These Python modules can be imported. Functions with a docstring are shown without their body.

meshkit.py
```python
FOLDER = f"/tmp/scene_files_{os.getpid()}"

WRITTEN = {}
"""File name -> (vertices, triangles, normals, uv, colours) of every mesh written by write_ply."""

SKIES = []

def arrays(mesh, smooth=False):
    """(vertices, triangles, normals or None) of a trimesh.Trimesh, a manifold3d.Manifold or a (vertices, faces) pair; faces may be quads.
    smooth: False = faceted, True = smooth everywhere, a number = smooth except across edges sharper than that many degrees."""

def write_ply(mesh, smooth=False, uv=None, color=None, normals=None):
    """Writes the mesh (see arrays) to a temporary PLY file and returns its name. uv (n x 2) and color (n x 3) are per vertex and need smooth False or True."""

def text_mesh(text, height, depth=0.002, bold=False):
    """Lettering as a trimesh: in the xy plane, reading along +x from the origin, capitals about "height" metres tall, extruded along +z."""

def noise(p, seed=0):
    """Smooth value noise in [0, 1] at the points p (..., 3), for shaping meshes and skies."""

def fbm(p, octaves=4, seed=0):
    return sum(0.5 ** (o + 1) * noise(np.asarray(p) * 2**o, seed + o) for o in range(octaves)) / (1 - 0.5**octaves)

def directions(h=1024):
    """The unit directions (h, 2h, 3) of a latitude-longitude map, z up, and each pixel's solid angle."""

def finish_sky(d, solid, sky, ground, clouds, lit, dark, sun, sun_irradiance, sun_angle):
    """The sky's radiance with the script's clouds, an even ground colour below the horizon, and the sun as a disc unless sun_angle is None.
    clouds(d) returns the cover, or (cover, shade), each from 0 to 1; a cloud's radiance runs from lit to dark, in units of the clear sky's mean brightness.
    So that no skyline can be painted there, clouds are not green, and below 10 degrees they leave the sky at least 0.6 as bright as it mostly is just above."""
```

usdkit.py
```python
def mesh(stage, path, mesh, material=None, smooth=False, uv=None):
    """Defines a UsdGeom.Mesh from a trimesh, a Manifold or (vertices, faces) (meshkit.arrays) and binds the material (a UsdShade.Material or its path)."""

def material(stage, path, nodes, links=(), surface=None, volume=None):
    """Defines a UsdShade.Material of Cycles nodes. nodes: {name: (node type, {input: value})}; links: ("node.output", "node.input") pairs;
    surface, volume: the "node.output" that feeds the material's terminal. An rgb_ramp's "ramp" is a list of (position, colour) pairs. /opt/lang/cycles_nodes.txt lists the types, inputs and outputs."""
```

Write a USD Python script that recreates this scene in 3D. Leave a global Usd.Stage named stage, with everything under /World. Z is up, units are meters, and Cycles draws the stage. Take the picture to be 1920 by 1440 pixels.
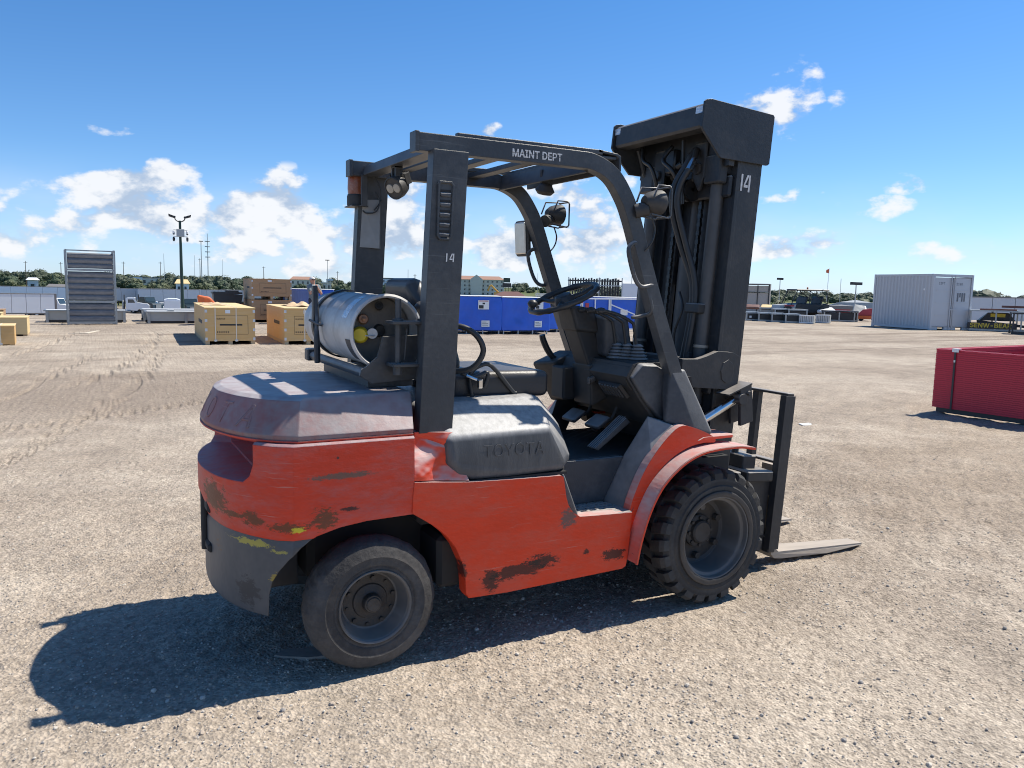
import math, random
import numpy as np
import trimesh, manifold3d
from shapely.geometry import Polygon, LineString
from pxr import Usd, UsdGeom, UsdLux, UsdShade, Gf, Sdf, Vt
import usdkit, meshkit

stage = Usd.Stage.CreateInMemory()
UsdGeom.SetStageUpAxis(stage, UsdGeom.Tokens.z)
UsdGeom.SetStageMetersPerUnit(stage, 1.0)
UsdGeom.Xform.Define(stage, '/World')
PI = math.pi
V = np.array

# ------------------------------------------------------------------ camera
CAM = V([-0.9939, -3.5332, 1.5577])
YAW, PITCH, ROLL, FPX = 1.0761, -0.1203, 0.0218, 1497.58
_f = V([math.cos(YAW)*math.cos(PITCH), math.sin(YAW)*math.cos(PITCH), math.sin(PITCH)])
_r = np.cross(_f, [0, 0, 1]); _r /= np.linalg.norm(_r)
_u = np.cross(_r, _f)
_R = _r*math.cos(ROLL) + _u*math.sin(ROLL)
_U = _u*math.cos(ROLL) - _r*math.sin(ROLL)
cam = UsdGeom.Camera.Define(stage, '/World/camera')
cam.CreateHorizontalApertureAttr(36.0)
cam.CreateVerticalApertureAttr(27.0)
cam.CreateFocalLengthAttr(36.0*FPX/1920.0)
cam.CreateClippingRangeAttr(Gf.Vec2f(0.05, 20000.0))
cam.CreateExposureAttr(0.5)
cam.AddTransformOp().Set(Gf.Matrix4d(*_R, 0, *_U, 0, *(-_f), 0, *CAM, 1))

# ------------------------------------------------------------------ sun and sky
SUN = V([1.388, -0.025, 2.13]); SUN /= np.linalg.norm(SUN)
SUN_EL = math.asin(SUN[2]); SUN_ROT = math.atan2(SUN[0], SUN[1])
sun = UsdLux.DistantLight.Define(stage, '/World/sun')
sun.CreateIntensityAttr(1.22); sun.CreateAngleAttr(0.53); sun.CreateNormalizeAttr(True)
sun.CreateColorAttr(Gf.Vec3f(1.0, 0.94, 0.83))
_z = SUN; _x = np.cross([0, 1, 0], _z); _x /= np.linalg.norm(_x); _y = np.cross(_z, _x)
sun.AddTransformOp().Set(Gf.Matrix4d(*_x, 0, *_y, 0, *_z, 0, 0, 0, 60, 1))

# azimuth (from +y towards +x), elevation, half widths in degrees, strength
CLOUDS = [(4.4, 4.6, 7.0, 4.0, 0.595), (12.0, 4.4, 6.0, 4.2, 0.595), (0.0, 4.4, 6.0, 3.0, 0.545), (-3.5, 3.0, 6.0, 3.0, 0.525), (10.0, 2.2, 18.0, 2.6, 0.465), (19.0, 3.6, 7.0, 5.0, 0.565),
          (26.0, 3.4, 7.0, 3.8, 0.595), (33.5, 3.4, 5.5, 4.0, 0.605), (30.0, 7.4, 9.0, 3.0, 0.485), (39.0, 2.0, 8.0, 2.4, 0.495),
          (46.3, 12.2, 4.2, 3.2, 0.47), (52.2, 5.6, 4.4, 1.7, 0.48), (49.6, 4.0, 3.4, 1.4, 0.46), (46.4, 3.2, 4.0, 1.8, 0.45), (57.0, 2.6, 7.0, 1.4, 0.41), (60.5, 2.5, 3.0, 1.0, 0.46), (55.0, 7.0, 3.5, 1.0, 0.36), (47.2, 6.0, 4.0, 1.4, 0.42), (50.0, 11.6, 1.6, 1.4, 0.44),
          (3.8, 9.3, 3.2, 0.9, 0.42), (26.7, 10.7, 1.3, 0.9, 0.47),
          (120.0, 7.0, 35.0, 7.0, 0.42), (200.0, 8.0, 45.0, 8.0, 0.42), (-80.0, 6.0, 45.0, 7.0, 0.42), (-140.0, 8.0, 45.0, 8.0, 0.42)]
def sky_material():
    N = {'tc': ('texture_coordinate', {}),
         'sky': ('sky_texture', {'sky_type': 'single_scattering', 'sun_disc': False, 'sun_elevation': SUN_EL, 'sun_rotation': SUN_ROT,
                                 'altitude': 0.0, 'air_density': 0.6, 'aerosol_density': 0.3, 'ozone_density': 1.0}),
         'bg': ('background_shader', {'strength': 0.082}),
         'sep': ('separate_xyz', {}),
         'az': ('math', {'math_type': 'arctan2'}), 'el': ('math', {'math_type': 'arcsine'})}
    L = [('tc.generated', 'sep.vector'), ('sep.x', 'az.value1'), ('sep.y', 'az.value2'), ('sep.z', 'el.value1')]
    # cumulus: noise on the direction, stretched; cover is set by soft patches of sky where the clouds stand
    N['map'] = ('mapping', {'mapping_type': 'point', 'scale': (1, 1, 1.7)})
    N['n1'] = ('noise_texture', {'scale': 13.0, 'detail': 11.0, 'roughness': 0.57})
    N['n2'] = ('noise_texture', {'scale': 26.0, 'detail': 6.0, 'roughness': 0.55})
    N['nc'] = ('map_range', {'range_type': 'linear', 'from_min': 0.26, 'from_max': 0.67, 'to_min': 0.0, 'to_max': 0.84, 'clamp': True})
    N['n3'] = ('noise_texture', {'scale': 7.0, 'detail': 4.0, 'roughness': 0.5})
    N['veilmap'] = ('mapping', {'mapping_type': 'point', 'scale': (1, 1, 2.6)})
    L += [('tc.generated', 'map.vector'), ('map.vector', 'n1.vector'), ('map.vector', 'n2.vector'), ('n1.fac', 'nc.value'), ('tc.generated', 'veilmap.vector'), ('veilmap.vector', 'n3.vector')]
    # wobble the outlines of the patches
    N['nw'] = ('noise_texture', {'scale': 11.0, 'detail': 3.0, 'roughness': 0.5}); L.append(('map.vector', 'nw.vector'))
    N['ws'] = ('separate_color', {'color_type': 'rgb'}); L.append(('nw.color', 'ws.color'))
    N['azw'] = ('math', {'math_type': 'multiply_add', 'value2': 0.12}); N['elw'] = ('math', {'math_type': 'multiply_add', 'value2': 0.05})
    N['azo'] = ('math', {'math_type': 'subtract', 'value2': 0.06}); N['elo'] = ('math', {'math_type': 'subtract', 'value2': 0.025})
    L += [('az.value', 'azo.value1'), ('el.value', 'elo.value1'), ('ws.r', 'azw.value1'), ('azo.value', 'azw.value3'), ('ws.g', 'elw.value1'), ('elo.value', 'elw.value3')]
    prev = None
    for i, (a, e, sa, se, amp) in enumerate(CLOUDS):
        N[f'a{i}'] = ('math', {'math_type': 'subtract', 'value2': math.radians(a)})
        N[f'b{i}'] = ('math', {'math_type': 'divide', 'value2': math.radians(sa)})
        N[f'c{i}'] = ('math', {'math_type': 'multiply'})
        N[f'd{i}'] = ('math', {'math_type': 'subtract', 'value2': math.radians(e)})
        N[f'e{i}'] = ('math', {'math_type': 'divide', 'value2': math.radians(se)})
        N[f'f{i}'] = ('math', {'math_type': 'multiply'})
        N[f'g{i}'] = ('math', {'math_type': 'add'})
        N[f'h{i}'] = ('map_range', {'range_type': 'smoothstep', 'from_min': 0.0, 'from_max': 1.0, 'to_min': amp, 'to_max': 0.0, 'clamp': True})
        L += [('azw.value', f'a{i}.value1'), (f'a{i}.value', f'b{i}.value1'), (f'b{i}.value', f'c{i}.value1'), (f'b{i}.value', f'c{i}.value2'),
              ('elw.value', f'd{i}.value1'), (f'd{i}.value', f'e{i}.value1'), (f'e{i}.value', f'f{i}.value1'), (f'e{i}.value', f'f{i}.value2'),
              (f'c{i}.value', f'g{i}.value1'), (f'f{i}.value', f'g{i}.value2'), (f'g{i}.value', f'h{i}.value')]
        if prev is None:
            prev = f'h{i}.result'
        else:
            N[f'm{i}'] = ('math', {'math_type': 'maximum'})
            L += [(prev, f'm{i}.value1'), (f'h{i}.result', f'm{i}.value2')]
            prev = f'm{i}.value'
    # cover = noise + patch - threshold; thin bright veil low over the horizon
    N['sum'] = ('math', {'math_type': 'add'})
    N['cov'] = ('map_range', {'range_type': 'smoothstep', 'from_min': 0.86, 'from_max': 1.12, 'to_min': 0.0, 'to_max': 1.0, 'clamp': True})
    N['sh'] = ('map_range', {'range_type': 'smoothstep', 'from_min': 0.38, 'from_max': 0.58, 'to_min': 0.0, 'to_max': 1.0, 'clamp': True})
    N['ccol'] = ('mix', {'mix_type': 'mix', 'color1': (4.0, 4.95, 6.4), 'color2': (8.3, 8.4, 8.6)})
    N['cf'] = ('math', {'math_type': 'multiply', 'value2': 0.93})
    N['vn'] = ('map_range', {'range_type': 'smoothstep', 'from_min': 0.30, 'from_max': 0.70, 'to_min': 0.25, 'to_max': 1.0, 'clamp': True})
    N['ve'] = ('map_range', {'range_type': 'smoothstep', 'from_min': 0.0, 'from_max': 0.15, 'to_min': 0.72, 'to_max': 0.0, 'clamp': True})
    N['vm'] = ('math', {'math_type': 'multiply'})
    N['veil'] = ('mix', {'mix_type': 'mix', 'color2': (6.3, 7.4, 8.8)})
    N['mx'] = ('mix', {'mix_type': 'mix'})
    L += [('nc.result', 'sum.value1'), (prev, 'sum.value2'), ('sum.value', 'cov.value'), ('n2.fac', 'sh.value'), ('sh.result', 'ccol.fac'),
          ('n3.fac', 'vn.value'), ('el.value', 've.value'), ('vn.result', 'vm.value1'), ('ve.result', 'vm.value2'), ('vm.value', 'veil.fac'), ('tint.color', 'veil.color1'),
          ('cov.result', 'cf.value1'), ('cf.value', 'mx.fac'), ('veil.color', 'mx.color1'), ('ccol.color', 'mx.color2'), ('mx.color', 'bg.color')]
    # clear, deep blue humid-air sky: bluer towards the zenith, paler at the horizon
    N['tint'] = ('mix', {'mix_type': 'multiply', 'fac': 1.0})
    N['tr'] = ('map_range', {'range_type': 'linear', 'from_min': 0.0, 'from_max': 0.36, 'to_min': 0.0, 'to_max': 1.0, 'clamp': True})
    N['tc2'] = ('rgb_ramp', {'ramp': [(0.0, (1.04, 1.20, 1.42)), (0.35, (0.87, 1.25, 1.50)), (1.0, (0.61, 1.26, 1.74))]})
    L += [('sky.color', 'tint.color1'), ('sep.z', 'tr.value'), ('tr.result', 'tc2.fac'), ('tc2.color', 'tint.color2')]
    return usdkit.material(stage, '/World/Looks/sky_air', N, L, surface='bg.background')

sky = UsdLux.DomeLight.Define(stage, '/World/sky')
UsdShade.MaterialBindingAPI.Apply(sky.GetPrim()).Bind(sky_material())
sky.GetPrim().SetCustomDataByKey('kind', 'structure')

# ------------------------------------------------------------------ materials
def M(name, base, rough=0.6, metal=0.0, vs=8.0, va=0.18, dust=0.0, dustc=(0.34, 0.305, 0.27), bump=0.0, bs=70.0, bev=0.0, spots=(), spec=0.5, film=0.0, filmc=(0.30, 0.27, 0.25), fs=3.0, stretch=(1, 1, 1), obj=False, dlo=0.12, dhi=0.72, scr=0.0, scrc=(0.5, 0.46, 0.43)):
    base = V(base, float)
    N = {'geo': ('geometry', {}), 'tx': ('texture_coordinate', {}),
         'mp': ('mapping', {'mapping_type': 'point', 'scale': stretch}),
         'n': ('noise_texture', {'scale': vs, 'detail': 6.0, 'roughness': 0.6}),
         'c': ('mix', {'mix_type': 'mix', 'color1': base*(1-va), 'color2': np.minimum(base*(1+va), 1)}),
         'p': ('principled_bsdf', {'roughness': rough, 'metallic': metal, 'specular_ior_level': spec})}
    pos = 'tx.object' if obj else 'geo.position'
    L = [(pos, 'mp.vector'), ('mp.vector', 'n.vector'), ('n.fac', 'c.fac')]
    col = 'c.color'
    if film:
        N['fn'] = ('noise_texture', {'scale': fs, 'detail': 8.0, 'roughness': 0.65})
        N['fm'] = ('map_range', {'range_type': 'smoothstep', 'from_min': 0.38, 'from_max': 0.72, 'to_min': 0.0, 'to_max': film, 'clamp': True})
        N['fc'] = ('mix', {'mix_type': 'mix', 'color2': filmc})
        N['fk'] = ('noise_texture', {'scale': fs*9.0, 'detail': 6.0, 'roughness': 0.75})
        N['fa'] = ('math', {'math_type': 'multiply_add', 'value2': 0.5})
        N['fb'] = ('math', {'math_type': 'subtract', 'value2': 0.25})
        L += [('mp.vector', 'fk.vector'), ('mp.vector', 'fn.vector'), ('fk.fac', 'fa.value1'), ('fn.fac', 'fb.value1'), ('fb.value', 'fa.value3'), ('fa.value', 'fm.value'), ('fm.result', 'fc.fac'), (col, 'fc.color1')]
        col = 'fc.color'
    if scr:      # thin rubbed scratches
        N['xm'] = ('mapping', {'mapping_type': 'point', 'rotation': (0.10, 0.22, 0.0), 'scale': (3.5, 3.5, 130.0)})
        N['xn'] = ('noise_texture', {'scale': 1.0, 'detail': 3.0, 'roughness': 0.6})
        N['xr'] = ('map_range', {'range_type': 'smoothstep', 'from_min': 0.63, 'from_max': 0.70, 'to_min': 0.0, 'to_max': scr, 'clamp': True})
        N['xk'] = ('noise_texture', {'scale': 3.2, 'detail': 4.0, 'roughness': 0.7})
        N['xq'] = ('map_range', {'range_type': 'smoothstep', 'from_min': 0.46, 'from_max': 0.62, 'to_min': 0.0, 'to_max': 1.0, 'clamp': True})
        N['xx'] = ('math', {'math_type': 'multiply'})
        N['xc'] = ('mix', {'mix_type': 'mix', 'color2': scrc})
        L += [(pos, 'xm.vector'), ('xm.vector', 'xn.vector'), ('xn.fac', 'xr.value'), (pos, 'xk.vector'), ('xk.fac', 'xq.value'), ('xr.result', 'xx.value1'), ('xq.result', 'xx.value2'), ('xx.value', 'xc.fac'), (col, 'xc.color1')]
        col = 'xc.color'
    if dust:
        N['sz'] = ('separate_xyz', {})
        N['dz'] = ('map_range', {'range_type': 'smoothstep', 'from_min': dlo, 'from_max': dhi, 'to_min': 0.0, 'to_max': dust, 'clamp': True})
        N['dn'] = ('noise_texture', {'scale': 14.0, 'detail': 5.0, 'roughness': 0.6})
        N['dr'] = ('map_range', {'range_type': 'linear', 'from_min': 0.25, 'from_max': 0.7, 'to_min': 0.45, 'to_max': 1.0, 'clamp': True})
        N['dm'] = ('math', {'math_type': 'multiply'})
        N['dc'] = ('mix', {'mix_type': 'mix', 'color2': dustc})
        L += [('geo.normal', 'sz.vector'), ('sz.z', 'dz.value'), ('mp.vector', 'dn.vector'), ('dn.fac', 'dr.value'), ('dz.result', 'dm.value1'), ('dr.result', 'dm.value2'),
              ('dm.value', 'dc.fac'), (col, 'dc.color1')]
        col = 'dc.color'
    for i, (c, r, scol, ns, amp) in enumerate(spots):
        N[f's{i}a'] = ('vector_math', {'math_type': 'subtract', 'vector2': c})
        N[f's{i}b'] = ('vector_math', {'math_type': 'divide', 'vector2': r})
        N[f's{i}c'] = ('vector_math', {'math_type': 'length'})
        N[f's{i}m'] = ('mapping', {'mapping_type': 'point', 'scale': (ns, ns, ns*2.2)})
        N[f's{i}n'] = ('noise_texture', {'scale': 1.0, 'detail': 6.0, 'roughness': 0.65})
        N[f's{i}s'] = ('math', {'math_type': 'multiply_add', 'value2': amp*2.0})
        N[f's{i}h'] = ('noise_texture', {'scale': 5.5, 'detail': 4.0, 'roughness': 0.8})
        N[f's{i}t'] = ('math', {'math_type': 'multiply_add', 'value2': 1.5})
        N[f's{i}r'] = ('map_range', {'range_type': 'smoothstep', 'from_min': amp*1.0+0.75+0.62, 'from_max': amp*1.0+0.75+0.82, 'to_min': 0.88, 'to_max': 0.0, 'clamp': True})
        N[f's{i}x'] = ('mix', {'mix_type': 'mix', 'color2': scol})
        L += [('geo.position', f's{i}a.vector1'), (f's{i}a.vector', f's{i}b.vector1'), (f's{i}b.vector', f's{i}c.vector1'), ('geo.position', f's{i}m.vector'), (f's{i}m.vector', f's{i}n.vector'),
              (f's{i}n.fac', f's{i}s.value1'), (f's{i}c.value', f's{i}s.value3'), (f's{i}m.vector', f's{i}h.vector'), (f's{i}h.fac', f's{i}t.value1'), (f's{i}s.value', f's{i}t.value3'), (f's{i}t.value', f's{i}r.value'), (f's{i}r.result', f's{i}x.fac'), (col, f's{i}x.color1')]
        col = f's{i}x.color'
    L.append((col, 'p.base_color'))
    nrm = None
    if bev:
        N['bv'] = ('bevel', {'samples': 4, 'radius': bev}); nrm = 'bv.bevel'
    if bump:
        N['bn'] = ('noise_texture', {'scale': bs, 'detail': 4.0, 'roughness': 0.6})
        N['bp'] = ('bump', {'strength': bump, 'distance': 0.01})
        L += [('mp.vector', 'bn.vector'), ('bn.fac', 'bp.height')]
        if nrm: L.append((nrm, 'bp.normal'))
        nrm = 'bp.normal'
    if nrm: L.append((nrm, 'p.normal'))
    return usdkit.material(stage, '/World/Looks/' + name, N, L, surface='p.BSDF')

# ------------------------------------------------------------------ meshes
def cat(*ms):
    return trimesh.util.concatenate([m for m in ms if m is not None])
def hull(pts):
    return trimesh.convex.convex_hull(V(pts, float))
_OCT = V([[1, 0, 0], [-1, 0, 0], [0, 1, 0], [0, -1, 0], [0, 0, 1], [0, 0, -1]], float)
_ICO = trimesh.creation.icosphere(1).vertices
def rhull(pts, r, fine=False):
    o = _ICO if fine else np.vstack([_OCT, V([[a, b, c] for a in (-1, 1) for b in (-1, 1) for c in (-1, 1)])*0.577])
    return hull(np.vstack([V(p, float)+o*r for p in pts]))
def box(x0, x1, y0, y1, z0, z1, b=0.0):
    c = V([[x, y, z] for x in (x0, x1) for y in (y0, y1) for z in (z0, z1)], float)
    if b <= 0:
        return hull(c)
    m = c.mean(0); P = []
    for k in range(3):
        d = np.full(3, b); d[k] = 0
        P.append(c - np.sign(c-m)*d)
    return hull(np.vstack(P))
def sub8(lo, hi):
    return [(x, y, z) for x in (lo[0], hi[0]) for y in (lo[1], hi[1]) for z in (lo[2], hi[2])]
def prism(poly, y0, y1):
    """polygon in (x, z) pulled along y"""
    pg = poly if isinstance(poly, Polygon) else Polygon(poly)
    m = trimesh.creation.extrude_polygon(pg.buffer(0), abs(y1-y0), engine='earcut')
    v = m.vertices.copy(); v = np.c_[v[:, 0], v[:, 2]+min(y0, y1), v[:, 1]]
    return trimesh.Trimesh(v, m.faces[:, ::-1], process=False)
def plate(poly, z0, z1):
    return trimesh.creation.extrude_polygon((poly if isinstance(poly, Polygon) else Polygon(poly)).buffer(0), z1-z0, engine='earcut').apply_translation([0, 0, z0])
def prism_x(poly, x0, x1):
    """polygon in (y, z) pulled along x"""
    m = trimesh.creation.extrude_polygon((poly if isinstance(poly, Polygon) else Polygon(poly)).buffer(0), x1-x0, engine='earcut')
    v = m.vertices; return trimesh.Trimesh(np.c_[v[:, 2]+x0, v[:, 0], v[:, 1]], m.faces, process=False)
def band(path, w, y0, y1):
    return prism(LineString(path).buffer(w/2, cap_style=2, join_style=1), y0, y1)
def cr(P, n=8):
    P = V(P, float); Q = np.vstack([2*P[0]-P[1], P, 2*P[-1]-P[-2]]); out = []
    for i in range(1, len(Q)-2):
        for t in np.arange(n)/n:
            a, b, c, d = Q[i-1:i+3]
            out.append(0.5*(2*b+(c-a)*t+(2*a-5*b+4*c-d)*t*t+(3*b-a-3*c+d)*t**3))
    return np.vstack([out, P[-1]])
def tube(P, r, s=8, n=0, closed=False):
    P = cr(P, n) if n else V(P, float)
    k = len(P); r = np.interp(np.linspace(0, 1, k), np.linspace(0, 1, np.size(r)), np.atleast_1d(r))
    T = np.roll(P, -1, 0)-np.roll(P, 1, 0) if closed else np.gradient(P, axis=0)
    T /= np.linalg.norm(T, axis=1, keepdims=True)+1e-12
    a = np.cross(T[0], [0, 0, 1.0] if abs(T[0][2]) < .9 else [1.0, 0, 0]); a /= np.linalg.norm(a)
    ang = np.arange(s)*2*PI/s; V_ = []
    for i in range(k):
        a = a-T[i]*a.dot(T[i]); a /= np.linalg.norm(a); b = np.cross(T[i], a)
        V_.append(P[i]+r[i]*(np.cos(ang)[:, None]*a+np.sin(ang)[:, None]*b))
    v = np.vstack(V_); F = []
    for i in range(k if closed else k-1):
        j = (i+1) % k
        for q in range(s):
            w = (q+1) % s
            F += [[i*s+q, i*s+w, j*s+w], [i*s+q, j*s+w, j*s+q]]
    if not closed:
        v = np.vstack([v, P[0], P[-1]])
        for q in range(s):
            w = (q+1) % s
            F += [[k*s, w, q], [k*s+1, (k-1)*s+q, (k-1)*s+w]]
    return trimesh.Trimesh(v, F, process=False)
def lathe(prof, n=48, axis='y'):
    """profile of (radius, position along the axis), from one end to the other; open or touching the axis"""
    p = V(prof, float); k = len(p); ang = np.arange(n)*2*PI/n
    v = np.vstack([np.c_[r*np.cos(ang), np.full(n, t), r*np.sin(ang)] for r, t in p]); F = []
    for i in range(k-1):
        for q in range(n):
            w = (q+1) % n
            F += [[i*n+q, i*n+w, (i+1)*n+w], [i*n+q, (i+1)*n+w, (i+1)*n+q]]
    m = trimesh.Trimesh(v, F, process=False)
    if axis == 'z':
        v = m.vertices.copy(); m = trimesh.Trimesh(np.c_[v[:, 0], -v[:, 2], v[:, 1]], m.faces, process=False)
    if axis == 'x':
        v = m.vertices.copy(); m = trimesh.Trimesh(np.c_[v[:, 1], v[:, 2], v[:, 0]], m.faces, process=False)
    return m
def cyl(a, b, r, s=16, r2=None):
    a, b = V(a, float), V(b, float); d = b-a
    return tube([a, a+d*1e-3, b-d*1e-3, b], [r, r, r2 or r, r2 or r], s)
def mirror(m):
    v = m.vertices.copy(); v[:, 1] *= -1
    return trimesh.Trimesh(v, m.faces[:, ::-1], process=False)
def move(m, t=(0, 0, 0), rz=0.0, ry=0.0, rx=0.0, s=1.0):
    m = m.copy(); m.apply_scale(s)
    for a, ax in ((rx, [1, 0, 0]), (ry, [0, 1, 0]), (rz, [0, 0, 1])):
        if a: m.apply_transform(trimesh.transformations.rotation_matrix(a, ax))
    return m.apply_translation(t)
def man(m):
    m = trimesh.Trimesh(m.vertices, m.faces, process=True)
    return manifold3d.Manifold(manifold3d.Mesh(np.asarray(m.vertices, np.float32), np.asarray(m.faces, np.uint32)))
def unman(M_):
    q = M_.to_mesh(); return trimesh.Trimesh(q.vert_properties[:, :3], q.tri_verts, process=False)
def loft(rings):
    """closed body from rings of equal length, lowest first, counter-clockwise seen from above"""
    k, n = len(rings), len(rings[0]); v = np.vstack(rings); F = []
    for i in range(k-1):
        for q in range(n):
            w = (q+1) % n
            F += [[i*n+q, i*n+w, (i+1)*n+w], [i*n+q, (i+1)*n+w, (i+1)*n+q]]
    v = np.vstack([v, rings[0].mean(0), rings[-1].mean(0)])
    for q in range(n):
        w = (q+1) % n
        F += [[k*n, w, q], [k*n+1, (k-1)*n+q, (k-1)*n+w]]
    return trimesh.Trimesh(v, F, process=False)
def text(s, h, depth=0.002, bold=True):
    return meshkit.text_mesh(s, h, depth, bold)
def put_text(m, origin, right, up):
    """lettering laid with its reading direction along right and its tops along up"""
    r, u = V(right, float), V(up, float); r /= np.linalg.norm(r); u /= np.linalg.norm(u); n = np.cross(r, u)
    v = m.vertices; return trimesh.Trimesh(V(origin)+v[:, :1]*r+v[:, 1:2]*u+v[:, 2:3]*n, m.faces, process=False)
def rough_up(m, amp, scale, seed=0):
    n = m.vertex_normals; d = (meshkit.fbm(m.vertices*scale, 4, seed)-0.5)*2*amp
    return trimesh.Trimesh(m.vertices+n*d[:, None], m.faces, process=False)

# ------------------------------------------------------------------ things and parts
_used = {}
def free(parent, name):
    n = _used.get((parent, name), -1)+1; _used[(parent, name)] = n
    return f'{parent}/{name}' + (f'_{n:03d}' if n else '')
class Thing:
    def __init__(s, name, label=None, category=None, loc=(0, 0, 0), rz=0.0, group=None, kind=None):
        s.path = free('/World', name); s.loc = V(loc, float); s.rz = rz
        s.x = UsdGeom.Xform.Define(stage, s.path)
        s.x.AddTranslateOp().Set(Gf.Vec3d(*map(float, loc)))
        if rz: s.x.AddRotateZOp().Set(math.degrees(rz))
        tag(s.path, label, category, group, kind)
    def part(s, name, mesh, mat, smooth=False, parent=None, label=None, world=False, kind=None):
        p = free(parent or s.path, name)
        if world: mesh = trimesh.Trimesh(mesh.vertices-s.loc, mesh.faces, process=False)
        usdkit.mesh(stage, p, mesh, mat, smooth)
        if label or kind: tag(p, label, None, None, kind)
        return p
def tag(path, label=None, category=None, group=None, kind=None):
    pr = stage.GetPrimAtPath(path)
    for k, v in (('label', label), ('category', category), ('group', group), ('kind', kind)):
        if v: pr.SetCustomDataByKey(k, v)
def single(name, mesh, mat, label=None, category=None, smooth=False, group=None, kind=None):
    p = free('/World', name); usdkit.mesh(stage, p, mesh, mat, smooth); tag(p, label, category, group, kind); return p
def copy_of(src, name, label, loc, rz=0.0, group=None, scale=1.0):
    p = free('/World', name); x = UsdGeom.Xform.Define(stage, p)
    x.GetPrim().GetReferences().AddInternalReference(src.path)
    x.ClearXformOpOrder()
    x.AddTranslateOp().Set(Gf.Vec3d(*map(float, loc)))
    x.AddRotateZOp().Set(math.degrees(rz))
    if scale != 1.0: x.AddScaleOp().Set(Gf.Vec3f(scale, scale, scale))
    x.GetPrim().SetInstanceable(True)
    g = stage.GetPrimAtPath(src.path)
    tag(p, label, g.GetCustomDataByKey('category'), group or g.GetCustomDataByKey('group'))
    return p
# ------------------------------------------------------------------ materials of the truck
RUST = (0.095, 0.042, 0.018); BLACK = (0.018, 0.014, 0.012); YEL = (0.55, 0.47, 0.03)
m_red = M('faded_red_paint', (0.62, 0.040, 0.008), 0.5, vs=5, va=0.14, spec=0.32, dust=0.98, dustc=(0.48, 0.42, 0.395), dlo=0.05, dhi=0.55, scr=0.55, scrc=(0.46, 0.22, 0.17), bump=0.16, bs=26, bev=0.006, film=0.36, filmc=(0.40, 0.12, 0.085), fs=3, stretch=(1, 1, 2.4),
          spots=[((0.66, -0.575, 0.325), (0.17, 0.2, 0.045), BLACK, 17, 1.3), ((0.78, -0.575, 0.35), (0.10, 0.2, 0.035), BLACK, 21, 1.2), ((0.52, -0.575, 0.30), (0.055, 0.2, 0.06), BLACK, 14, 0.9),
                 ((1.16, -0.575, 0.325), (0.085, 0.2, 0.033), BLACK, 17, 0.9), ((1.01, -0.575, 0.36), (0.025, 0.2, 0.02), BLACK, 17, 0.8), ((0.905, -0.575, 0.53), (0.05, 0.2, 0.06), (0.10, 0.08, 0.07), 30, 1.2),
                 ((0.385, -0.575, 0.36), (0.022, 0.2, 0.06), BLACK, 25, 1.0)])
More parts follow.
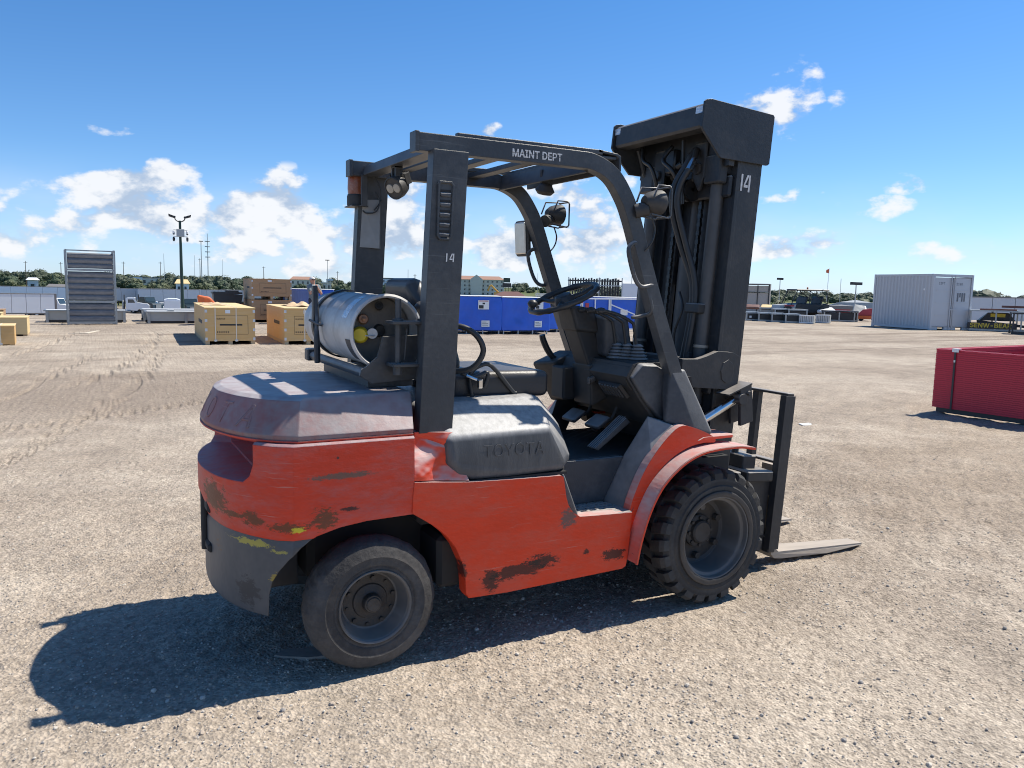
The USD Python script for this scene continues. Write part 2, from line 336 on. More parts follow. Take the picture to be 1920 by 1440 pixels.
m_cw = M('faded_red_casting', (0.52, 0.038, 0.013), 0.55, spec=0.32, scr=0.6, scrc=(0.42, 0.24, 0.20), vs=6, va=0.16, dust=0.92, dustc=(0.30, 0.275, 0.28), bump=0.35, bs=18, bev=0.008, film=0.5, filmc=(0.34, 0.13, 0.12), fs=2.2, stretch=(1, 1, 2.6),
         spots=[((-0.56, -0.22, 0.70), (0.14, 0.16, 0.075), RUST, 20, 1.1), ((-0.44, -0.44, 0.655), (0.05, 0.08, 0.045), RUST, 24, 1.0), ((-0.34, -0.56, 0.635), (0.10, 0.10, 0.025), RUST, 30, 1.2), ((-0.5, -0.36, 0.66), (0.12, 0.10, 0.02), RUST, 34, 1.4),
                ((-0.30, -0.575, 0.625), (0.032, 0.06, 0.016), YEL, 45, 1.0), ((-0.13, -0.575, 0.823), (0.17, 0.1, 0.016), (0.11, 0.085, 0.065), 26, 0.9), ((-0.10, -0.575, 0.69), (0.05, 0.1, 0.01), BLACK, 30, 1.2),
                ((-0.15, -0.575, 0.895), (0.008, 0.1, 0.008), (0.05, 0.035, 0.03), 20, 0.3), ((-0.2, -0.57, 0.66), (0.06, 0.1, 0.05), RUST, 40, 1.6)])
m_cap = M('dusty_red_cap', (0.21, 0.052, 0.044), 0.55, scr=0.4, scrc=(0.30, 0.22, 0.21), vs=7, va=0.2, dust=0.97, dustc=(0.42, 0.40, 0.395), bump=0.18, bs=22, bev=0.01, film=0.95, filmc=(0.175, 0.152, 0.155), fs=2.0, dlo=0.32, dhi=0.92)
m_skirt = M('chipped_dark_grey_paint', (0.048, 0.052, 0.057), 0.5, vs=9, va=0.22, dust=0.5, bump=0.14, bs=24, bev=0.006, film=0.3, filmc=(0.10, 0.095, 0.09), fs=4,
            spots=[((-0.45, -0.42, 0.56), (0.12, 0.12, 0.017), (0.36, 0.30, 0.04), 34, 1.5), ((-0.36, -0.52, 0.54), (0.04, 0.06, 0.01), (0.30, 0.26, 0.05), 40, 1.4), ((-0.385, -0.55, 0.43), (0.025, 0.05, 0.03), (0.28, 0.20, 0.03), 45, 1.4),
                   ((-0.47, -0.42, 0.36), (0.06, 0.1, 0.07), (0.02, 0.02, 0.022), 26, 1.2), ((-0.56, -0.22, 0.50), (0.03, 0.06, 0.05), RUST, 40, 1.4)])
m_guard = M('weathered_charcoal_paint', (0.028, 0.032, 0.037), 0.46, scr=0.35, scrc=(0.16, 0.16, 0.16), vs=11, va=0.25, dust=0.92, dustc=(0.38, 0.35, 0.32), bump=0.08, bs=60, bev=0.006, film=0.6, filmc=(0.082, 0.083, 0.083), fs=3.4)
m_mast = M('grimy_black_steel', (0.015, 0.017, 0.020), 0.5, scr=0.35, scrc=(0.11, 0.10, 0.09), vs=9, va=0.3, dust=0.85, bump=0.12, bs=45, bev=0.004, film=0.6, filmc=(0.050, 0.045, 0.041), fs=3.5)
m_grease = M('greasy_steel', (0.012, 0.012, 0.012), 0.35, vs=30, va=0.3, bump=0.1, bs=80, film=0.25, filmc=(0.06, 0.05, 0.04), fs=12)
m_barrel = M('lift_cylinder_paint', (0.055, 0.055, 0.055), 0.5, vs=12, va=0.2, film=0.4, filmc=(0.11, 0.10, 0.09), fs=5)
m_chrome = M('chromed_rod', (0.62, 0.62, 0.62), 0.16, 1.0, vs=20, va=0.05)
m_plast = M('dusty_black_plastic', (0.030, 0.033, 0.038), 0.55, vs=10, va=0.2, dust=0.95, dustc=(0.40, 0.385, 0.37), bump=0.12, bs=120, bev=0.012, film=0.6, filmc=(0.085, 0.086, 0.088), fs=4)
m_hood = M('dusty_hood_plastic', (0.045, 0.048, 0.053), 0.5, scr=0.3, scrc=(0.17, 0.17, 0.17), vs=8, va=0.16, dust=0.97, dustc=(0.42, 0.41, 0.40), bump=0.12, bs=110, film=0.6, filmc=(0.105, 0.106, 0.107), fs=3, stretch=(3, 3, 0.45))
m_dark = M('dark_cab_plastic', (0.022, 0.0215, 0.021), 0.6, vs=10, va=0.2, dust=0.5, dustc=(0.14, 0.13, 0.12), bump=0.10, bs=110, bev=0.006, film=0.4, filmc=(0.075, 0.066, 0.056), fs=5)
m_under = M('sooty_chassis', (0.014, 0.014, 0.014), 0.75, vs=12, va=0.3, film=0.3, filmc=(0.035, 0.03, 0.026), fs=6)
m_vinyl = M('black_seat_vinyl', (0.016, 0.016, 0.018), 0.42, vs=10, va=0.2, dust=0.5, dustc=(0.20, 0.18, 0.16), bump=0.12, bs=160)
m_rub = M('dusty_tyre_rubber', (0.025, 0.024, 0.023), 0.82, vs=16, va=0.2, bump=0.3, bs=50, film=0.6, filmc=(0.068, 0.061, 0.053), fs=6)
m_rub2 = M('worn_tyre_rubber', (0.034, 0.032, 0.031), 0.85, vs=14, va=0.2, bump=0.5, bs=34, film=0.7, filmc=(0.088, 0.081, 0.075), fs=5)
m_rim = M('grimy_rim_paint', (0.085, 0.084, 0.084), 0.45, vs=14, va=0.25, dust=0.4, film=0.45, filmc=(0.048, 0.040, 0.034), fs=7, bev=0.003)
m_hub = M('oily_hub_iron', (0.032, 0.028, 0.025), 0.6, vs=25, va=0.35, bump=0.2, bs=90, film=0.5, filmc=(0.06, 0.047, 0.036), fs=14)
m_rusty = M('rusty_iron', (0.10, 0.062, 0.045), 0.7, vs=60, va=0.6, bump=0.4, bs=120)
m_white = M('stencil_white_paint', (0.66, 0.66, 0.64), 0.7, vs=90, va=0.2, film=0.35, filmc=(0.16, 0.16, 0.16), fs=60)
m_black = M('black_rubber_hose', (0.02, 0.021, 0.022), 0.45, vs=30, va=0.2, dust=0.4, dustc=(0.12, 0.11, 0.10))
m_fork = M('bare_worn_steel', (0.36, 0.30, 0.235), 0.6, 0.0, dust=0.7, dustc=(0.40, 0.335, 0.265), vs=9, va=0.25, film=0.7, filmc=(0.20, 0.165, 0.13), fs=5, stretch=(0.4, 3, 3), bev=0.003)
m_alu = M('dull_aluminium', (0.50, 0.49, 0.475), 0.5, 0.35, vs=9, va=0.14, dust=0.4, film=0.6, filmc=(0.30, 0.285, 0.265), fs=4, bump=0.05, bs=40)
m_brass = M('tarnished_brass', (0.28, 0.15, 0.09), 0.5, 0.6, vs=40, va=0.4)
m_ycap = M('yellow_plastic_cap', (0.62, 0.46, 0.02), 0.45, vs=30, va=0.12)
m_stick = M('crinkled_silver_sticker', (0.55, 0.57, 0.60), 0.25, 0.5, vs=60, va=0.3, bump=0.8, bs=50)
m_darkdecal = M('black_decal', (0.022, 0.022, 0.024), 0.5, vs=40, va=0.4, film=0.4, filmc=(0.10, 0.08, 0.05), fs=30)
m_amber = M('dirty_amber_lens', (0.22, 0.055, 0.018), 0.35, vs=60, va=0.35, film=0.5, filmc=(0.34, 0.24, 0.19), fs=20)
m_lens = M('dusty_lens', (0.32, 0.29, 0.24), 0.3, vs=40, va=0.15)
m_mirror = M('dusty_mirror_glass', (0.62, 0.58, 0.52), 0.32, 0.55, vs=16, va=0.15, film=0.3, filmc=(0.45, 0.40, 0.34), fs=9)
m_cover = M('translucent_dusty_guard', (0.22, 0.215, 0.205), 0.4, vs=20, va=0.3, film=0.5, filmc=(0.22, 0.20, 0.18), fs=9)
m_lit = M('worn_step_tread', (0.30, 0.29, 0.28), 0.6, vs=30, va=0.3, dust=0.5)

m_endp = M('grimy_bottle_end', (0.125, 0.115, 0.10), 0.65, vs=25, va=0.4, bump=0.2, bs=80, film=0.5, filmc=(0.15, 0.135, 0.115), fs=9)
fk = Thing('forklift', 'dented red forklift truck with charcoal overhead guard and tall black mast', 'forklift', (0.9, 0, 0))
P = lambda name, mesh, mat, smooth=False, parent=None, label=None: fk.part(name, mesh, mat, smooth, parent, label, world=True)
both = lambda m: (m, mirror(m))

# ---- counterweight
def ring(half, z, dx=0.0, dy=0.0, n=6):
    """half: plan points (x, y>0) from front to the rear centre line"""
    h = V(half, float); h = np.c_[h[:, 0]+dx*(h[:, 0] < 0.1), np.maximum(h[:, 1]-dy, 0)]
    L_ = [(x, -y, z) for x, y in h]; R_ = [(x, y, z) for x, y in h[::-1] if y > 1e-6]
    return V((L_+R_)[::-1], float)
def sc(h, k):
    return np.c_[0.165+(h[:, 0]-0.165)*k, h[:, 1]*k]
def plan(front, side, corner, rear):
    """front x, side half width, corner point, then a curve round to the rear"""
    c = cr([corner]+rear, 5)
    a, b = V([front, side]), V(corner)
    return np.vstack([[a+(b-a)*t for t in np.arange(7)/7], c])
pb = plan(0.165, 0.558, (-0.297, 0.562), [(-0.385, 0.50), (-0.475, 0.385), (-0.535, 0.235), (-0.562, 0.09), (-0.566, 0.0)])
pt_ = plan(0.200, 0.440, (-0.270, 0.49), [(-0.335, 0.445), (-0.41, 0.36), (-0.47, 0.235), (-0.505, 0.09), (-0.510, 0.0)])
pm = np.c_[0.165+(pb[:, 0]-0.165)*0.95, pb[:, 1]*0.955]
cap = loft([ring(sc(pb, 0.993), 0.9655), ring(pb, 0.984), ring(pb*0.48+pt_*0.52, 1.052), ring(pt_, 1.108), ring(sc(pt_, 0.96), 1.119), ring(sc(pt_, 0.5), 1.126)])
cap_path = P('counterweight_cap', cap, m_cap, 18)
pl = plan(0.165, 0.572, (-0.32, 0.578), [(-0.39, 0.53), (-0.49, 0.405), (-0.548, 0.26), (-0.575, 0.10), (-0.580, 0.0)])
ps = plan(0.165, 0.562, (-0.32, 0.566), [(-0.385, 0.52), (-0.47, 0.395), (-0.525, 0.26), (-0.552, 0.10), (-0.556, 0.0)])
body = loft([ring(ps, 0.585), ring(sc(ps, 1.005), 0.61), ring(pl, 0.675), ring(pl, 0.948), ring(sc(pl, 0.985), 0.956), ring(sc(pl, 0.8), 0.957)])
skirt = loft([ring(sc(ps, 0.995), 0.275), ring(ps, 0.30), ring(sc(ps, 1.003), 0.56), ring(sc(ps, 0.985), 0.592), ring(sc(ps, 0.9), 0.594)])
arch = Polygon([(0.40, 0.636), (0.165, 0.634), (-0.034, 0.630), (-0.14, 0.617), (-0.231, 0.592), (-0.29, 0.555), (-0.335, 0.511), (-0.368, 0.465), (-0.389, 0.42), (-0.399, 0.364), (-0.404, 0.20), (0.40, 0.1)])
cut = man(prism(arch, -0.9, -0.20))+man(prism(arch, 0.20, 0.9))+man(box(-0.22, 0.5, -0.3, 0.3, 0.1, 0.60))
def rr(hy, z0, z1, x, c=0.07):
    return [(x, s*(hy-d), z) for s in (-1, 1) for d, z in ((0, z1), (0, z0+c), (c*0.35, z0+c*0.35), (c, z0))]
scoop = man(hull(rr(0.40, 0.815, 1.0, -0.31)+rr(0.425, 0.803, 1.0, -0.45)))+man(hull(rr(0.42, 0.804, 1.0, -0.395)+rr(0.69, 0.785, 1.0, -0.68)))
body = unman(man(body)-cut-scoop); skirt = unman(man(skirt)-cut)
P('counterweight', body, m_cw, 24)
P('cap_lip', loft([ring(sc(pm, 0.985), 0.943), ring(sc(pb, 0.972), 0.949), ring(sc(pb, 1.001), 0.960), ring(sc(pb, 1.001), 0.966), ring(sc(pb, 0.97), 0.9665)]), m_cw, 20)
skirt_path = P('counterweight_skirt', skirt, m_skirt, 30)
P('tow_hitch', cat(box(-0.568, -0.54, -0.11, 0.11, 0.60, 0.70, 0.01), box(-0.568, -0.54, -0.11, 0.11, 0.43, 0.47, 0.01), cyl((-0.562, 0, 0.42), (-0.562, 0, 0.72), 0.018)), m_under)
# raised letters on the rear of the cap
arc = cr([(-0.515, -0.42, 1.03), (-0.545, -0.24, 1.03), (-0.553, 0, 1.03), (-0.545, 0.24, 1.03), (-0.515, 0.42, 1.03)], 12)
pts_c = (cap.vertices)
def on_cap(y, z):
    """x of the cap's rear face"""
    a = np.interp(z, [0.985, 1.108], [0, 1]); h = pb*(1-a)+pt_*a
    o = np.argsort(h[:, 1]); return np.interp(abs(y), h[o, 1], h[o, 0])
for k, ch in enumerate('TOYOTA'):
    t = text(ch, 0.082, 0.005, False); w = t.bounds[1][0]-t.bounds[0][0]
    y = 0.37-0.148*k
    q = []
    tv = t.vertices; tv = np.c_[tv[:, 0]-w/2, tv[:, 1], tv[:, 2]]
    yy = y-tv[:, 0]; zz = 1.003+tv[:, 1]
    xx = V([on_cap(a, b) for a, b in zip(yy, zz)])-tv[:, 2]+0.003
    P('letter', trimesh.Trimesh(np.c_[xx, yy, zz], t.faces, process=False), m_cap, False, cap_path)

# ---- side frames (red) and the dented bases of the rear posts
fr = Polygon([(0.157, 0.638), (0.158, 0.700), (0.165, 0.768), (0.41, 0.745), (0.60, 0.738), (0.862, 0.731), (0.875, 0.722), (0.892, 0.628), (0.905, 0.590), (0.930, 0.555), (0.968, 0.530), (1.05, 0.525), (1.262, 0.516),
              (1.255, 0.40), (1.245, 0.30), (1.236, 0.257), (1.215, 0.247), (1.0, 0.242), (0.60, 0.233), (0.415, 0.238), (0.402, 0.26), (0.397, 0.33), (0.382, 0.40), (0.35, 0.47), (0.31, 0.523), (0.26, 0.568), (0.215, 0.60)])
for s in (0, 1):
    m = prism(fr, -0.575, -0.505); P('side_frame', both(m)[s], m_red)
    pbm = hull([(0.163, -0.572, 0.772), (0.163, -0.50, 0.772), (0.41, -0.572, 0.75), (0.41, -0.50, 0.75), (0.185, -0.535, 0.962), (0.185, -0.46, 0.962), (0.345, -0.535, 0.955), (0.345, -0.46, 0.955), (0.352, -0.56, 0.86), (0.352, -0.5, 0.86)])
    for _ in range(5): pbm = pbm.subdivide()
    v = pbm.vertices.copy()
    for cx, cz, rr_, d in ((0.22, 0.915, 0.06, 0.028), (0.30, 0.93, 0.05, -0.012), (0.31, 0.84, 0.075, 0.022), (0.20, 0.83, 0.05, -0.008)):
        v[:, 1] += d*np.exp(-((v[:, 0]-cx)**2+(v[:, 2]-cz)**2)/rr_**2)*(v[:, 1] < -0.515)
    k_ = v[:, 1] < -0.515
    v[:, 1] += k_*(meshkit.fbm(v*V([11, 3, 14]), 3, 12)-0.5)*0.026+k_*0.010*np.exp(-((v[:, 2]-0.925+0.35*(v[:, 0]-0.25))/0.008)**2)*np.exp(-((v[:, 0]-0.27)/0.05)**2)
    pbm = trimesh.Trimesh(v, pbm.faces, process=False)
    P('post_base', both(pbm)[s], m_red, 40, None, 'crumpled dented base under the rear post' if s == 0 else None)

# ---- engine hood with its raised name on each side
hd = [(0.30, s*0.385, 1.015) for s in (-1, 1)]+[(0.845, s*0.325, 1.02) for s in (-1, 1)]+[(0.345, s*0.520, 0.915) for s in (-1, 1)]+[(0.795, s*0.520, 0.92) for s in (-1, 1)]+[(0.352, s*0.528, 0.845) for s in (-1, 1)]+[(0.385, s*0.528, 0.802) for s in (-1, 1)]+\
     [(0.435, s*0.528, 0.786) for s in (-1, 1)]+[(0.60, s*0.530, 0.782) for s in (-1, 1)]+[(0.865, s*0.526, 0.786) for s in (-1, 1)]+[(0.945, s*0.41, 0.79) for s in (-1, 1)]+[(0.90, s*0.50, 0.80) for s in (-1, 1)]+[(0.92, s*0.365, 0.915) for s in (-1, 1)]
hood = rhull(hd, 0.042, True)
hp = P('engine_hood', hood, m_hood, 28)
seam = hull([(x, s*y, z) for s in (-1, 1) for x, y, z in ((0.42, 0.560, 0.738), (0.90, 0.560, 0.732), (0.42, 0.560, 0.747), (0.90, 0.560, 0.744))])
P('hood_seal', seam, m_under)
P('letters', put_text(text('TOYOTA', 0.052, 0.0015, False), (0.475, -0.5705, 0.842), (1, 0, -0.012), (0, 0.035, 1)).apply_translation([0, 0.0005, 0]), m_hood, False, hp)
t = text('TOYOTA', 0.052, 0.006, True)
P('letters', put_text(t, (0.80, 0.5705, 0.842), (-1, 0, -0.012), (0, -0.035, 1)), m_hood, False, hp)

# ---- step, floor, inner panels, cowl
for s in (0, 1):
    slots = [box(0.985+0.052*i+0.02*(j % 2), 1.022+0.052*i+0.02*(j % 2), -0.555+0.036*j, -0.537+0.036*j, 0.40, 0.6) for j in range(6) for i in range(5)]
    st = man(box(0.945, 1.262, -0.570, -0.335, 0.505, 0.519))
    st = st-manifold3d.Manifold.batch_boolean([man(q) for q in slots], manifold3d.OpType.Add)
    sp = P('step_tread', both(unman(st))[s], m_lit)
    P('step_well', both(box(0.945, 1.25, -0.500, -0.33, 0.40, 0.44))[s], m_under)
    P('step_riser', both(hull([(0.955, -0.360, 0.52), (1.28, -0.360, 0.52), (0.975, -0.375, 0.738), (1.345, -0.375, 0.738), (0.955, -0.33, 0.52), (1.28, -0.33, 0.52), (0.975, -0.33, 0.738), (1.345, -0.33, 0.738)]))[s], m_plast)
    P('step_side', both(rhull([(0.888, -0.545, 0.715), (0.91, -0.545, 0.61), (0.965, -0.545, 0.53), (0.895, -0.40, 0.715), (0.93, -0.40, 0.61), (0.975, -0.36, 0.53), (0.955, -0.37, 0.715)], 0.010))[s], m_plast, 30)
    P('kick_panel', both(hull([(1.27, -0.555, 0.505), (1.245, -0.36, 0.52), (1.352, -0.375, 0.75), (1.395, -0.535, 0.75), (1.54, -0.525, 0.90), (1.45, -0.42, 0.94), (1.60, -0.42, 0.90), (1.42, -0.45, 0.52), (1.5, -0.40, 0.75)]))[s], m_plast, 25)
flo = [box(0.95, 1.74, -0.372, 0.372, 0.700, 0.736, 0.004)]+[box(0.96, 1.72, y, y+0.006, 0.735, 0.741) for y in np.arange(-0.36, 0.36, 0.021)]
P('floor_mat', cat(*flo), m_dark)
P('fire_wall', hull([(1.76, -0.44, 0.70), (1.76, 0.44, 0.70), (1.64, -0.44, 1.13), (1.64, 0.44, 1.13), (1.80, -0.44, 0.70), (1.80, 0.44, 0.70), (1.70, -0.44, 1.13), (1.70, 0.44, 1.13)]), m_under)
P('chassis', cat(box(-0.2, 1.95, -0.30, 0.30, 0.30, 0.60, 0.03), box(0.30, 1.30, -0.505, 0.505, 0.27, 0.50, 0.02), box(0.22, 0.95, -0.48, 0.48, 0.55, 0.76, 0.02), box(1.42, 2.0, -0.42, 0.42, 0.26, 0.70)), m_under)
P('steer_axle', cat(cyl((0, -0.45, 0.275), (0, 0.45, 0.275), 0.06), box(-0.11, 0.11, -0.40, 0.40, 0.21, 0.34, 0.03)), m_under)
P('drive_axle', cyl((1.75, -0.40, 0.35), (1.75, 0.40, 0.35), 0.13), m_under)

# ---- front fenders: red face, flange over the tyre, black cowl at the foot of the front leg
face = Polygon([(1.236, 0.30), (1.262, 0.508), (1.30, 0.62), (1.36, 0.73), (1.45, 0.835), (1.545, 0.905), (1.63, 0.895), (1.755, 0.845), (1.775, 0.812), (1.70, 0.812), (1.60, 0.795), (1.49, 0.742), (1.39, 0.65), (1.32, 0.52), (1.28, 0.38), (1.265, 0.29)])
fl_path = cr([(1.250, 0.285), (1.275, 0.40), (1.320, 0.53), (1.390, 0.645), (1.495, 0.732), (1.61, 0.781), (1.73, 0.797), (1.86, 0.797), (1.965, 0.782)], 6)
for s in (0, 1):
    P('fender_panel', both(prism(Polygon(cr(list(face.exterior.coords), 4)), -0.553, -0.50))[s], m_red, False)
    P('fender_flange', both(cat(band(fl_path, 0.008, -0.640, -0.49), band(fl_path-V([-0.001, 0.004]), 0.010, -0.643, -0.636)))[s], m_red, 30)
    P('fender_top', both(hull([(1.70, -0.56, 0.828), (1.90, -0.545, 0.826), (1.94, -0.50, 0.822), (1.94, -0.33, 0.822), (1.66, -0.33, 0.83), (1.66, -0.56, 0.826), (1.70, -0.56, 0.842), (1.90, -0.545, 0.838), (1.94, -0.50, 0.834), (1.94, -0.33, 0.834), (1.66, -0.33, 0.842)]))[s], m_red)
    cow = rhull([(1.535, -0.465, 0.925), (1.645, -0.525, 0.895), (1.745, -0.530, 0.862), (1.735, -0.45, 0.865), (1.56, -0.40, 1.16), (1.625, -0.455, 1.155), (1.555, -0.455, 1.155), (1.63, -0.40, 1.155), (1.60, -0.49, 1.04), (1.66, -0.45, 1.06)], 0.018, True)
    P('leg_cowl', both(cow)[s], m_plast, 35)
def digit(ch, h, d=0.001):
    """stencilled figures, upright and narrow"""
    w = 0.17*h
    if ch == '1': pg = [Polygon([(0, 0), (w, 0), (w, h), (0, h)])]
    else: pg = [Polygon([(0.46*h, 0), (0.46*h+w, 0), (0.46*h+w, h), (0.46*h, h)]), Polygon([(0, 0.24*h), (0.40*h, 0.24*h), (0.40*h, 0.40*h), (0.13*h, 0.40*h), (0.42*h, 0.90*h), (0.42*h, 1.0*h), (0.28*h, h), (0, 0.42*h)])]
    return cat(*[plate(p_, 0, d) for p_ in pg])
def slim(t, k):
    return trimesh.Trimesh(t.vertices*V([k, 1, 1]), t.faces, process=False)
def stencil(t):
    """the narrow bridges that a cut stencil leaves in its letters"""
    m = man(t); b = t.bounds; h = b[1][1]
    return unman(m-man(box(b[0][0]-1, b[1][0]+1, h*0.50-h*0.03, h*0.50+h*0.03, -1, 1))) if True else t
# ---- dashboard
dash = Polygon([(1.335, 1.135), (1.36, 1.185), (1.42, 1.205), (1.55, 1.200), (1.68, 1.17), (1.66, 1.0), (1.59, 0.90), (1.545, 0.885), (1.50, 0.93), (1.425, 1.03), (1.36, 1.085)])
dp = P('dashboard', prism(dash, -0.375, 0.375), m_dark)
for s in (0, 1):
    e = rhull([(1.42, -0.40, 1.185), (1.50, -0.405, 1.178), (1.60, -0.405, 1.13), (1.625, -0.405, 1.04), (1.61, -0.405, 0.95), (1.57, -0.405, 0.905), (1.45, -0.40, 1.02), (1.37, -0.395, 1.13),
               (1.42, -0.36, 1.19), (1.50, -0.36, 1.19), (1.60, -0.36, 1.14), (1.57, -0.36, 0.90), (1.37, -0.36, 1.13)], 0.012, True)
    P('dashboard_end', both(e)[s], m_plast, 30)
P('dashboard_edge', prism(Polygon([(1.333, 1.137), (1.37, 1.20), (1.385, 1.192), (1.35, 1.128), (1.432, 1.028), (1.555, 0.884), (1.54, 0.878), (1.415, 1.022)]), -0.392, -0.02), m_dark)
gp = P('gauge_panel', hull([(1.352, -0.135, 1.092), (1.352, -0.325, 1.092), (1.410, -0.135, 1.028), (1.410, -0.325, 1.028), (1.338, -0.14, 1.080), (1.338, -0.32, 1.080), (1.396, -0.14, 1.016), (1.396, -0.32, 1.016)]), m_dark)
for k in range(7):
    y = -0.150-0.024*k
    P('gauge_rib', hull([(1.340-d, y-a, 1.078-d) for a in (0, 0.016) for d in (0, 0.004)]+[(1.386-d, y-a, 1.024-d) for a in (0, 0.016) for d in (0, 0.004)]), m_plast, False, gp)
P('ignition_key', cat(cyl((1.35, -0.085, 1.095), (1.325, -0.087, 1.085), 0.016), rhull([(1.32, -0.087, 1.073), (1.32, -0.087, 1.095)], 0.010)), m_rim)
P('dash_tray', cat(hull([(1.50, -0.18, 1.20), (1.50, -0.34, 1.195), (1.62, -0.18, 1.185), (1.62, -0.34, 1.18), (1.50, -0.18, 1.215), (1.50, -0.19, 1.215), (1.62, -0.18, 1.20)]), box(1.495, 1.62, -0.345, -0.335, 1.17, 1.212), box(1.61, 1.62, -0.34, -0.18, 1.17, 1.205)), m_dark)
# left dashboard wing with parking brake
lw = rhull([(1.30, 0.22, 1.15), (1.27, 0.38, 1.13), (1.40, 0.40, 0.93), (1.42, 0.22, 0.97), (1.36, 0.40, 1.16), (1.55, 0.40, 1.17), (1.55, 0.22, 1.18), (1.58, 0.40, 0.92), (1.38, 0.22, 1.18)], 0.016, True)
P('dashboard_wing', lw, m_dark, 35)
P('parcel_box', cat(box(1.28, 1.42, 0.10, 0.23, 0.96, 1.14, 0.01)), m_dark)
P('parking_brake', cat(tube([(1.245, 0.28, 1.300), (1.255, 0.28, 1.270), (1.285, 0.28, 1.215), (1.33, 0.28, 1.17), (1.42, 0.28, 1.14)], [0.017, 0.018, 0.018, 0.016, 0.012], 10, 5)), m_black, 40)
# steering column
P('column_cover', cat(rhull([(1.235, -0.045, 1.455), (1.235, 0.075, 1.455), (1.345, -0.045, 1.44), (1.345, 0.075, 1.44), (1.265, -0.05, 1.36), (1.265, 0.08, 1.36), (1.37, -0.05, 1.35), (1.37, 0.08, 1.35)], 0.02, True),
                      rhull([(1.265, -0.04, 1.36), (1.265, 0.07, 1.36), (1.36, -0.04, 1.34), (1.36, 0.07, 1.34), (1.375, -0.04, 1.10), (1.375, 0.07, 1.10), (1.455, -0.04, 1.12), (1.455, 0.07, 1.12)], 0.012, True),
                      rhull([(1.345, -0.065, 1.155), (1.345, 0.095, 1.155), (1.45, -0.065, 1.21), (1.45, 0.095, 1.21), (1.36, -0.06, 0.96), (1.36, 0.09, 0.96), (1.46, -0.06, 1.0), (1.46, 0.09, 1.0)], 0.012, True)), m_dark, 30)
P('display_housing', rhull([(1.40, 0.02, 1.41), (1.40, -0.115, 1.395), (1.50, -0.115, 1.40), (1.50, 0.03, 1.41), (1.42, 0.02, 1.24), (1.42, -0.10, 1.235), (1.52, -0.13, 1.235), (1.52, 0.03, 1.25)], 0.028, True), m_plast, 40)
# steering wheel
SW = V([1.222, 0.03, 1.508]); ti = math.radians(-24)
th = np.arange(56)*2*PI/56
def onwheel(r, a, h=0.0):
    a = np.asarray(a, float); p = np.stack([r*np.cos(a), r*np.sin(a), np.full(a.shape, h)], -1)
    c, s_ = math.cos(ti), math.sin(ti)
    return SW+np.stack([p[..., 0]*c+p[..., 2]*s_, p[..., 1], -p[..., 0]*s_+p[..., 2]*c], -1)
rimr = 0.0155+0.0012*np.sign(np.sin(th*14))
sw = P('steering_wheel', cat(tube(onwheel(0.182, th), rimr, 10, closed=True)), m_black, True)
P('wheel_hub', rhull(list(onwheel(0.045, th[::7], -0.02))+list(onwheel(0.035, th[::7], 0.008)), 0.012, True), m_black, 40, sw)
for a in (math.radians(100), math.radians(220), math.radians(-20)):
    P('spoke', tube([onwheel(0.04, a, -0.015), onwheel(0.11, a, -0.014), onwheel(0.18, a, 0)], [0.016, 0.012, 0.010], 8), m_black, True, sw)
kn = onwheel(0.182, PI*0.93)
P('spinner_knob', move(lathe([(0.0005, 0.062), (0.014, 0.060), (0.024, 0.050), (0.027, 0.040), (0.022, 0.028), (0.012, 0.020), (0.011, 0.0), (0.0005, 0.0)][::-1], 20, 'z'), kn+V([0, 0, 0.0])), m_black, 40, sw)
# hydraulic levers with boots
for k, y in enumerate((-0.145, -0.195, -0.245)):
    kx = 1.275+0.028*k
    end = V([1.40+0.030*k, y, 1.405-0.004*k]); kb = V([kx-0.02*k, y+0.085-0.028*k, 1.452])
    lv = P('lever', tube([kb+V([0.02, 0, 0]), end*0.55+kb*0.45+V([0, 0, 0.012]), end, end+V([0.018, 0, -0.03]), V([1.445+0.028*k, y, 1.25])], 0.0085, 8, 4), m_black, True)
    P('lever_knob', move(lathe([(0.0005, -0.024), (0.013, -0.019), (0.0175, 0), (0.013, 0.019), (0.0005, 0.024)], 16, 'x'), kb), m_black, 40, lv)
    bp = [(0.0005, 0.09), (0.016, 0.088)]
    for q in range(5):
        r0 = 0.020+0.007*q; bp += [(r0+0.009, 0.078-0.016*q), (r0, 0.070-0.016*q)]
    P('lever_boot', move(lathe([(r, z) for r, z in bp[::-1]], 20, 'z'), (1.450+0.028*k, y, 1.195)), m_plast, 20, lv)
# pedals
P('accelerator_pedal', cat(hull([(1.215, -0.315, 0.775), (1.215, -0.245, 0.775), (1.40, -0.315, 0.918), (1.40, -0.245, 0.918), (1.235, -0.315, 0.765), (1.235, -0.245, 0.765), (1.425, -0.315, 0.895), (1.425, -0.245, 0.895)]),
                           *[hull([(1.215+d, y, 0.775+0.004), (1.215+d, y+0.008, 0.775+0.004), (1.40, y, 0.924), (1.40, y+0.008, 0.924), (1.22, y, 0.775), (1.41, y+0.008, 0.91)]) for d, y in ((0, -0.308), (0, -0.292), (0, -0.276), (0, -0.26))]), m_plast)
for y in (-0.09, 0.14):
    bpd = P('brake_pedal', rhull([(1.35, y-0.05, 0.845), (1.35, y+0.05, 0.845), (1.41, y-0.05, 0.885), (1.41, y+0.05, 0.885)], 0.014, True), m_plast, 40)
    P('pedal_arm', tube([(1.39, y, 0.86), (1.46, y-0.01, 0.875), (1.50, y-0.02, 0.96), (1.57, y-0.02, 1.02)], 0.009, 8, 4), m_dark, True, bpd)

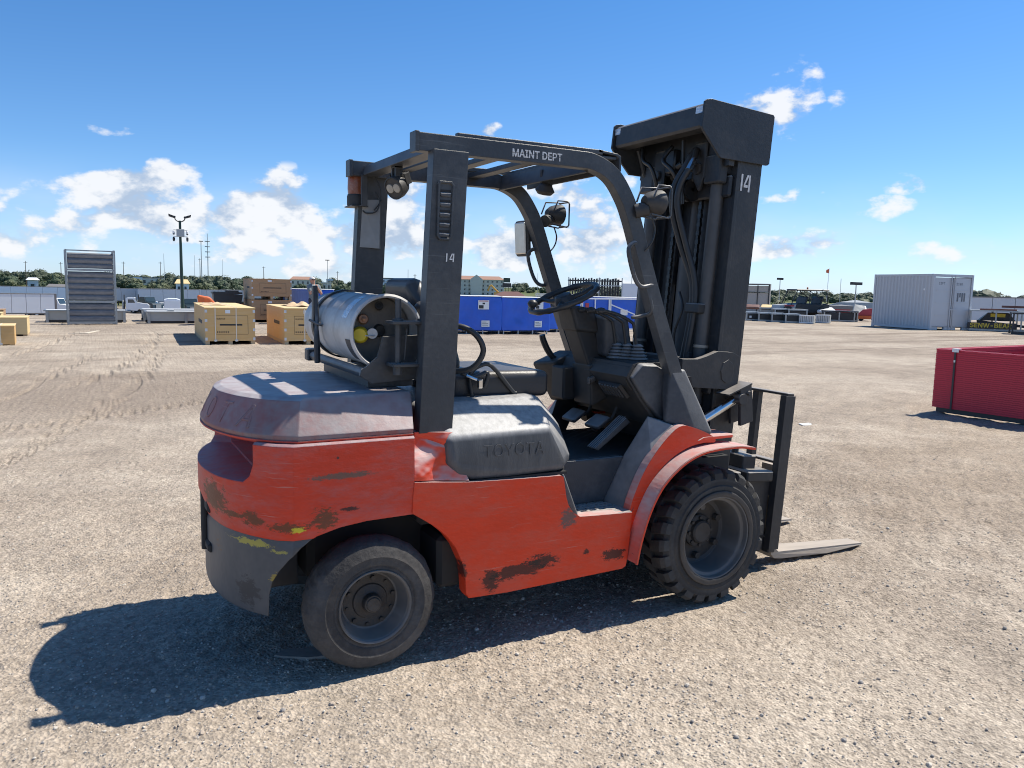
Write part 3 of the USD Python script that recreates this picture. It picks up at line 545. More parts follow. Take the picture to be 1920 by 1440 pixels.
# ---- seat
st = P('seat', rhull([(0.50, s*0.22, z) for s in (-1, 1) for z in (1.075, 1.135)]+[(0.94, s*0.24, z) for s in (-1, 1) for z in (1.075, 1.135)]+[(0.72, s*0.23, 1.14) for s in (-1, 1)], 0.032, True), m_vinyl, 40)
P('backrest', cat(rhull([(0.44, -0.21, 1.17), (0.44, 0.21, 1.17), (0.36, -0.19, 1.47), (0.36, 0.19, 1.47), (0.33, -0.13, 1.545), (0.33, 0.13, 1.545), (0.50, -0.16, 1.2), (0.50, 0.16, 1.2), (0.43, -0.15, 1.45), (0.43, 0.15, 1.45)], 0.045, True),
                  rhull([(0.40, -0.235, 1.22), (0.33, -0.215, 1.46), (0.44, -0.235, 1.22), (0.38, -0.215, 1.46)], 0.03, True), rhull([(0.40, 0.235, 1.22), (0.33, 0.215, 1.46), (0.44, 0.235, 1.22), (0.38, 0.215, 1.46)], 0.03, True)), m_vinyl, True, st)
P('seat_rail', cat(box(0.45, 0.95, -0.2, -0.15, 1.05, 1.09), box(0.45, 0.95, 0.15, 0.2, 1.05, 1.09)), m_under, False, st)
P('hip_restraint', tube([(0.56, -0.27, 1.06), (0.55, -0.27, 1.16), (0.60, -0.27, 1.20), (0.66, -0.27, 1.195), (0.77, -0.27, 1.075), (0.79, -0.27, 1.066)], 0.010, 10, 4), m_black, True, st)
P('belt_buckle', cat(box(0.575, 0.60, -0.305, -0.29, 1.10, 1.14, 0.004), tube([(0.52, -0.29, 1.16), (0.57, -0.295, 1.14)], 0.008, 8)), m_chrome, False, st)
P('belt_strap', tube([(0.50, -0.28, 1.17), (0.56, -0.29, 1.15), (0.63, -0.285, 1.17), (0.62, -0.28, 1.10)], 0.010, 6, 4), m_black, True, st)
P('gas_hose', tube([(0.30, -0.20, 1.33), (0.42, -0.34, 1.385), (0.50, -0.40, 1.36), (0.545, -0.41, 1.28), (0.50, -0.38, 1.20), (0.40, -0.30, 1.175), (0.36, -0.25, 1.10)], 0.013, 10, 6), m_black, True)

# ---- overhead guard
gpath = [(0.215, 2.128), (0.95, 2.128), (1.055, 2.122)]
leg = [(1.16, 2.075), (1.235, 1.985), (1.285, 1.885), (1.355, 1.70), (1.465, 1.42), (1.585, 1.13)]
full = np.vstack([V(gpath), V(leg)])
gp_ = np.vstack([V(gpath)[:1], cr(np.vstack([V(gpath)[1:], V(leg)]), 6)])
for s in (0, 1):
    g = P('guard_rail', both(band(gp_, 0.072, -0.472, -0.415))[s], m_guard, 30)
    x0 = 0.2
    P('end_lip', both(cat(box(0.198, 0.214, -0.476, -0.411, 2.088, 2.168)))[s], m_guard, False, g)
    pm_ = hull([(0.205, -0.520, 0.955), (0.352, -0.520, 0.955), (0.205, -0.455, 0.955), (0.352, -0.455, 0.955), (0.262, -0.512, 2.098), (0.414, -0.512, 2.098), (0.262, -0.452, 2.098), (0.414, -0.452, 2.098)])
    pp = P('rear_post', both(pm_)[s], m_guard)
    if s == 0:
        def onpost(x, z, d=0.0): return (x, -0.520+(z-0.955)/1.143*0.008-d, z)
        out = Polygon([(0.283, 1.975), (0.337, 1.975), (0.349, 1.96), (0.340, 1.755), (0.330, 1.742), (0.285, 1.742), (0.273, 1.757), (0.277, 1.962)])
        ring_ = out.difference(out.buffer(-0.009))
        P('vent_plate', cat(prism(ring_, -0.523, -0.512), prism(out.buffer(-0.008), -0.5165, -0.511)), m_guard, False, pp)
        for k in range(5):
            z = 1.935-0.040*k; x = 0.290-0.0015*k
            P('vent_louvre', cat(rhull([(x, -0.518, z-0.010), (x+0.042, -0.518, z-0.010), (x+0.004, -0.5175, z-0.018), (x+0.038, -0.5175, z-0.018)], 0.0055), ), m_guard, 30, pp)
            P('vent_slot', box(x-0.002, x+0.044, -0.5178, -0.512, z-0.004, z+0.006), m_under, False, pp)
        for ch, dx in (('1', 0.0), ('4', 0.016)):
            P('number', put_text(slim(digit(ch, 0.034), 0.9), (0.316+dx, -0.5162, 1.655), (1, 0, 0), (0.052, 0.007, 1)), m_white, False, pp)
gr = None
P('rear_crossbar', cat(hull([(0.265, -0.43, 2.095), (0.265, 0.43, 2.095), (0.275, -0.43, 2.140), (0.275, 0.43, 2.140), (0.345, -0.43, 2.095), (0.345, 0.43, 2.095), (0.335, -0.43, 2.140), (0.335, 0.43, 2.140)])), m_guard)
for x in (0.260+0.195, 0.650, 0.845):
    P('roof_slat', hull([(x, s*0.43, z) for s in (-1, 1) for z in (2.130, 2.152)]+[(x+0.060, s*0.43, z) for s in (-1, 1) for z in (2.130, 2.152)]), m_guard)
P('front_crossplate', cat(hull([(x, s*0.43, z) for s in (-1, 1) for x, z in ((1.036, 2.082), (1.044, 2.080), (1.050, 2.160), (1.060, 2.160))]), hull([(x, s*0.43, z) for s in (-1, 1) for x, z in ((1.050, 2.150), (1.050, 2.162), (1.20, 2.150), (1.20, 2.162))])), m_guard)
P('roof_rim', cat(box(0.40, 1.12, -0.435, -0.405, 2.166, 2.186), box(0.40, 1.12, 0.405, 0.435, 2.166, 2.186),
    prism(Polygon([(1.10, 2.186), (1.20, 2.178), (1.222, 2.168), (1.225, 2.10), (1.215, 2.10), (1.212, 2.160), (1.195, 2.168), (1.10, 2.176)]), -0.435, 0.435)), m_guard)
P('stencil_lettering', put_text(slim(stencil(text('MAINT DEPT', 0.031, 0.001, True)), 0.93), (0.632, -0.4725, 2.109), (1, 0, 0), (0, 0, 1)), m_white)
hn = P('horn', cat(move(lathe([(0.0005, 0), (0.035, 0.002), (0.05, 0.02), (0.03, 0.05), (0.0005, 0.06)], 20, 'z'), (1.06, -0.02, 2.02), rx=0.3), box(1.04, 1.10, -0.03, -0.01, 2.05, 2.14)), m_dark, 35)
# grab handles, wiring and lamps on the legs
def onleg(t):   # point on the leg centre line, by height
    return np.interp(t, [p[1] for p in leg[::-1]], [p[0] for p in leg[::-1]])
for s, y in ((0, -0.443), (1, 0.443)):
    sg = -1 if s == 0 else 1
    P('grab_handle', tube([(onleg(1.775), y+sg*0.012, 1.775), (onleg(1.775)-0.045, y+sg*0.028, 1.775), (onleg(1.74)-0.085, y+sg*0.034, 1.735), (onleg(1.64)-0.085, y+sg*0.034, 1.62), (onleg(1.60)-0.055, y+sg*0.028, 1.575), (onleg(1.585)+0.01, y+sg*0.02, 1.585)], 0.0105, 8, 5), m_guard, True)
    P('step_hook', tube([(onleg(1.55)-0.02, y+sg*0.02, 1.545), (onleg(1.50)-0.02, y+sg*0.02, 1.46), (onleg(1.46)-0.05, y-sg*0.03, 1.435), (onleg(1.46)-0.10, y-sg*0.05, 1.425)], 0.009, 8, 4), m_guard, True)
    c = V([1.392, -0.490, 1.966]) if s == 0 else V([1.455, 0.50, 1.982])
    kk = 0.86
    hl = P('headlamp', cat(move(lathe([(0.0005, -0.075), (0.026, -0.070), (0.044, -0.047), (0.056, -0.008), (0.059, 0.018), (0.056, 0.026)], 24, 'x'), c), cyl(c+V([-0.045, 0, -0.03]), c+V([-0.10, -sg*0.03, -0.045]), 0.034, 14)), m_dark, 40)
    P('lens', move(lathe([(0.055, 0.027), (0.035, 0.031), (0.0005, 0.033)], 24, 'x'), c), m_lens, True, hl)
    P('lamp_cage', cat(tube([c+kk*V(p) for p in ((-0.07, -0.055, -0.07), (0.045, -0.055, -0.085), (0.06, -0.055, -0.07), (0.06, -0.055, 0.07), (0.045, -0.055, 0.085), (-0.03, -0.055, 0.085), (-0.06, -0.055, 0.02))], 0.0045, 6),
        tube([c+kk*V(p) for p in ((-0.07, 0.055, -0.07), (0.045, 0.055, -0.085), (0.06, 0.055, -0.07), (0.06, 0.055, 0.07), (0.045, 0.055, 0.085), (-0.06, 0.055, 0.08), (-0.10, 0.04, 0.0))], 0.0045, 6),
        tube([c+kk*V((0.055, -0.055, 0.08)), c+kk*V((0.055, 0.055, 0.08))], 0.0045, 6), tube([c+kk*V((0.055, -0.055, -0.08)), c+kk*V((0.055, 0.055, -0.08))], 0.0045, 6)), m_guard, True, hl)
    P('lamp_wire', tube([c+V([-0.02, 0, -0.07]), c+V([0.0, 0, -0.13]), c+V([-0.02, 0, -0.19]), V([onleg(1.73), y+sg*0.02, 1.73])], 0.004, 6, 5), m_black, True, hl)
mr = P('mirror', rhull([(1.263, 0.485, 1.750), (1.258, 0.595, 1.750), (1.253, 0.485, 1.925), (1.248, 0.595, 1.925)], 0.014, True), m_dark, 40)
P('mirror_glass', rhull([(1.245, 0.490, 1.755), (1.240, 0.590, 1.755), (1.235, 0.490, 1.920), (1.230, 0.590, 1.920)], 0.006), m_mirror, False, mr)
P('mirror_arm', tube([(1.25, 0.57, 1.83), (1.29, 0.50, 1.83), (1.32, 0.445, 1.83)], 0.010, 8), m_dark, True, mr)
# flat cover on the left rear post, beacon, rear work lamp
P('post_cover', hull([(0.268, 0.455, 1.98), (0.365, 0.440, 1.985), (0.255, 0.455, 1.745), (0.355, 0.425, 1.74), (0.29, 0.46, 1.98), (0.37, 0.46, 1.985), (0.26, 0.46, 1.745), (0.375, 0.46, 1.74)]), m_cover)
bcn = V([0.255, 0.490, 1.965])
bk = P('beacon_bracket', cat(box(0.215, 0.30, 0.435, 0.56, 1.945, 1.951), box(0.255, 0.285, 0.400, 0.412, 1.945, 2.10), box(0.255, 0.285, 0.41, 0.44, 1.945, 1.951)), m_guard)
P('beacon_base', move(lathe([(0.0005, 0), (0.046, 0), (0.046, 0.045), (0.043, 0.055), (0.0005, 0.055)], 20, 'z'), bcn+V([0, 0, -0.013])), m_dark, 40, bk)
P('beacon_lens', move(lathe([(0.041, 0.0), (0.043, 0.03), (0.041, 0.085), (0.032, 0.100), (0.0005, 0.103)], 20, 'z'), bcn+V([0, 0, 0.042])), m_amber, 40, bk)
P('beacon_wire', tube([(0.27, 0.47, 1.945), (0.29, 0.44, 1.915), (0.34, 0.425, 1.925), (0.355, 0.42, 1.98), (0.33, 0.42, 2.02)], 0.004, 6, 5), m_black, True, bk)
wc = V([0.305, 0.035, 2.005]); D = V([-0.72, -0.35, -0.36]); D /= np.linalg.norm(D)
def aim(m, at, d):
    d = V(d)/np.linalg.norm(d); a = np.cross([0, 0, 1], d); a /= np.linalg.norm(a); b = np.cross(d, a)
    v = m.vertices; return trimesh.Trimesh(V(at)+v[:, 2:3]*d+v[:, 0:1]*a+v[:, 1:2]*b, m.faces, process=False)
wl = P('work_lamp', cat(aim(lathe([(0.0005, -0.055), (0.03, -0.055), (0.042, -0.04), (0.052, -0.01), (0.053, 0.022), (0.048, 0.025), (0.046, 0.020), (0.0005, 0.020)], 24, 'z'), wc, D), *[aim(box(-0.045+0.018*k, -0.040+0.018*k, 0.0, 0.052, -0.055, -0.02), wc, D) for k in range(6)]), m_dark, 40)
P('lens', cat(aim(move(lathe([(0.022, 0), (0.02, 0.006), (0.0005, 0.009)], 16, 'z'), (0.021, 0, 0.019)), wc, D), aim(move(lathe([(0.022, 0), (0.02, 0.006), (0.0005, 0.009)], 16, 'z'), (-0.021, 0, 0.019)), wc, D)), m_lens, 40, wl)
P('lamp_bracket', cat(box(0.29, 0.325, 0.01, 0.02, 2.04, 2.10), box(0.29, 0.325, 0.055, 0.065, 2.04, 2.10), box(0.29, 0.325, 0.01, 0.065, 2.09, 2.10)), m_guard, False, wl)
P('post_wire', tube([(0.33, 0.42, 2.09), (0.36, 0.425, 2.04), (0.365, 0.43, 1.98), (0.33, 0.43, 1.93)], 0.0035, 6, 5), m_black, True)

# ---- gas bottle cradle on the counterweight
P('tank_cradle', cat(hull([(0.005, -0.372, 1.185), (0.06, -0.372, 1.15), (0.26, -0.372, 1.165), (0.26, -0.372, 1.23), (0.26, -0.36, 1.23), (0.005, -0.36, 1.185), (0.06, -0.36, 1.15), (0.26, -0.36, 1.165)]),
    prism(Polygon([(0.0, 1.185), (0.05, 1.15), (0.26, 1.165), (0.26, 1.35), (0.10, 1.345), (0.092, 1.315), (0.075, 1.26), (0.03, 1.222), (0.008, 1.21)]), -0.375, -0.363),
    cyl((0.030, -0.362, 1.192), (0.0, 0.37, 1.205), 0.021, 12), cyl((0.20, -0.36, 1.195), (0.24, 0.40, 1.195), 0.024, 12), box(-0.03, 0.035, 0.36, 0.425, 1.18, 1.24, 0.006), box(0.06, 0.26, -0.30, 0.40, 1.125, 1.165)), m_guard, 30)
P('cradle_hinge', cat(prism(Polygon([(0.105, 1.412), (0.235, 1.412), (0.262, 1.39), (0.262, 1.25), (0.24, 1.226), (0.11, 1.226), (0.11, 1.238), (0.235, 1.238), (0.250, 1.254), (0.250, 1.384), (0.23, 1.400), (0.105, 1.400)]), -0.478, -0.385),
    cyl((0.145, -0.43, 1.21), (0.145, -0.43, 1.50), 0.013, 10), cyl((0.145, -0.43, 1.19), (0.145, -0.43, 1.225), 0.022, 8), cyl((0.145, -0.43, 1.402), (0.145, -0.43, 1.42), 0.024, 10), cyl((0.175, -0.425, 1.25), (0.185, -0.425, 1.38), 0.005, 6), box(0.24, 0.275, -0.47, -0.40, 1.2, 1.42)), m_guard, 30)
# ---- mast: built upright, then tipped forward a little
TILT = math.radians(4.2); PIV = V([1.875, 0, 0.30])
def tip(m):
    v = m.vertices-PIV; c, s_ = math.cos(TILT), math.sin(TILT)
    return trimesh.Trimesh(np.c_[v[:, 0]*c+v[:, 2]*s_, v[:, 1], -v[:, 0]*s_+v[:, 2]*c]+PIV, m.faces, process=False)
Q = lambda name, mesh, mat, smooth=False, parent=None, label=None: P(name, tip(mesh), mat, smooth, parent, label)
def chan(x0, x1, yo, w, t, z0, z1):
    """channel rail open to the inside; yo outer face, w flange width (signed inwards)"""
    s = 1 if w > 0 else -1
    a, b = sorted((yo, yo+s*t)); c, d = sorted((yo, yo+w))
    return cat(box(x0, x1, a, b, z0, z1), box(x0, x0+0.022, min(c, d)+(0.0005), max(c, d), z0+.001, z1-.001), box(x1-0.022, x1, min(c, d)+0.0005, max(c, d), z0+.001, z1-.001))
Z0, Z1 = 0.13, 2.475
for s, sg in ((0, -1), (1, 1)):
    o = Q('outer_rail', chan(1.862, 2.028, sg*0.370, -sg*0.075, 0.016, Z0, 2.26), m_mast)
    if s == 0:
        for ch, dx in (('1', 0.0), ('4', 0.022)):
            Q('number', put_text(slim(digit(ch, 0.086), 0.78), (1.893+dx, -0.3712, 2.085), (1, 0, 0), (0, 0, 1)), m_white, False, o)
    Q('middle_rail', chan(1.885, 2.02, sg*0.292, -sg*0.088, 0.016, Z0+0.05, 2.38), m_mast)
    Q('inner_rail', chan(1.90, 2.02, sg*0.200, -sg*0.10, 0.015, Z0+0.08, 2.36), m_mast)
    Q('lift_cylinder', cyl((1.835, sg*0.265, 0.30), (1.835, sg*0.265, 2.20), 0.036, 18), m_barrel, 40)
    Q('cylinder_collar', cyl((1.835, sg*0.265, 1.26), (1.835, sg*0.265, 1.275), 0.040, 18), m_fork, 40)
    Q('cylinder_head', box(1.80, 1.87, sg*0.265-0.06, sg*0.265+0.03, 2.17, 2.235, 0.006), m_mast)
    cv = prism(Polygon([(1.585, 2.352), (1.590, 2.475), (1.602, 2.486), (1.632, 2.493), (2.052, 2.495), (2.062, 2.485), (2.060, 2.246), (2.048, 2.236), (1.725, 2.222), (1.600, 2.333)]), sg*0.3745, sg*0.3875)
    Q('mast_head_plate', cv, m_mast)
    for k in range(3):
        pass
    ch = []
    for k in range(70):
        ch.append(box(1.868, 1.884, sg*0.105-(0.009 if k % 2 else 0.013), sg*0.105+(0.009 if k % 2 else 0.013), 0.55+k*0.0235, 0.5725+k*0.0235))
    Q('lift_chain', cat(*ch), m_grease)
    Q('chain_wheel', move(lathe([(0.012, -0.02), (0.055, -0.02), (0.042, -0.008), (0.042, 0.008), (0.055, 0.02), (0.012, 0.02)], 24, 'y'), (1.875, sg*0.105, 2.22)), m_grease, 40)
    brk = prism(Polygon([(1.60, 1.06), (1.60, 1.20), (1.70, 1.205), (1.755, 1.222), (1.83, 1.252), (1.93, 1.252), (1.985, 1.232), (1.99, 1.055)]), sg*0.374, sg*0.408)
    Q('mast_arm_bracket', cat(brk, prism(Polygon([(1.905+0.045*math.cos(a), 1.15+0.062*math.sin(a)) for a in np.arange(8)*PI/4]), sg*0.4075, sg*0.412)), m_mast)
    # tilt cylinder
    a, b = V([1.70, sg*0.425, 0.852]), V([2.02, sg*0.43, 1.005])
    P('tilt_cylinder', cat(cyl(a-0.25*(b-a), a+0.18*(b-a), 0.048, 18), cyl(a+0.10*(b-a), a+0.24*(b-a), 0.054, 18)), m_dark, 40)
    P('tilt_rod', cyl(a+0.2*(b-a), b, 0.0235, 16), m_chrome, 40)
    P('tilt_bracket', cat(hull([b+V(p) for p in ((-0.015, -0.045, 0.05), (0.06, -0.045, 0.075), (0.085, -0.045, -0.12), (0.0, -0.045, -0.14), (-0.015, -0.025, 0.05), (0.06, -0.025, 0.075), (0.085, -0.025, -0.12), (0.0, -0.025, -0.14))]),
        hull([b+V(p) for p in ((-0.015, 0.028, 0.05), (0.06, 0.028, 0.075), (0.085, 0.028, -0.12), (0.0, 0.028, -0.14), (-0.015, 0.045, 0.05), (0.06, 0.045, 0.075), (0.085, 0.045, -0.12), (0.0, 0.045, -0.14))]),
        cyl(b+V([0, -0.055, 0]), b+V([0, 0.05, 0]), 0.03, 14), cyl(b+V([0.045, -0.055, 0.03]), b+V([0.045, 0.05, 0.03]), 0.013, 8), hull([b+V(p) for p in ((-0.10, -0.05, 0.03), (-0.10, 0.05, 0.03), (0.06, -0.05, 0.085), (0.06, 0.05, 0.085), (-0.10, -0.05, 0.022), (-0.10, 0.05, 0.022), (0.06, -0.05, 0.076), (0.06, 0.05, 0.076))])), m_mast, 40)
Q('mast_head_beam', cat(box(1.598, 1.690, -0.3735, 0.3735, 2.352, 2.472, 0.012), box(1.69, 1.86, -0.36, 0.36, 2.44, 2.468), box(1.80, 1.835, -0.37, 0.37, 2.20, 2.445)), m_mast)
for y in (-0.345, 0.355):
    Q('warning_sticker', box(1.5965, 1.599, y-0.03, y+0.03, 2.425, 2.458), m_stick)
for m in (box(1.835, 1.86, -0.355, 0.355, 2.05, 2.16, 0.01), box(1.93, 1.945, -0.34, 0.34, 1.6, 2.3), box(1.84, 1.862, -0.36, 0.36, 1.02, 1.20, 0.01), box(1.845, 1.86, -0.28, 0.28, 2.22, 2.33, 0.01), box(1.84, 1.862, -0.36, 0.36, 0.30, 0.44)):
    Q('cross_member', m, m_mast)
Q('free_lift_cylinder', cat(cyl((1.94, 0.0, 0.30), (1.94, 0.0, 1.75), 0.070, 20), cyl((1.94, 0, 1.75), (1.94, 0, 2.2), 0.032, 16)), m_barrel, 40)
Q('valve_block', cat(box(1.78, 1.86, -0.13, -0.05, 2.14, 2.30, 0.01), box(1.76, 1.84, 0.02, 0.10, 2.20, 2.33, 0.01), cyl((1.79, -0.02, 2.25), (1.79, 0.07, 2.22), 0.02, 10), cyl((1.80, 0.15, 2.30), (1.80, 0.20, 2.05), 0.012, 8)), m_grease, 40)
for d in (0.0, 0.045):
    Q('hydraulic_hose', tube([(1.76, -0.16+d*0.2, 2.30), (1.715, -0.19+d, 2.22), (1.675, -0.155+d, 2.10), (1.68, -0.150+d, 1.98), (1.73, -0.185+d, 1.80), (1.78, -0.225+d*0.6, 1.62), (1.79, -0.235+d*0.5, 1.46), (1.785, -0.215+d*0.6, 1.20), (1.80, -0.17+d, 1.0)], 0.0165, 10, 6), m_black, True)
for y in (-0.165, 0.175):
    Q('chain_anchor', cat(rhull([(1.79, y-0.035, 2.33), (1.79, y+0.035, 2.33), (1.79, y-0.035, 2.16), (1.79, y+0.035, 2.16), (1.80, y, 2.10)], 0.012), cyl((1.775, y, 2.20), (1.76, y, 2.20), 0.03, 10)), m_mast, 35)
Q('rail_head', box(1.775, 1.835, -0.335, -0.215, 2.115, 2.26, 0.008), m_mast); Q('rail_head', box(1.775, 1.835, 0.215, 0.335, 2.115, 2.26, 0.008), m_mast)
Q('hose_loop', tube([(1.72, 0.26, 2.36), (1.70, 0.22, 2.28), (1.71, 0.16, 2.24), (1.74, 0.14, 2.16), (1.78, 0.16, 2.06)], 0.011, 8, 5), m_grease, True)
Q('hose_loop', tube([(1.74, 0.02, 2.34), (1.70, 0.04, 2.26), (1.71, -0.03, 2.20), (1.76, -0.05, 2.12)], 0.012, 8, 5), m_grease, True)
Q('grease_pipe', cat(cyl((1.72, -0.09, 2.35), (1.76, -0.09, 2.02), 0.010, 8), cyl((1.72, 0.30, 2.35), (1.80, 0.30, 2.18), 0.014, 8)), m_grease)
Q('hose_fitting', cat(cyl((1.725, -0.185, 2.24), (1.70, -0.185, 2.18), 0.021, 10), cyl((1.735, -0.150, 2.23), (1.712, -0.142, 2.16), 0.021, 10)), m_chrome, 40)
Q('hose_clamp', box(1.765, 1.815, -0.295, -0.185, 1.440, 1.492, 0.006), m_mast); Q('hose_clamp', box(1.775, 1.80, -0.25, -0.19, 1.20, 1.23), m_mast)
Q('thin_hose', tube([(1.80, -0.09, 1.55), (1.78, -0.15, 1.46), (1.775, -0.11, 1.32), (1.79, -0.12, 1.15)], 0.008, 8, 6), m_black, True)
Q('hose_pulley', move(lathe([(0.01, -0.015), (0.06, -0.015), (0.05, 0), (0.06, 0.015), (0.01, 0.015)], 24, 'y'), (1.80, -0.10, 2.10)), m_grease, 40)

# ---- carriage, load backrest and forks
Q('carriage', cat(box(2.06, 2.14, -0.36, 0.36, 0.50, 0.60, 0.006), box(2.06, 2.14, -0.36, 0.36, 0.10, 0.20, 0.006), box(2.05, 2.13, -0.22, -0.15, 0.10, 0.66), box(2.05, 2.13, 0.15, 0.22, 0.10, 0.66), box(2.14, 2.40, -0.33, 0.33, 0.13, 0.56, 0.01), box(2.17, 2.37, -0.375, 0.375, 0.545, 0.605, 0.008),
    box(2.20, 2.30, -0.30, -0.14, 0.60, 0.68, 0.006), cyl((2.23, -0.2, 0.67), (2.23, -0.2, 0.73), 0.02, 8), box(2.40, 2.455, -0.37, 0.37, 0.45, 0.57, 0.006), box(2.40, 2.455, -0.37, 0.37, 0.13, 0.22, 0.006)), m_mast)
Q('load_backrest', cat(box(2.408, 2.462, -0.372, 0.372, 1.030, 1.045, 0.003), box(2.408, 2.462, -0.372, 0.372, 0.640, 0.655, 0.003), box(2.398, 2.472, -0.374, -0.332, 0.15, 1.03), box(2.398, 2.472, 0.332, 0.374, 0.15, 1.03), box(2.42, 2.455, -0.145, -0.10, 0.57, 1.03), box(2.42, 2.455, 0.10, 0.145, 0.57, 1.03)), m_mast)
def fork_mesh(y):
    sh = [(2.458, 0.60), (2.500, 0.60), (2.500, 0.145), (2.515, 0.115), (2.550, 0.095)]
    pr_ = [(2.458, 0.62), (2.500, 0.62), (2.500, 0.170), (2.506, 0.135), (2.530, 0.118), (3.27, 0.120), (3.28, 0.112), (3.26, 0.108), (2.95, 0.080), (2.56, 0.075), (2.50, 0.080), (2.472, 0.105), (2.458, 0.150)]
    return prism(Polygon(pr_), y-0.066, y+0.066)
for y in (-0.262, 0.300):
    m = tip(fork_mesh(y)); v = m.vertices
    # narrow the blade towards its tip
    k = np.clip((v[:, 0]-3.10)/0.20, 0, 1); v[:, 1] = y+(v[:, 1]-y)*(1-0.42*k**2)
    P('fork', trimesh.Trimesh(v, m.faces, process=False), m_fork)

# ---- wheels
def front_wheel(sg):
    R, yo, W = 0.3419, 0.635, 0.205
    c = V([1.7497, 0, R])
    def put(m):
        v = m.vertices.copy(); v[:, 1] += -yo
        m = trimesh.Trimesh(v+c, m.faces, process=False)
        return m if sg < 0 else mirror(m)
    rim = put(lathe([(0.212, 0.006), (0.208, 0.004), (0.203, 0.006), (0.200, 0.030), (0.186, 0.036), (0.180, 0.05), (0.176, 0.15), (0.172, 0.158), (0.10, 0.160), (0.09, 0.162), (0.0005, 0.162)][::-1], 64))
    w = P('front_wheel', rim, m_rim, 30)
    P('lock_ring', put(rough_up(lathe([(0.211, 0.012), (0.211, 0.001), (0.216, -0.003), (0.232, -0.004), (0.238, 0.0), (0.240, 0.012)][::-1], 96), 0.003, 30, 6)), m_hub, 35, w)
    r0 = R-0.030
    carc = lathe([(0.232, 0.012), (0.246, 0.006), (0.262, 0.004), (0.268, 0.010), (0.285, 0.012), (0.297, 0.010), (r0-0.008, 0.020), (r0+0.004, 0.034), (r0+0.006, 0.5*W), (r0+0.004, W-0.034), (r0-0.008, W-0.02), (0.285, W-0.012), (0.24, W-0.01), (0.20, W-0.01)][::-1], 72)
    lugs = []
    n = 24
    for k in range(n):
        for side in (0, 1):
            a0 = 2*PI*(k+0.5*side)/n
            def pt(da, r, y): a = a0+da; return (r*math.cos(a), y if side == 0 else W-y, r*math.sin(a))
            pts = []
            for y, sk, hw in ((0.013, 0.0, 0.083), (0.032, 0.01, 0.083), (W*0.40, 0.05, 0.080), (W*0.51, 0.07, 0.078)):
                rr_ = R-0.016 if y < 0.02 else R
                for da in (-hw, -hw*0.3, hw*0.3, hw):
                    pts += [pt(da+sk, rr_-(0.002 if abs(da) > hw*0.5 else 0), y)]
                    if y < 0.1: pts += [pt(da*1.05+sk, r0-0.012, y+0.006)]
                    else: pts += [pt(da*1.05+sk, r0-0.004, y)]
            pts += [pt(-0.085, R-0.045, 0.010), pt(0.085, R-0.045, 0.010)]
            lugs.append(hull(pts))
    P('tyre', put(rough_up(cat(carc, *lugs), 0.0015, 22, 3)), m_rub, 28, w)
    P('hub', put(cat(lathe([(0.085, 0.165), (0.085, 0.140), (0.078, 0.134), (0.062, 0.132), (0.058, 0.115), (0.05, 0.108), (0.0005, 0.106)][::-1], 40), lathe([(0.15, 0.163), (0.15, 0.156), (0.0005, 0.156)][::-1], 48),
        *[cyl((0.071*math.cos(a), 0.137, 0.071*math.sin(a)), (0.071*math.cos(a), 0.124, 0.071*math.sin(a)), 0.009, 6) for a in np.arange(8)*PI/4])), m_hub, 35, w)
    for k in range(6):
        a = k*PI/3+0.45
        P('lug_nut', put(cyl((0.128*math.cos(a), 0.158, 0.128*math.sin(a)), (0.128*math.cos(a), 0.126, 0.128*math.sin(a)), 0.018, 6)), m_rim if k == 1 else m_hub, False, w)
def rear_wheel(sg):
    R, yo, W = 0.2748, 0.585, 0.165
    c = V([0, 0, R])
    def put(m):
        v = m.vertices.copy(); v[:, 1] += -yo
        m = trimesh.Trimesh(v+c, m.faces, process=False)
        return m if sg < 0 else mirror(m)
    w = P('rear_wheel', put(lathe([(0.143, 0.002), (0.151, -0.003), (0.153, 0.003), (0.147, 0.010), (0.140, 0.014), (0.134, 0.030), (0.126, 0.060), (0.118, 0.078), (0.108, 0.083), (0.07, 0.084), (0.0005, 0.084)][::-1], 64)), m_rim, 35)
    prof = [(0.147, 0.008), (0.158, 0.004), (0.168, 0.006), (0.172, 0.002), (0.180, 0.000), (0.200, -0.002), (0.207, -0.006), (0.212, -0.003), (0.222, 0.002), (0.243, 0.010), (0.258, 0.022), (0.268, 0.042), (0.2735, 0.070), (0.2748, W/2)]
    prof = prof+[(r, W-y) for r, y in prof[::-1]]+[(0.13, W-0.02)]
    ty = lathe(prof[::-1], 120)
    v = ty.vertices; rr_ = np.hypot(v[:, 0], v[:, 2]); k = np.clip((rr_-0.225)/0.03, 0, 1)
    n = meshkit.fbm(v*28, 4, 5)-0.5; n2 = meshkit.noise(v*V([60, 25, 60]), 9)
    d = k*(n*0.015-0.007*(n2 > 0.84))
    v = v*(1+(d/np.maximum(rr_, .05)))[:, None]*V([1, 0, 1])+v*V([0, 1, 0])
    P('tyre', put(trimesh.Trimesh(v, ty.faces, process=False)), m_rub2, 40, w)
    P('hub', put(cat(lathe([(0.112, 0.084), (0.111, 0.080), (0.074, 0.079), (0.070, 0.072), (0.048, 0.066), (0.040, 0.060), (0.038, 0.038), (0.034, 0.033), (0.0005, 0.032)][::-1], 40), rough_up(lathe([(0.031, 0.034), (0.026, 0.028), (0.0005, 0.027)][::-1], 24), 0.002, 80))), m_hub, 35, w)
    for k in range(10):
        a = k*PI/5+0.2; big = k % 2 == 0
        P('lug_nut', put(cyl((0.098*math.cos(a), 0.086, 0.098*math.sin(a)), (0.098*math.cos(a), 0.066 if big else 0.072, 0.098*math.sin(a)), 0.0095 if big else 0.007, 6 if big else 10)), m_hub, False, w)
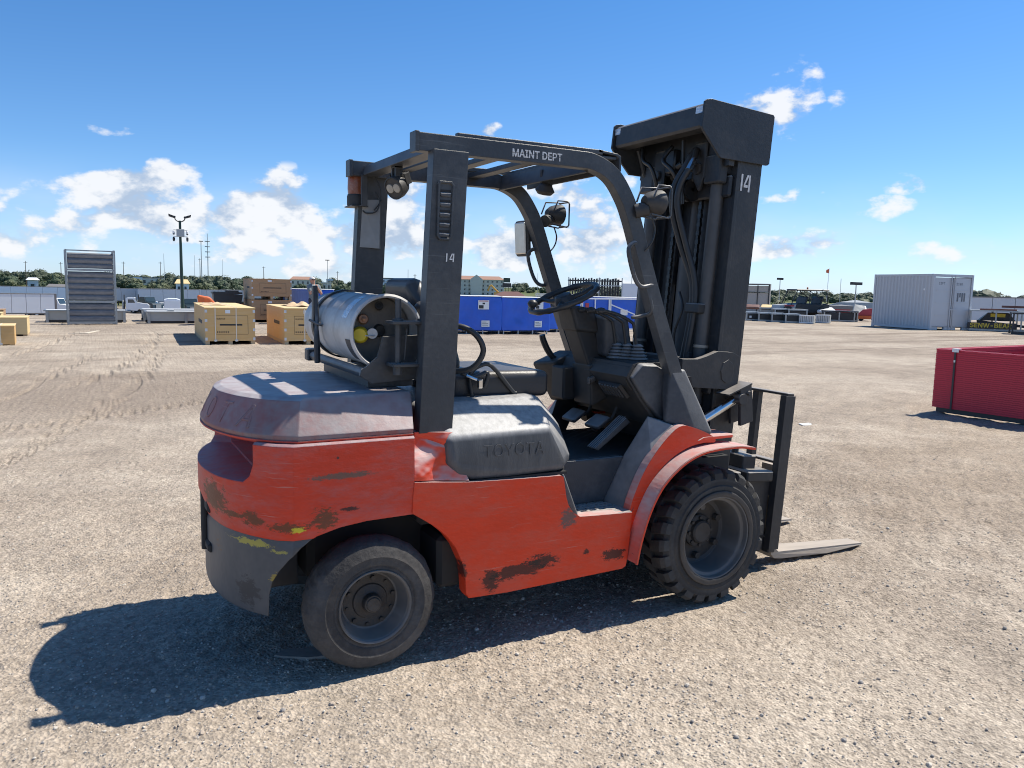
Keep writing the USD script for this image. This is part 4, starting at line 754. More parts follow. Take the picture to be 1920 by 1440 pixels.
for sg in (-1, 1):
    front_wheel(sg); rear_wheel(sg)

# ---- gas bottle lying in the cradle (a thing of its own)
gc = Thing('gas_cylinder', 'dented aluminium gas bottle strapped flat behind the forklift seat', 'gas cylinder', (0.07, 0.05, 1.20))
G = lambda name, mesh, mat, smooth=False, parent=None, label=None: gc.part(name, mesh, mat, smooth, parent, label, world=True)
A0, A1 = V([0.125, -0.235, 1.362]), V([0.105, 0.40, 1.372])
ax = (A1-A0)/np.linalg.norm(A1-A0)
def lay(m):      # local z along the bottle
    a = np.cross([0, 0, 1], ax); a /= np.linalg.norm(a); b = np.cross(ax, a); v = m.vertices
    return trimesh.Trimesh(A0+v[:, 2:3]*ax+v[:, 0:1]*a+v[:, 1:2]*b, m.faces, process=False)
R = 0.152; Ln = 0.64
sh = G('shell', lay(rough_up(lathe([(0.0005, 0.0), (0.06, 0.0), (0.115, 0.006), (0.140, 0.022), (R, 0.05), (R, 0.13), (R+0.003, 0.135), (R+0.003, 0.15), (R, 0.155), (R, 0.30), (R+0.003, 0.305), (R+0.003, 0.32), (R, 0.325), (R, 0.50), (0.145, 0.55), (0.12, 0.585), (0.06, 0.60), (0.0005, 0.60)], 72, 'z'), 0.0012, 14, 2)), m_alu, 35)
col = man(lathe([(R-0.008, 0.04), (R-0.004, -0.105), (R, -0.112), (R+0.006, -0.112), (R+0.009, -0.104), (R+0.002, -0.09), (R+0.001, 0.04), (R-0.008, 0.04)][:-1]+[(R-0.008, 0.04)], 72, 'z'))
colm = lathe([(R-0.006, 0.045), (R-0.006, -0.09), (R-0.008, -0.105), (R-0.001, -0.113), (R+0.008, -0.108), (R+0.008, -0.096), (R+0.0015, -0.088), (R+0.0015, 0.045)][::-1], 72, 'z')
G('collar', lay(colm), m_alu, 40)
G('end_plate', lay(lathe([(0.142, 0.015), (0.140, -0.003), (0.10, -0.008), (0.05, -0.012), (0.0005, -0.013)][::-1], 40, 'z')), m_endp, 40)
G('foot_ring', lay(lathe([(0.125, 0.56), (0.135, 0.64), (0.140, 0.64), (0.132, 0.55)][::-1], 48, 'z')), m_alu, 40)
vb = G('valve', lay(cat(move(lathe([(0.030, 0.03), (0.030, -0.01), (0.022, -0.03), (0.0005, -0.031)][::-1], 16, 'z'), (0.0, 0.0, 0)))), m_grease, 35)
def spot(px, pz, y=-0.30):      # where on the end face, as (x, z) of the truck
    return V([px, y, pz])
G('valve_cap', aim(lathe([(0.0005, 0.046), (0.026, 0.046), (0.034, 0.034), (0.036, 0.004), (0.030, 0), (0.0005, 0)][::-1], 20, 'z'), spot(0.040, 1.345, -0.255), (-0.35, -1, 0.05)), m_ycap, 35, vb)
G('gauge', cat(aim(lathe([(0.0005, 0.012), (0.018, 0.012), (0.023, 0.0), (0.0005, 0)][::-1], 18, 'z'), spot(0.050, 1.412, -0.265), (-0.2, -1, 0.1)), aim(lathe([(0.0005, 0.02), (0.009, 0.018), (0.009, 0), (0.0005, 0)][::-1], 12, 'z'), spot(0.050, 1.412, -0.275), (-0.2, -1, 0.1))), m_brass, 35, vb)
G('relief_valve', aim(lathe([(0.0005, 0.035), (0.010, 0.035), (0.010, 0.042), (0.017, 0.042), (0.018, 0.02), (0.015, 0.0), (0.0005, 0)][::-1], 14, 'z'), spot(0.125, 1.462, -0.250), (-0.35, -1, 0.25)), m_under, 35, vb)
G('coupling', cat(aim(lathe([(0.0005, 0.06), (0.022, 0.06), (0.022, 0.025), (0.016, 0.0), (0.0005, 0)][::-1], 14, 'z'), spot(0.092, 1.350, -0.245), (-0.25, -1, 0.05)), tube([(0.045, -0.305, 1.345), (0.07, -0.31, 1.343), (0.10, -0.30, 1.348)], 0.003, 6, 4)), m_alu, 35, vb)
def wrap(a0, a1, z0, z1, lift=0.0015, n=10):
    """a patch that follows the shell; angles measured at the axis, degrees, 0 = level towards the rear, 90 = up"""
    v, F = [], []
    for i in range(n+1):
        a = math.radians(a0+(a1-a0)*i/n)
        for z in (z0, z1):
            for r in (R+lift-0.001, R+lift):
                v.append((r*math.cos(a), r*math.sin(a), z))
    for i in range(n):
        b = i*4
        F += [[b+1, b+3, b+7], [b+1, b+7, b+5], [b, b+4, b+6], [b, b+6, b+2], [b, b+1, b+5], [b, b+5, b+4], [b+2, b+6, b+7], [b+2, b+7, b+3]]
    F += [[0, 2, 3], [0, 3, 1], [n*4, n*4+1, n*4+3], [n*4, n*4+3, n*4+2]]
    return lay(trimesh.Trimesh(v, F, process=True))
_a = np.cross([0, 0, 1], ax)      # points to -x or +x
flip = (lambda d: 180-d) if _a[0] > 0 else (lambda d: d)
G('sticker', wrap(flip(20), flip(60), -0.015, 0.05, 0.0025), m_stick, False, sh)
G('sticker', wrap(flip(62), flip(76), 0.0, 0.05, 0.0025), m_stick, False, sh)
G('decal', wrap(flip(-48), flip(-12), -0.080, -0.020, 0.0045), m_darkdecal, False, sh)
G('strap', cat(lay(lathe([(R+0.002, 0.415), (R+0.010, 0.416), (R+0.010, 0.446), (R+0.002, 0.447)], 64, 'z'))), m_black, 40)
G('strap_latch', cat(tube([(-0.052, 0.12, 1.53), (-0.05, 0.10, 1.42), (-0.060, 0.07, 1.36), (-0.062, 0.06, 1.30), (-0.058, 0.07, 1.20)], [0.010, 0.010, 0.009, 0.014, 0.014], 8, 3), tube([(-0.085, 0.10, 1.392), (-0.06, 0.06, 1.375), (-0.04, 0.05, 1.37)], 0.006, 6), box(-0.065, -0.045, 0.105, 0.135, 1.38, 1.545)), m_guard, 30)
# ================================================================== terrain
def terrain(x, y):
    x, y = np.asarray(x, float), np.asarray(y, float)
    dx, dy = x-CAM[0], y-CAM[1]
    d = np.hypot(dx, dy); az = np.degrees(np.arctan2(dx, dy))
    rc = np.interp(az, [-180, -20, 0, 35, 60, 180], [60, 38, 39, 56, 66, 60])
    t = np.clip((d-rc)/58.0, 0, 1); drop = -4.4*(1-(1-t)**2)
    rise = np.clip((d-230)/700, 0, 1)*5.0
    return drop+rise
def relief(x, y):
    """ruts, humps and grit of the yard, metres"""
    p = np.stack([x, y, np.zeros_like(x)], -1)
    h = (meshkit.fbm(p*0.35, 3, 1)-0.5)*0.05+(meshkit.fbm(p*1.7, 3, 2)-0.5)*0.026+(meshkit.fbm(p*7.0, 3, 3)-0.5)*0.016
    near = np.exp(-((x-1.0)**2+(y+0.5)**2)/9.0)
    h += (meshkit.fbm(p*V([26.0, 26.0, 1]), 2, 4)-0.5)*0.014
    h += (meshkit.noise(p*V([60.0, 60.0, 1]), 8)-0.5)*0.008
    # churned ridges on the right, running away from the forks
    q = np.stack([x*2.2+y*1.1, -x*6.5+y*9.0, np.zeros_like(x)], -1)
    rid = meshkit.fbm(q, 3, 7)-0.5
    h += rid*0.036*np.clip((x-1.6)/2.0, 0, 1)
    # tread prints beyond the machine on the left
    for (ax, ay, bx, by, w) in TRACKS:
        L_ = math.hypot(bx-ax, by-ay); ux, uy = (bx-ax)/L_, (by-ay)/L_
        s = (x-ax)*ux+(y-ay)*uy; t = -(x-ax)*uy+(y-ay)*ux+0.25*np.sin(s*0.35)
        m = np.clip(1-(np.abs(t)/w)**4, 0, 1)*(s > 0)*(s < L_)
        h += m*(-0.014+0.014*np.sign(np.sin(s*38+np.abs(t)*22)))
    # flat under the tyres
    for cx, cy, r in ((0, -0.50, 0.16), (0, 0.50, 0.16), (1.75, -0.53, 0.19), (1.75, 0.53, 0.19)):
        k = np.exp(-(((x-cx)/(r*1.3))**2+((y-cy)/(r*1.1))**2)**2); h = h*(1-k)-0.006*k
    return h*np.clip((60-np.hypot(x, y))/40, 0, 1)
TRACKS = [(-3.5, 3.2, -0.6, 15.0, 0.17), (-1.9, 3.6, 0.8, 15.5, 0.17), (-4.5, 4.6, 3.0, 9.5, 0.16), (4.6, -2.0, 13.0, 5.0, 0.16), (-3.6, 10.5, -0.6, 24.0, 0.2), (-1.2, 9.5, 1.4, 23.0, 0.2)]
def graded(lo, hi, c0, c1, step, g):
    a = list(np.arange(c0, c1, step)); s = step; v = a[-1]
    while v < hi: s *= g; v += s; a.append(v)
    s = step; v = a[0]; b = []
    while v > lo: s *= g; v -= s; b.append(v)
    return V(b[::-1]+a)
gx = graded(-1500, 2500, -3.4, 4.6, 0.016, 1.022); gy = graded(-700, 2500, -3.0, 2.4, 0.016, 1.022)
GX, GY = np.meshgrid(gx, gy, indexing='xy')
GZ = terrain(GX, GY)+relief(GX, GY)
nx, ny = len(gx), len(gy)
ii = (np.arange(ny-1)[:, None]*nx+np.arange(nx-1)[None]).ravel()
GF = np.vstack([np.c_[ii, ii+1, ii+nx+1], np.c_[ii, ii+nx+1, ii+nx]])
def ground_material():
    N = {'geo': ('geometry', {}),
         'big': ('noise_texture', {'scale': 0.22, 'detail': 6.0, 'roughness': 0.6, 'distortion': 0.6}),
         'mid': ('noise_texture', {'scale': 1.6, 'detail': 7.0, 'roughness': 0.65}),
         'fin': ('noise_texture', {'scale': 42.0, 'detail': 4.0, 'roughness': 0.7}),
         'grit': ('voronoi_texture', {'scale': 75.0, 'feature': 'f1'}),
         'grn': ('voronoi_texture', {'scale': 58.0, 'feature': 'f1', 'randomness': 1.0}), 'gbw': ('rgb_to_bw', {}), 'gmm': ('math', {'math_type': 'multiply_add', 'value2': 0.62, 'value3': 0.69}), 'gmul': ('math', {'math_type': 'multiply'}),
         'st': ('mapping', {'mapping_type': 'point', 'rotation': (0, 0, 0.22), 'scale': (0.05, 0.85, 1.0)}),
         'streak': ('noise_texture', {'scale': 1.0, 'detail': 6.0, 'roughness': 0.62, 'distortion': 0.4}),
         'cb': ('rgb_ramp', {'ramp': [(0.28, (0.175, 0.132, 0.098)), (0.42, (0.295, 0.235, 0.178)), (0.54, (0.40, 0.332, 0.26)), (0.72, (0.475, 0.405, 0.325))]}),
         'cm': ('rgb_ramp', {'ramp': [(0.30, (0.20, 0.175, 0.15)), (0.50, (0.345, 0.292, 0.238)), (0.70, (0.47, 0.405, 0.33))]}),
         'mx1': ('mix', {'mix_type': 'mix', 'fac': 0.5}),
         'sf': ('map_range', {'range_type': 'smoothstep', 'from_min': 0.50, 'from_max': 0.66, 'to_min': 0.0, 'to_max': 0.65, 'clamp': True}),
         'mx2': ('mix', {'mix_type': 'mix', 'color2': (0.17, 0.13, 0.10)}),
         'pa': ('vector_math', {'math_type': 'subtract', 'vector2': (-0.6, 8.6, 0)}), 'pb': ('vector_math', {'math_type': 'divide', 'vector2': (5.0, 3.2, 50)}), 'pc': ('vector_math', {'math_type': 'length'}),
         'pd': ('math', {'math_type': 'multiply_add', 'value2': 1.5}), 'pe': ('map_range', {'range_type': 'smoothstep', 'from_min': 1.1, 'from_max': 1.9, 'to_min': 0.62, 'to_max': 0.0, 'clamp': True}),
         'mxp': ('mix', {'mix_type': 'mix', 'color2': (0.20, 0.155, 0.12)}),
         'qa': ('vector_math', {'math_type': 'subtract', 'vector2': (6.6, 0.4, 0)}), 'qb': ('vector_math', {'math_type': 'divide', 'vector2': (4.6, 2.6, 50)}), 'qc': ('vector_math', {'math_type': 'length'}),
         'qd': ('math', {'math_type': 'multiply_add', 'value2': 1.6}), 'qe': ('map_range', {'range_type': 'smoothstep', 'from_min': 0.9, 'from_max': 1.9, 'to_min': 0.55, 'to_max': 0.0, 'clamp': True}),
         'mxq': ('mix', {'mix_type': 'mix', 'color2': (0.25, 0.19, 0.135)}),
         'df': ('vector_math', {'math_type': 'length'}),
         'fr': ('map_range', {'range_type': 'linear', 'from_min': 9.0, 'from_max': 22.0, 'to_min': 0.0, 'to_max': 1.0, 'clamp': True}),
         'ff': ('math', {'math_type': 'multiply'}),
         'gm': ('math', {'math_type': 'multiply_add', 'value2': 0.95, 'value3': 0.52}),
         'gv': ('hsv', {'hue': 0.5, 'saturation': 1.0, 'fac': 1.0}),
         'gf': ('map_range', {'range_type': 'smoothstep', 'from_min': 165.0, 'from_max': 215.0, 'to_min': 0.0, 'to_max': 1.0, 'clamp': True}),
         'gn': ('noise_texture', {'scale': 0.03, 'detail': 5.0}),
         'gc': ('rgb_ramp', {'ramp': [(0.35, (0.045, 0.06, 0.02)), (0.55, (0.10, 0.12, 0.04)), (0.70, (0.20, 0.185, 0.10))]}),
         'mx3': ('mix', {'mix_type': 'mix'}),
         'hsum': ('math', {'math_type': 'add'}),
         'bp': ('bump', {'strength': 0.62, 'distance': 0.014}),
         'p': ('principled_bsdf', {'roughness': 0.95, 'specular_ior_level': 0.2})}
    L = [('geo.position', n+'.vector') for n in ('big', 'mid', 'fin', 'grit', 'grn', 'st', 'gn')]
    L += [('st.vector', 'streak.vector'), ('geo.position', 'df.vector1'), ('df.value', 'fr.value'), ('df.value', 'gf.value'), ('big.fac', 'cb.fac'), ('mid.fac', 'cm.fac'), ('cb.color', 'mx1.color1'), ('cm.color', 'mx1.color2'),
          ('streak.fac', 'sf.value'), ('sf.result', 'ff.value1'), ('fr.result', 'ff.value2'), ('ff.value', 'mx2.fac'), ('geo.position', 'pa.vector1'), ('pa.vector', 'pb.vector1'), ('pb.vector', 'pc.vector1'), ('big.fac', 'pd.value1'), ('pc.value', 'pd.value3'), ('pd.value', 'pe.value'), ('pe.result', 'mxp.fac'), ('mx1.color', 'mxp.color1'), ('geo.position', 'qa.vector1'), ('qa.vector', 'qb.vector1'), ('qb.vector', 'qc.vector1'), ('mid.fac', 'qd.value1'), ('qc.value', 'qd.value3'), ('qd.value', 'qe.value'), ('qe.result', 'mxq.fac'), ('mxp.color', 'mxq.color1'), ('mxq.color', 'mx2.color1'),
          ('fin.fac', 'gm.value1'), ('grn.color', 'gbw.color'), ('gbw.val', 'gmm.value1'), ('gmm.value', 'gmul.value1'), ('gm.value', 'gmul.value2'), ('gmul.value', 'gv.value'), ('mx2.color', 'gv.color'), ('gn.fac', 'gc.fac'), ('gf.result', 'mx3.fac'), ('gv.color', 'mx3.color1'), ('gc.color', 'mx3.color2'),
          ('mx3.color', 'p.base_color'), ('fin.fac', 'hsum.value1'), ('grit.distance', 'hsum.value2'), ('hsum.value', 'bp.height'), ('bp.normal', 'p.normal')]
    return usdkit.material(stage, '/World/Looks/gravelly_sand', N, L, surface='p.BSDF')
m_ground = ground_material()
single('ground', trimesh.Trimesh(np.c_[GX.ravel(), GY.ravel(), GZ.ravel()], GF, process=False), m_ground, smooth=True, kind='structure')

# loose stones
rng = np.random.default_rng(11)
def stone(seed, flat):
    m = trimesh.creation.icosphere(1); r = np.random.default_rng(seed)
    v = m.vertices*(1+0.35*(r.random((len(m.vertices), 1))-0.5)); v = v*V([1, 0.8, flat]); return trimesh.Trimesh(v, m.faces, process=False)
m_stone = [M('pale_stone', (0.50, 0.45, 0.385), 0.9, vs=40, va=0.25), M('sandy_stone', (0.40, 0.33, 0.26), 0.9, vs=40, va=0.25), M('grey_stone', (0.30, 0.275, 0.25), 0.9, vs=40, va=0.3)]
def scatter(name, protos, pos, size, kinds, kind='stuff'):
    path = free('/World', name); pi = UsdGeom.PointInstancer.Define(stage, path); rel = pi.CreatePrototypesRel()
    for k, (m, mat, sm) in enumerate(protos):
        usdkit.mesh(stage, f'{path}/shape_{k:03d}', m, mat, sm); rel.AddTarget(f'{path}/shape_{k:03d}')
    n = len(pos); a = np.random.default_rng(n).random(n)*2*PI
    pi.CreateProtoIndicesAttr(Vt.IntArray.FromNumpy(np.asarray(kinds, np.int32)))
    pi.CreatePositionsAttr(Vt.Vec3fArray.FromNumpy(np.asarray(pos, np.float32)))
    pi.CreateOrientationsAttr(Vt.QuathArray([Gf.Quath(float(math.cos(t/2)), 0, 0, float(math.sin(t/2))) for t in a]))
    size = np.asarray(size, np.float32)
    pi.CreateScalesAttr(Vt.Vec3fArray.FromNumpy(size if size.ndim == 2 else np.repeat(size[:, None], 3, 1)))
    tag(path, kind=kind); return path
n = 52000
r = 0.9+np.abs(rng.normal(0, 1, n))**1.3*5.2; a = rng.random(n)*2*PI
xs, ys = CAM[0]+r*np.sin(a*0.32-0.25), CAM[1]+r*np.cos(a*0.32-0.25)
clump = meshkit.fbm(np.stack([xs*1.3, ys*1.3, 0*xs], -1), 3, 21)
keep = (rng.random(n) < np.clip((clump-0.36)*4.2, 0.12, 1))
xs, ys = xs[keep], ys[keep]; n = len(xs)
sz = 0.0028+0.0034*rng.random(n)**2+0.0065*(rng.random(n) > 0.965)*rng.random(n)
def ground_at(x, y): return terrain(x, y)+relief(np.asarray(x, float), np.asarray(y, float))
scatter('gravel', [(stone(i, 0.7), m_stone[i % 3], False) for i in range(6)], np.c_[xs, ys, ground_at(xs, ys)+sz*0.25], sz, rng.integers(0, 6, n))

# ================================================================== materials of the yard
m_ply = M('plywood', (0.55, 0.335, 0.125), 0.7, vs=3, va=0.12, obj=True, stretch=(1, 1, 9), film=0.3, filmc=(0.56, 0.42, 0.25), fs=2)
m_ply2 = M('brown_board', (0.36, 0.215, 0.105), 0.75, vs=3, va=0.12, obj=True, stretch=(1, 1, 7), film=0.2, filmc=(0.40, 0.29, 0.20), fs=2)
m_ply3 = M('pale_plywood', (0.64, 0.48, 0.24), 0.7, vs=3, va=0.1, obj=True, stretch=(1, 1, 7))
m_skid = M('pallet_wood', (0.42, 0.30, 0.17), 0.8, vs=6, va=0.2)
m_clip = M('zinc_corner_clip', (0.52, 0.53, 0.54), 0.4, 0.6)
m_strap = M('cream_strap', (0.66, 0.58, 0.46), 0.5)
m_ink = M('black_print', (0.035, 0.03, 0.025), 0.7)
m_paper = M('white_paper_label', (0.68, 0.68, 0.66), 0.6, vs=30, va=0.08)
m_redink = M('red_print', (0.40, 0.05, 0.06), 0.6)
m_blue = M('blue_tarpaulin', (0.006, 0.088, 0.50), 0.35, vs=2, va=0.3, obj=True, film=0.14, filmc=(0.10, 0.20, 0.55), fs=1.6, spec=0.5)
m_blue2 = M('creased_blue_film', (0.10, 0.15, 0.33), 0.3, vs=4, va=0.3, obj=True, stretch=(3, 3, 0.5))
m_purple = M('purple_banner', (0.10, 0.065, 0.22), 0.4, vs=6, va=0.3)
m_wsteel = M('white_painted_steel', (0.70, 0.70, 0.69), 0.45, vs=8, va=0.06)
m_galv = M('galvanised_steel', (0.30, 0.32, 0.33), 0.4, 0.7, vs=14, va=0.2, film=0.3, filmc=(0.42, 0.44, 0.45), fs=6)
m_galvp = M('grey_painted_steel', (0.33, 0.345, 0.34), 0.5, vs=5, va=0.1, dust=0.3)
m_slate = M('dark_corrugated_core', (0.16, 0.165, 0.175), 0.6, 0.1, vs=7, va=0.45, film=0.6, filmc=(0.28, 0.27, 0.26), fs=3, stretch=(1, 1, 3))
m_bsteel = M('black_steel', (0.02, 0.021, 0.022), 0.5, vs=8, va=0.2)
m_dgreen = M('dark_green_post', (0.012, 0.035, 0.025), 0.45)
m_cont = M('grey_container_paint', (0.43, 0.435, 0.445), 0.5, vs=2, va=0.06, dust=0.2, film=0.12, filmc=(0.27, 0.265, 0.26), fs=2)
m_cmark = M('faded_dark_marking', (0.12, 0.125, 0.135), 0.6)
m_trailer = M('white_trailer_skin', (0.62, 0.64, 0.67), 0.45, vs=1, va=0.05)
m_trail2 = M('grey_trailer_skin', (0.46, 0.48, 0.51), 0.45, vs=1, va=0.05)
m_roof = M('trailer_top_rail', (0.16, 0.15, 0.145), 0.6)
m_cab = M('white_truck_paint', (0.68, 0.68, 0.67), 0.3, vs=2, va=0.04)
m_cabd = M('dark_truck_paint', (0.02, 0.035, 0.045), 0.25)
m_glass = M('dark_vehicle_glass', (0.03, 0.045, 0.05), 0.08, vs=2, va=0.2, spec=0.8)
m_tyre = M('vehicle_tyre', (0.022, 0.022, 0.022), 0.8)
m_hubw = M('pale_wheel', (0.55, 0.55, 0.54), 0.4, 0.3)
m_silver = M('silver_car_paint', (0.36, 0.37, 0.39), 0.3, 0.4)
m_orange = M('orange_plastic', (0.62, 0.13, 0.03), 0.5, vs=3, va=0.12)
m_sack = M('kraft_sheet', (0.60, 0.42, 0.24), 0.6, vs=9, va=0.15)
m_redp = M('crimson_panel', (0.43, 0.010, 0.034), 0.5, vs=2, va=0.1)
m_rededge = M('pale_red_edge', (0.55, 0.12, 0.14), 0.5)
m_concrete = M('cream_stucco', (0.56, 0.51, 0.43), 0.85, vs=0.4, va=0.05)
m_tile = M('terracotta_roof', (0.30, 0.17, 0.12), 0.8, vs=1, va=0.1)
m_shed = M('beige_shed_panel', (0.34, 0.315, 0.285), 0.6, vs=1, va=0.06)
m_leaf = [M('dark_leaves', (0.034, 0.056, 0.023), 0.7, vs=0.8, va=0.5), M('olive_leaves', (0.070, 0.085, 0.036), 0.7, vs=0.8, va=0.4), M('grey_green_leaves', (0.050, 0.066, 0.036), 0.7, vs=0.8, va=0.4)]
m_bark = M('tree_bark', (0.10, 0.075, 0.055), 0.9)
m_brownpile = M('rusty_brown_steel', (0.12, 0.052, 0.040), 0.7, vs=2, va=0.2)
m_dig = M('ochre_machine_paint', (0.42, 0.25, 0.04), 0.5)
m_skin = M('skin', (0.42, 0.22, 0.15), 0.6)
m_shirt = M('grey_shirt', (0.155, 0.185, 0.20), 0.85, vs=20, va=0.1)
m_cap_w = M('white_cap_panel', (0.6, 0.58, 0.55), 0.8)
m_cap_b = M('dark_cap', (0.03, 0.028, 0.028), 0.8)
m_jean = M('dark_trousers', (0.03, 0.035, 0.05), 0.85)
m_yellow = M('yellow_lettering', (0.58, 0.42, 0.04), 0.6)
m_black2 = M('black_sheeting', (0.018, 0.019, 0.022), 0.5, vs=4, va=0.3)

# ================================================================== wooden crates
def crate(label, p, rz, w, d, h, panel=m_ply, foot=0.10, marks=True, straps=(0.2, 0.62), group=None, clips=4, lid=True, brand=True):
    t = Thing('wooden_crate', label, 'crate', (p[0], p[1], terrain(*p)-0.004), rz, group)
    for x in (0.0, w/2-0.05, w-0.10):
        t.part('skid', box(x, x+0.10, 0.01, d-0.01, 0, foot), m_skid)
    th = 0.018
    t.part('front_panel', box(0, w, 0, th, foot, h-0.02), panel); t.part('back_panel', box(0, w, d-th, d, foot, h-0.02), panel)
    for s, x in (('side_panel', 0), ('side_panel', w-th)):
        k = max(1, int(round(d/1.25)))
        for q in range(k):
            t.part(s, box(x, x+th, th+0.001+(d-2*th)*q/k, th+(d-2*th)*(q+1)/k-0.006, foot, h-0.021), panel)
    t.part('lid', box(-0.012, w+0.012, -0.012, d+0.012, h-0.02, h, 0.004), m_ply3 if panel is m_ply else panel)
    t.part('floor', box(0.02, w-0.02, 0.02, d-0.02, foot, foot+0.02), panel)
    for s in straps:
        x = w*s
        t.part('strap', cat(box(x-0.011, x+0.011, -0.006, -0.001, foot-0.02, h+0.003), box(x-0.011, x+0.011, -0.006, d*0.98, h+0.001, h+0.004)), m_strap)
        t.part('strap_buckle', box(x-0.035, x+0.035, -0.012, -0.004, foot-0.005, foot+0.035), m_clip)
    if clips:
        for q in range(clips):
            z = foot+0.05+(h-foot-0.14)*q/(clips-1)
            for x0 in (-0.006, w-0.05):
                t.part('corner_clip', box(x0, x0+0.056, -0.006, -0.001, z-0.035, z+0.035), m_clip)
    if marks:
        fr_ = Polygon([(0.20*w, foot+0.2*(h-foot)), (0.86*w, foot+0.2*(h-foot)), (0.86*w, foot+0.76*(h-foot)), (0.20*w, foot+0.76*(h-foot))])
        t.part('print_frame', prism(fr_.difference(fr_.buffer(-0.007)), -0.0025, 0.001), m_ink)
        if brand:
            t.part('lettering', put_text(text('SUNTOP', 0.035, 0.001), (0.225*w, -0.0012, foot+0.64*(h-foot)), (1, 0, 0), (0, 0, 1)), m_ink)
        t.part('print_bar', box(0.29*w, 0.74*w, -0.0028, 0.001, foot+0.46*(h-foot), foot+0.51*(h-foot)), m_ink)
        for q in range(6):
            t.part('handling_mark', box(0.23*w+0.05*q, 0.23*w+0.028+0.05*q, -0.0026, 0.001, foot+0.25*(h-foot), foot+0.29*(h-foot)), m_ink)
        t.part('print_bar', box(-0.003, 0.001, 0.25*d, 0.55*d, foot+0.45*(h-foot), foot+0.56*(h-foot)), m_ink)
        t.part('paper_label', box(0.40*w, 0.50*w, -0.004, -0.0005, foot+0.83*(h-foot), foot+0.93*(h-foot)), m_paper)
    return t
def ang(p, q):   # turn of local x from world x for a front running p -> q
    return math.atan2(q[1]-p[1], q[0]-p[0])
crate('long tan plywood crate with two cream straps, left of the gas bottle', (1.64, 17.12), -0.063, 1.16, 4.6, 0.92, m_ply, group=None)
tB = crate('long tan plywood crate partly hidden by the gas bottle, one strap showing', (3.47, 16.81), -0.075, 1.18, 3.5, 0.93, m_ply, straps=(0.42,), group=None)
def sheet(label, x0, y0, z, w, d, seed, amp, rz=0.0):
    n = 12; u = np.linspace(-1, 1, n); U, W_ = np.meshgrid(u, u)
    h = (meshkit.fbm(np.stack([U*1.6+seed, W_*1.6, 0*U], -1), 3, seed)-0.3)*amp*np.clip(1.15-(U**2+W_**2)*0.75, 0.02, 1)
    v = np.c_[(U*w/2).ravel(), (W_*d/2).ravel(), np.maximum(h, 0.002).ravel()]; k = n*n
    v = np.vstack([v, v*V([1, 1, 0])-V([0, 0, 0.0])])
    i = (np.arange(n-1)[:, None]*n+np.arange(n-1)[None]).ravel()
    F = np.vstack([np.c_[i, i+1, i+n+1], np.c_[i, i+n+1, i+n]]); F = np.vstack([F, F[:, ::-1]+k])
    p = free('/World', 'packing_sheet'); m = move(trimesh.Trimesh(v, F, process=False), (x0, y0, z), rz)
    usdkit.mesh(stage, p, m, m_sack, 50); tag(p, label, 'packing sheet')
sheet('small crumpled kraft sheet on the lid of the nearest tan crate', 2.12, 19.4, 0.922, 0.55, 1.1, 3, 0.16)
sheet('large crumpled kraft sheet at the left on the lid beside the gas bottle', 4.15, 18.4, 0.932, 0.60, 1.3, 5, 0.28)
sheet('crumpled brown kraft sheet at the right on the lid beside the gas bottle', 4.72, 17.9, 0.932, 0.5, 0.9, 8, 0.24)
# stack of brown crates behind
rzs = -0.057
crate('wide brown board crate at the bottom of the two-high stack', (4.81, 28.5), rzs, 1.5, 2.7, 0.88, m_ply2, straps=(), clips=3, marks=True, brand=False)
tt = crate('wide brown board crate on top of the two-high stack', (4.81, 28.5), rzs, 1.5, 2.7, 0.80, m_ply2, straps=(), clips=3, marks=True, foot=0.12, brand=False)
tt.x.GetOrderedXformOps()[0].Set(Gf.Vec3d(4.81, 28.5, 0.884))
crate('small brown crate in front of the two-high stack of crates', (5.28, 27.2), rzs, 0.75, 0.9, 0.66, m_ply2, straps=(0.5,), clips=0, marks=False)
# crates at the left edge
rzl = ang((-3.5, 17.75), (-2.36, 17.78))
cl = crate('open-sided plywood crate with a dark post at the left edge, nearest of its row', (-3.72, 17.78), 0.03, 1.36, 1.0, 0.46, m_ply, foot=0.03, straps=(0.35, 0.8), clips=0, marks=False)
c2 = crate('pale plywood crate behind the open-sided crate at the left edge', (-4.0, 21.2), 0.0, 1.72, 1.2, 0.50, m_ply3, foot=0.05, straps=(0.36,), clips=0, marks=False)
c2.part('blue_label', box(0.75, 1.0, -0.005, 0, 0.22, 0.32), m_blue)
crate('low pale crate third back in the row at the left edge', (-5.1, 27.8), 0.0, 1.75, 1.0, 0.36, m_ply3, foot=0.05, straps=(), clips=0, marks=False)
crate('low crate with a reddish lid farthest back in the row at the left edge', (-5.3, 31.6), 0.0, 1.75, 1.0, 0.34, m_ply2, foot=0.05, straps=(), clips=0, marks=False)

# ================================================================== tall panel stack and steel troughs
ps_ = Thing('panel_stack', 'tall stack of dark corrugated panels held in a galvanised frame', 'panel stack', (-1.42, 26.95, 0), 0.04)
Wd, Hh = 1.50, 2.50
for z0, z1 in ((0.10, 0.72), (0.82, 1.78), (1.88, 2.40)):
    k = int(round((z1-z0)/0.19))
    for q in range(k):
        a, b = z0+(z1-z0)*q/k, z0+(z1-z0)*(q+1)/k
        ps_.part('corrugated_panel', prism_x(Polygon([(0.075, a), (0.052, a+0.035), (0.030, a+0.09), (0.034, b-0.055), (0.055, b-0.022), (0.085, b-0.004), (0.30, b-0.004), (0.30, a)]), 0.07, Wd-0.07-0.01*(q % 2)), m_slate)
for x in (0, Wd-0.055):
    ps_.part('frame_post', box(x, x+0.055, 0, 0.05, 0, Hh, 0.004), m_galv); ps_.part('frame_post', box(x, x+0.055, 0.85, 0.90, 0, Hh, 0.004), m_galv)
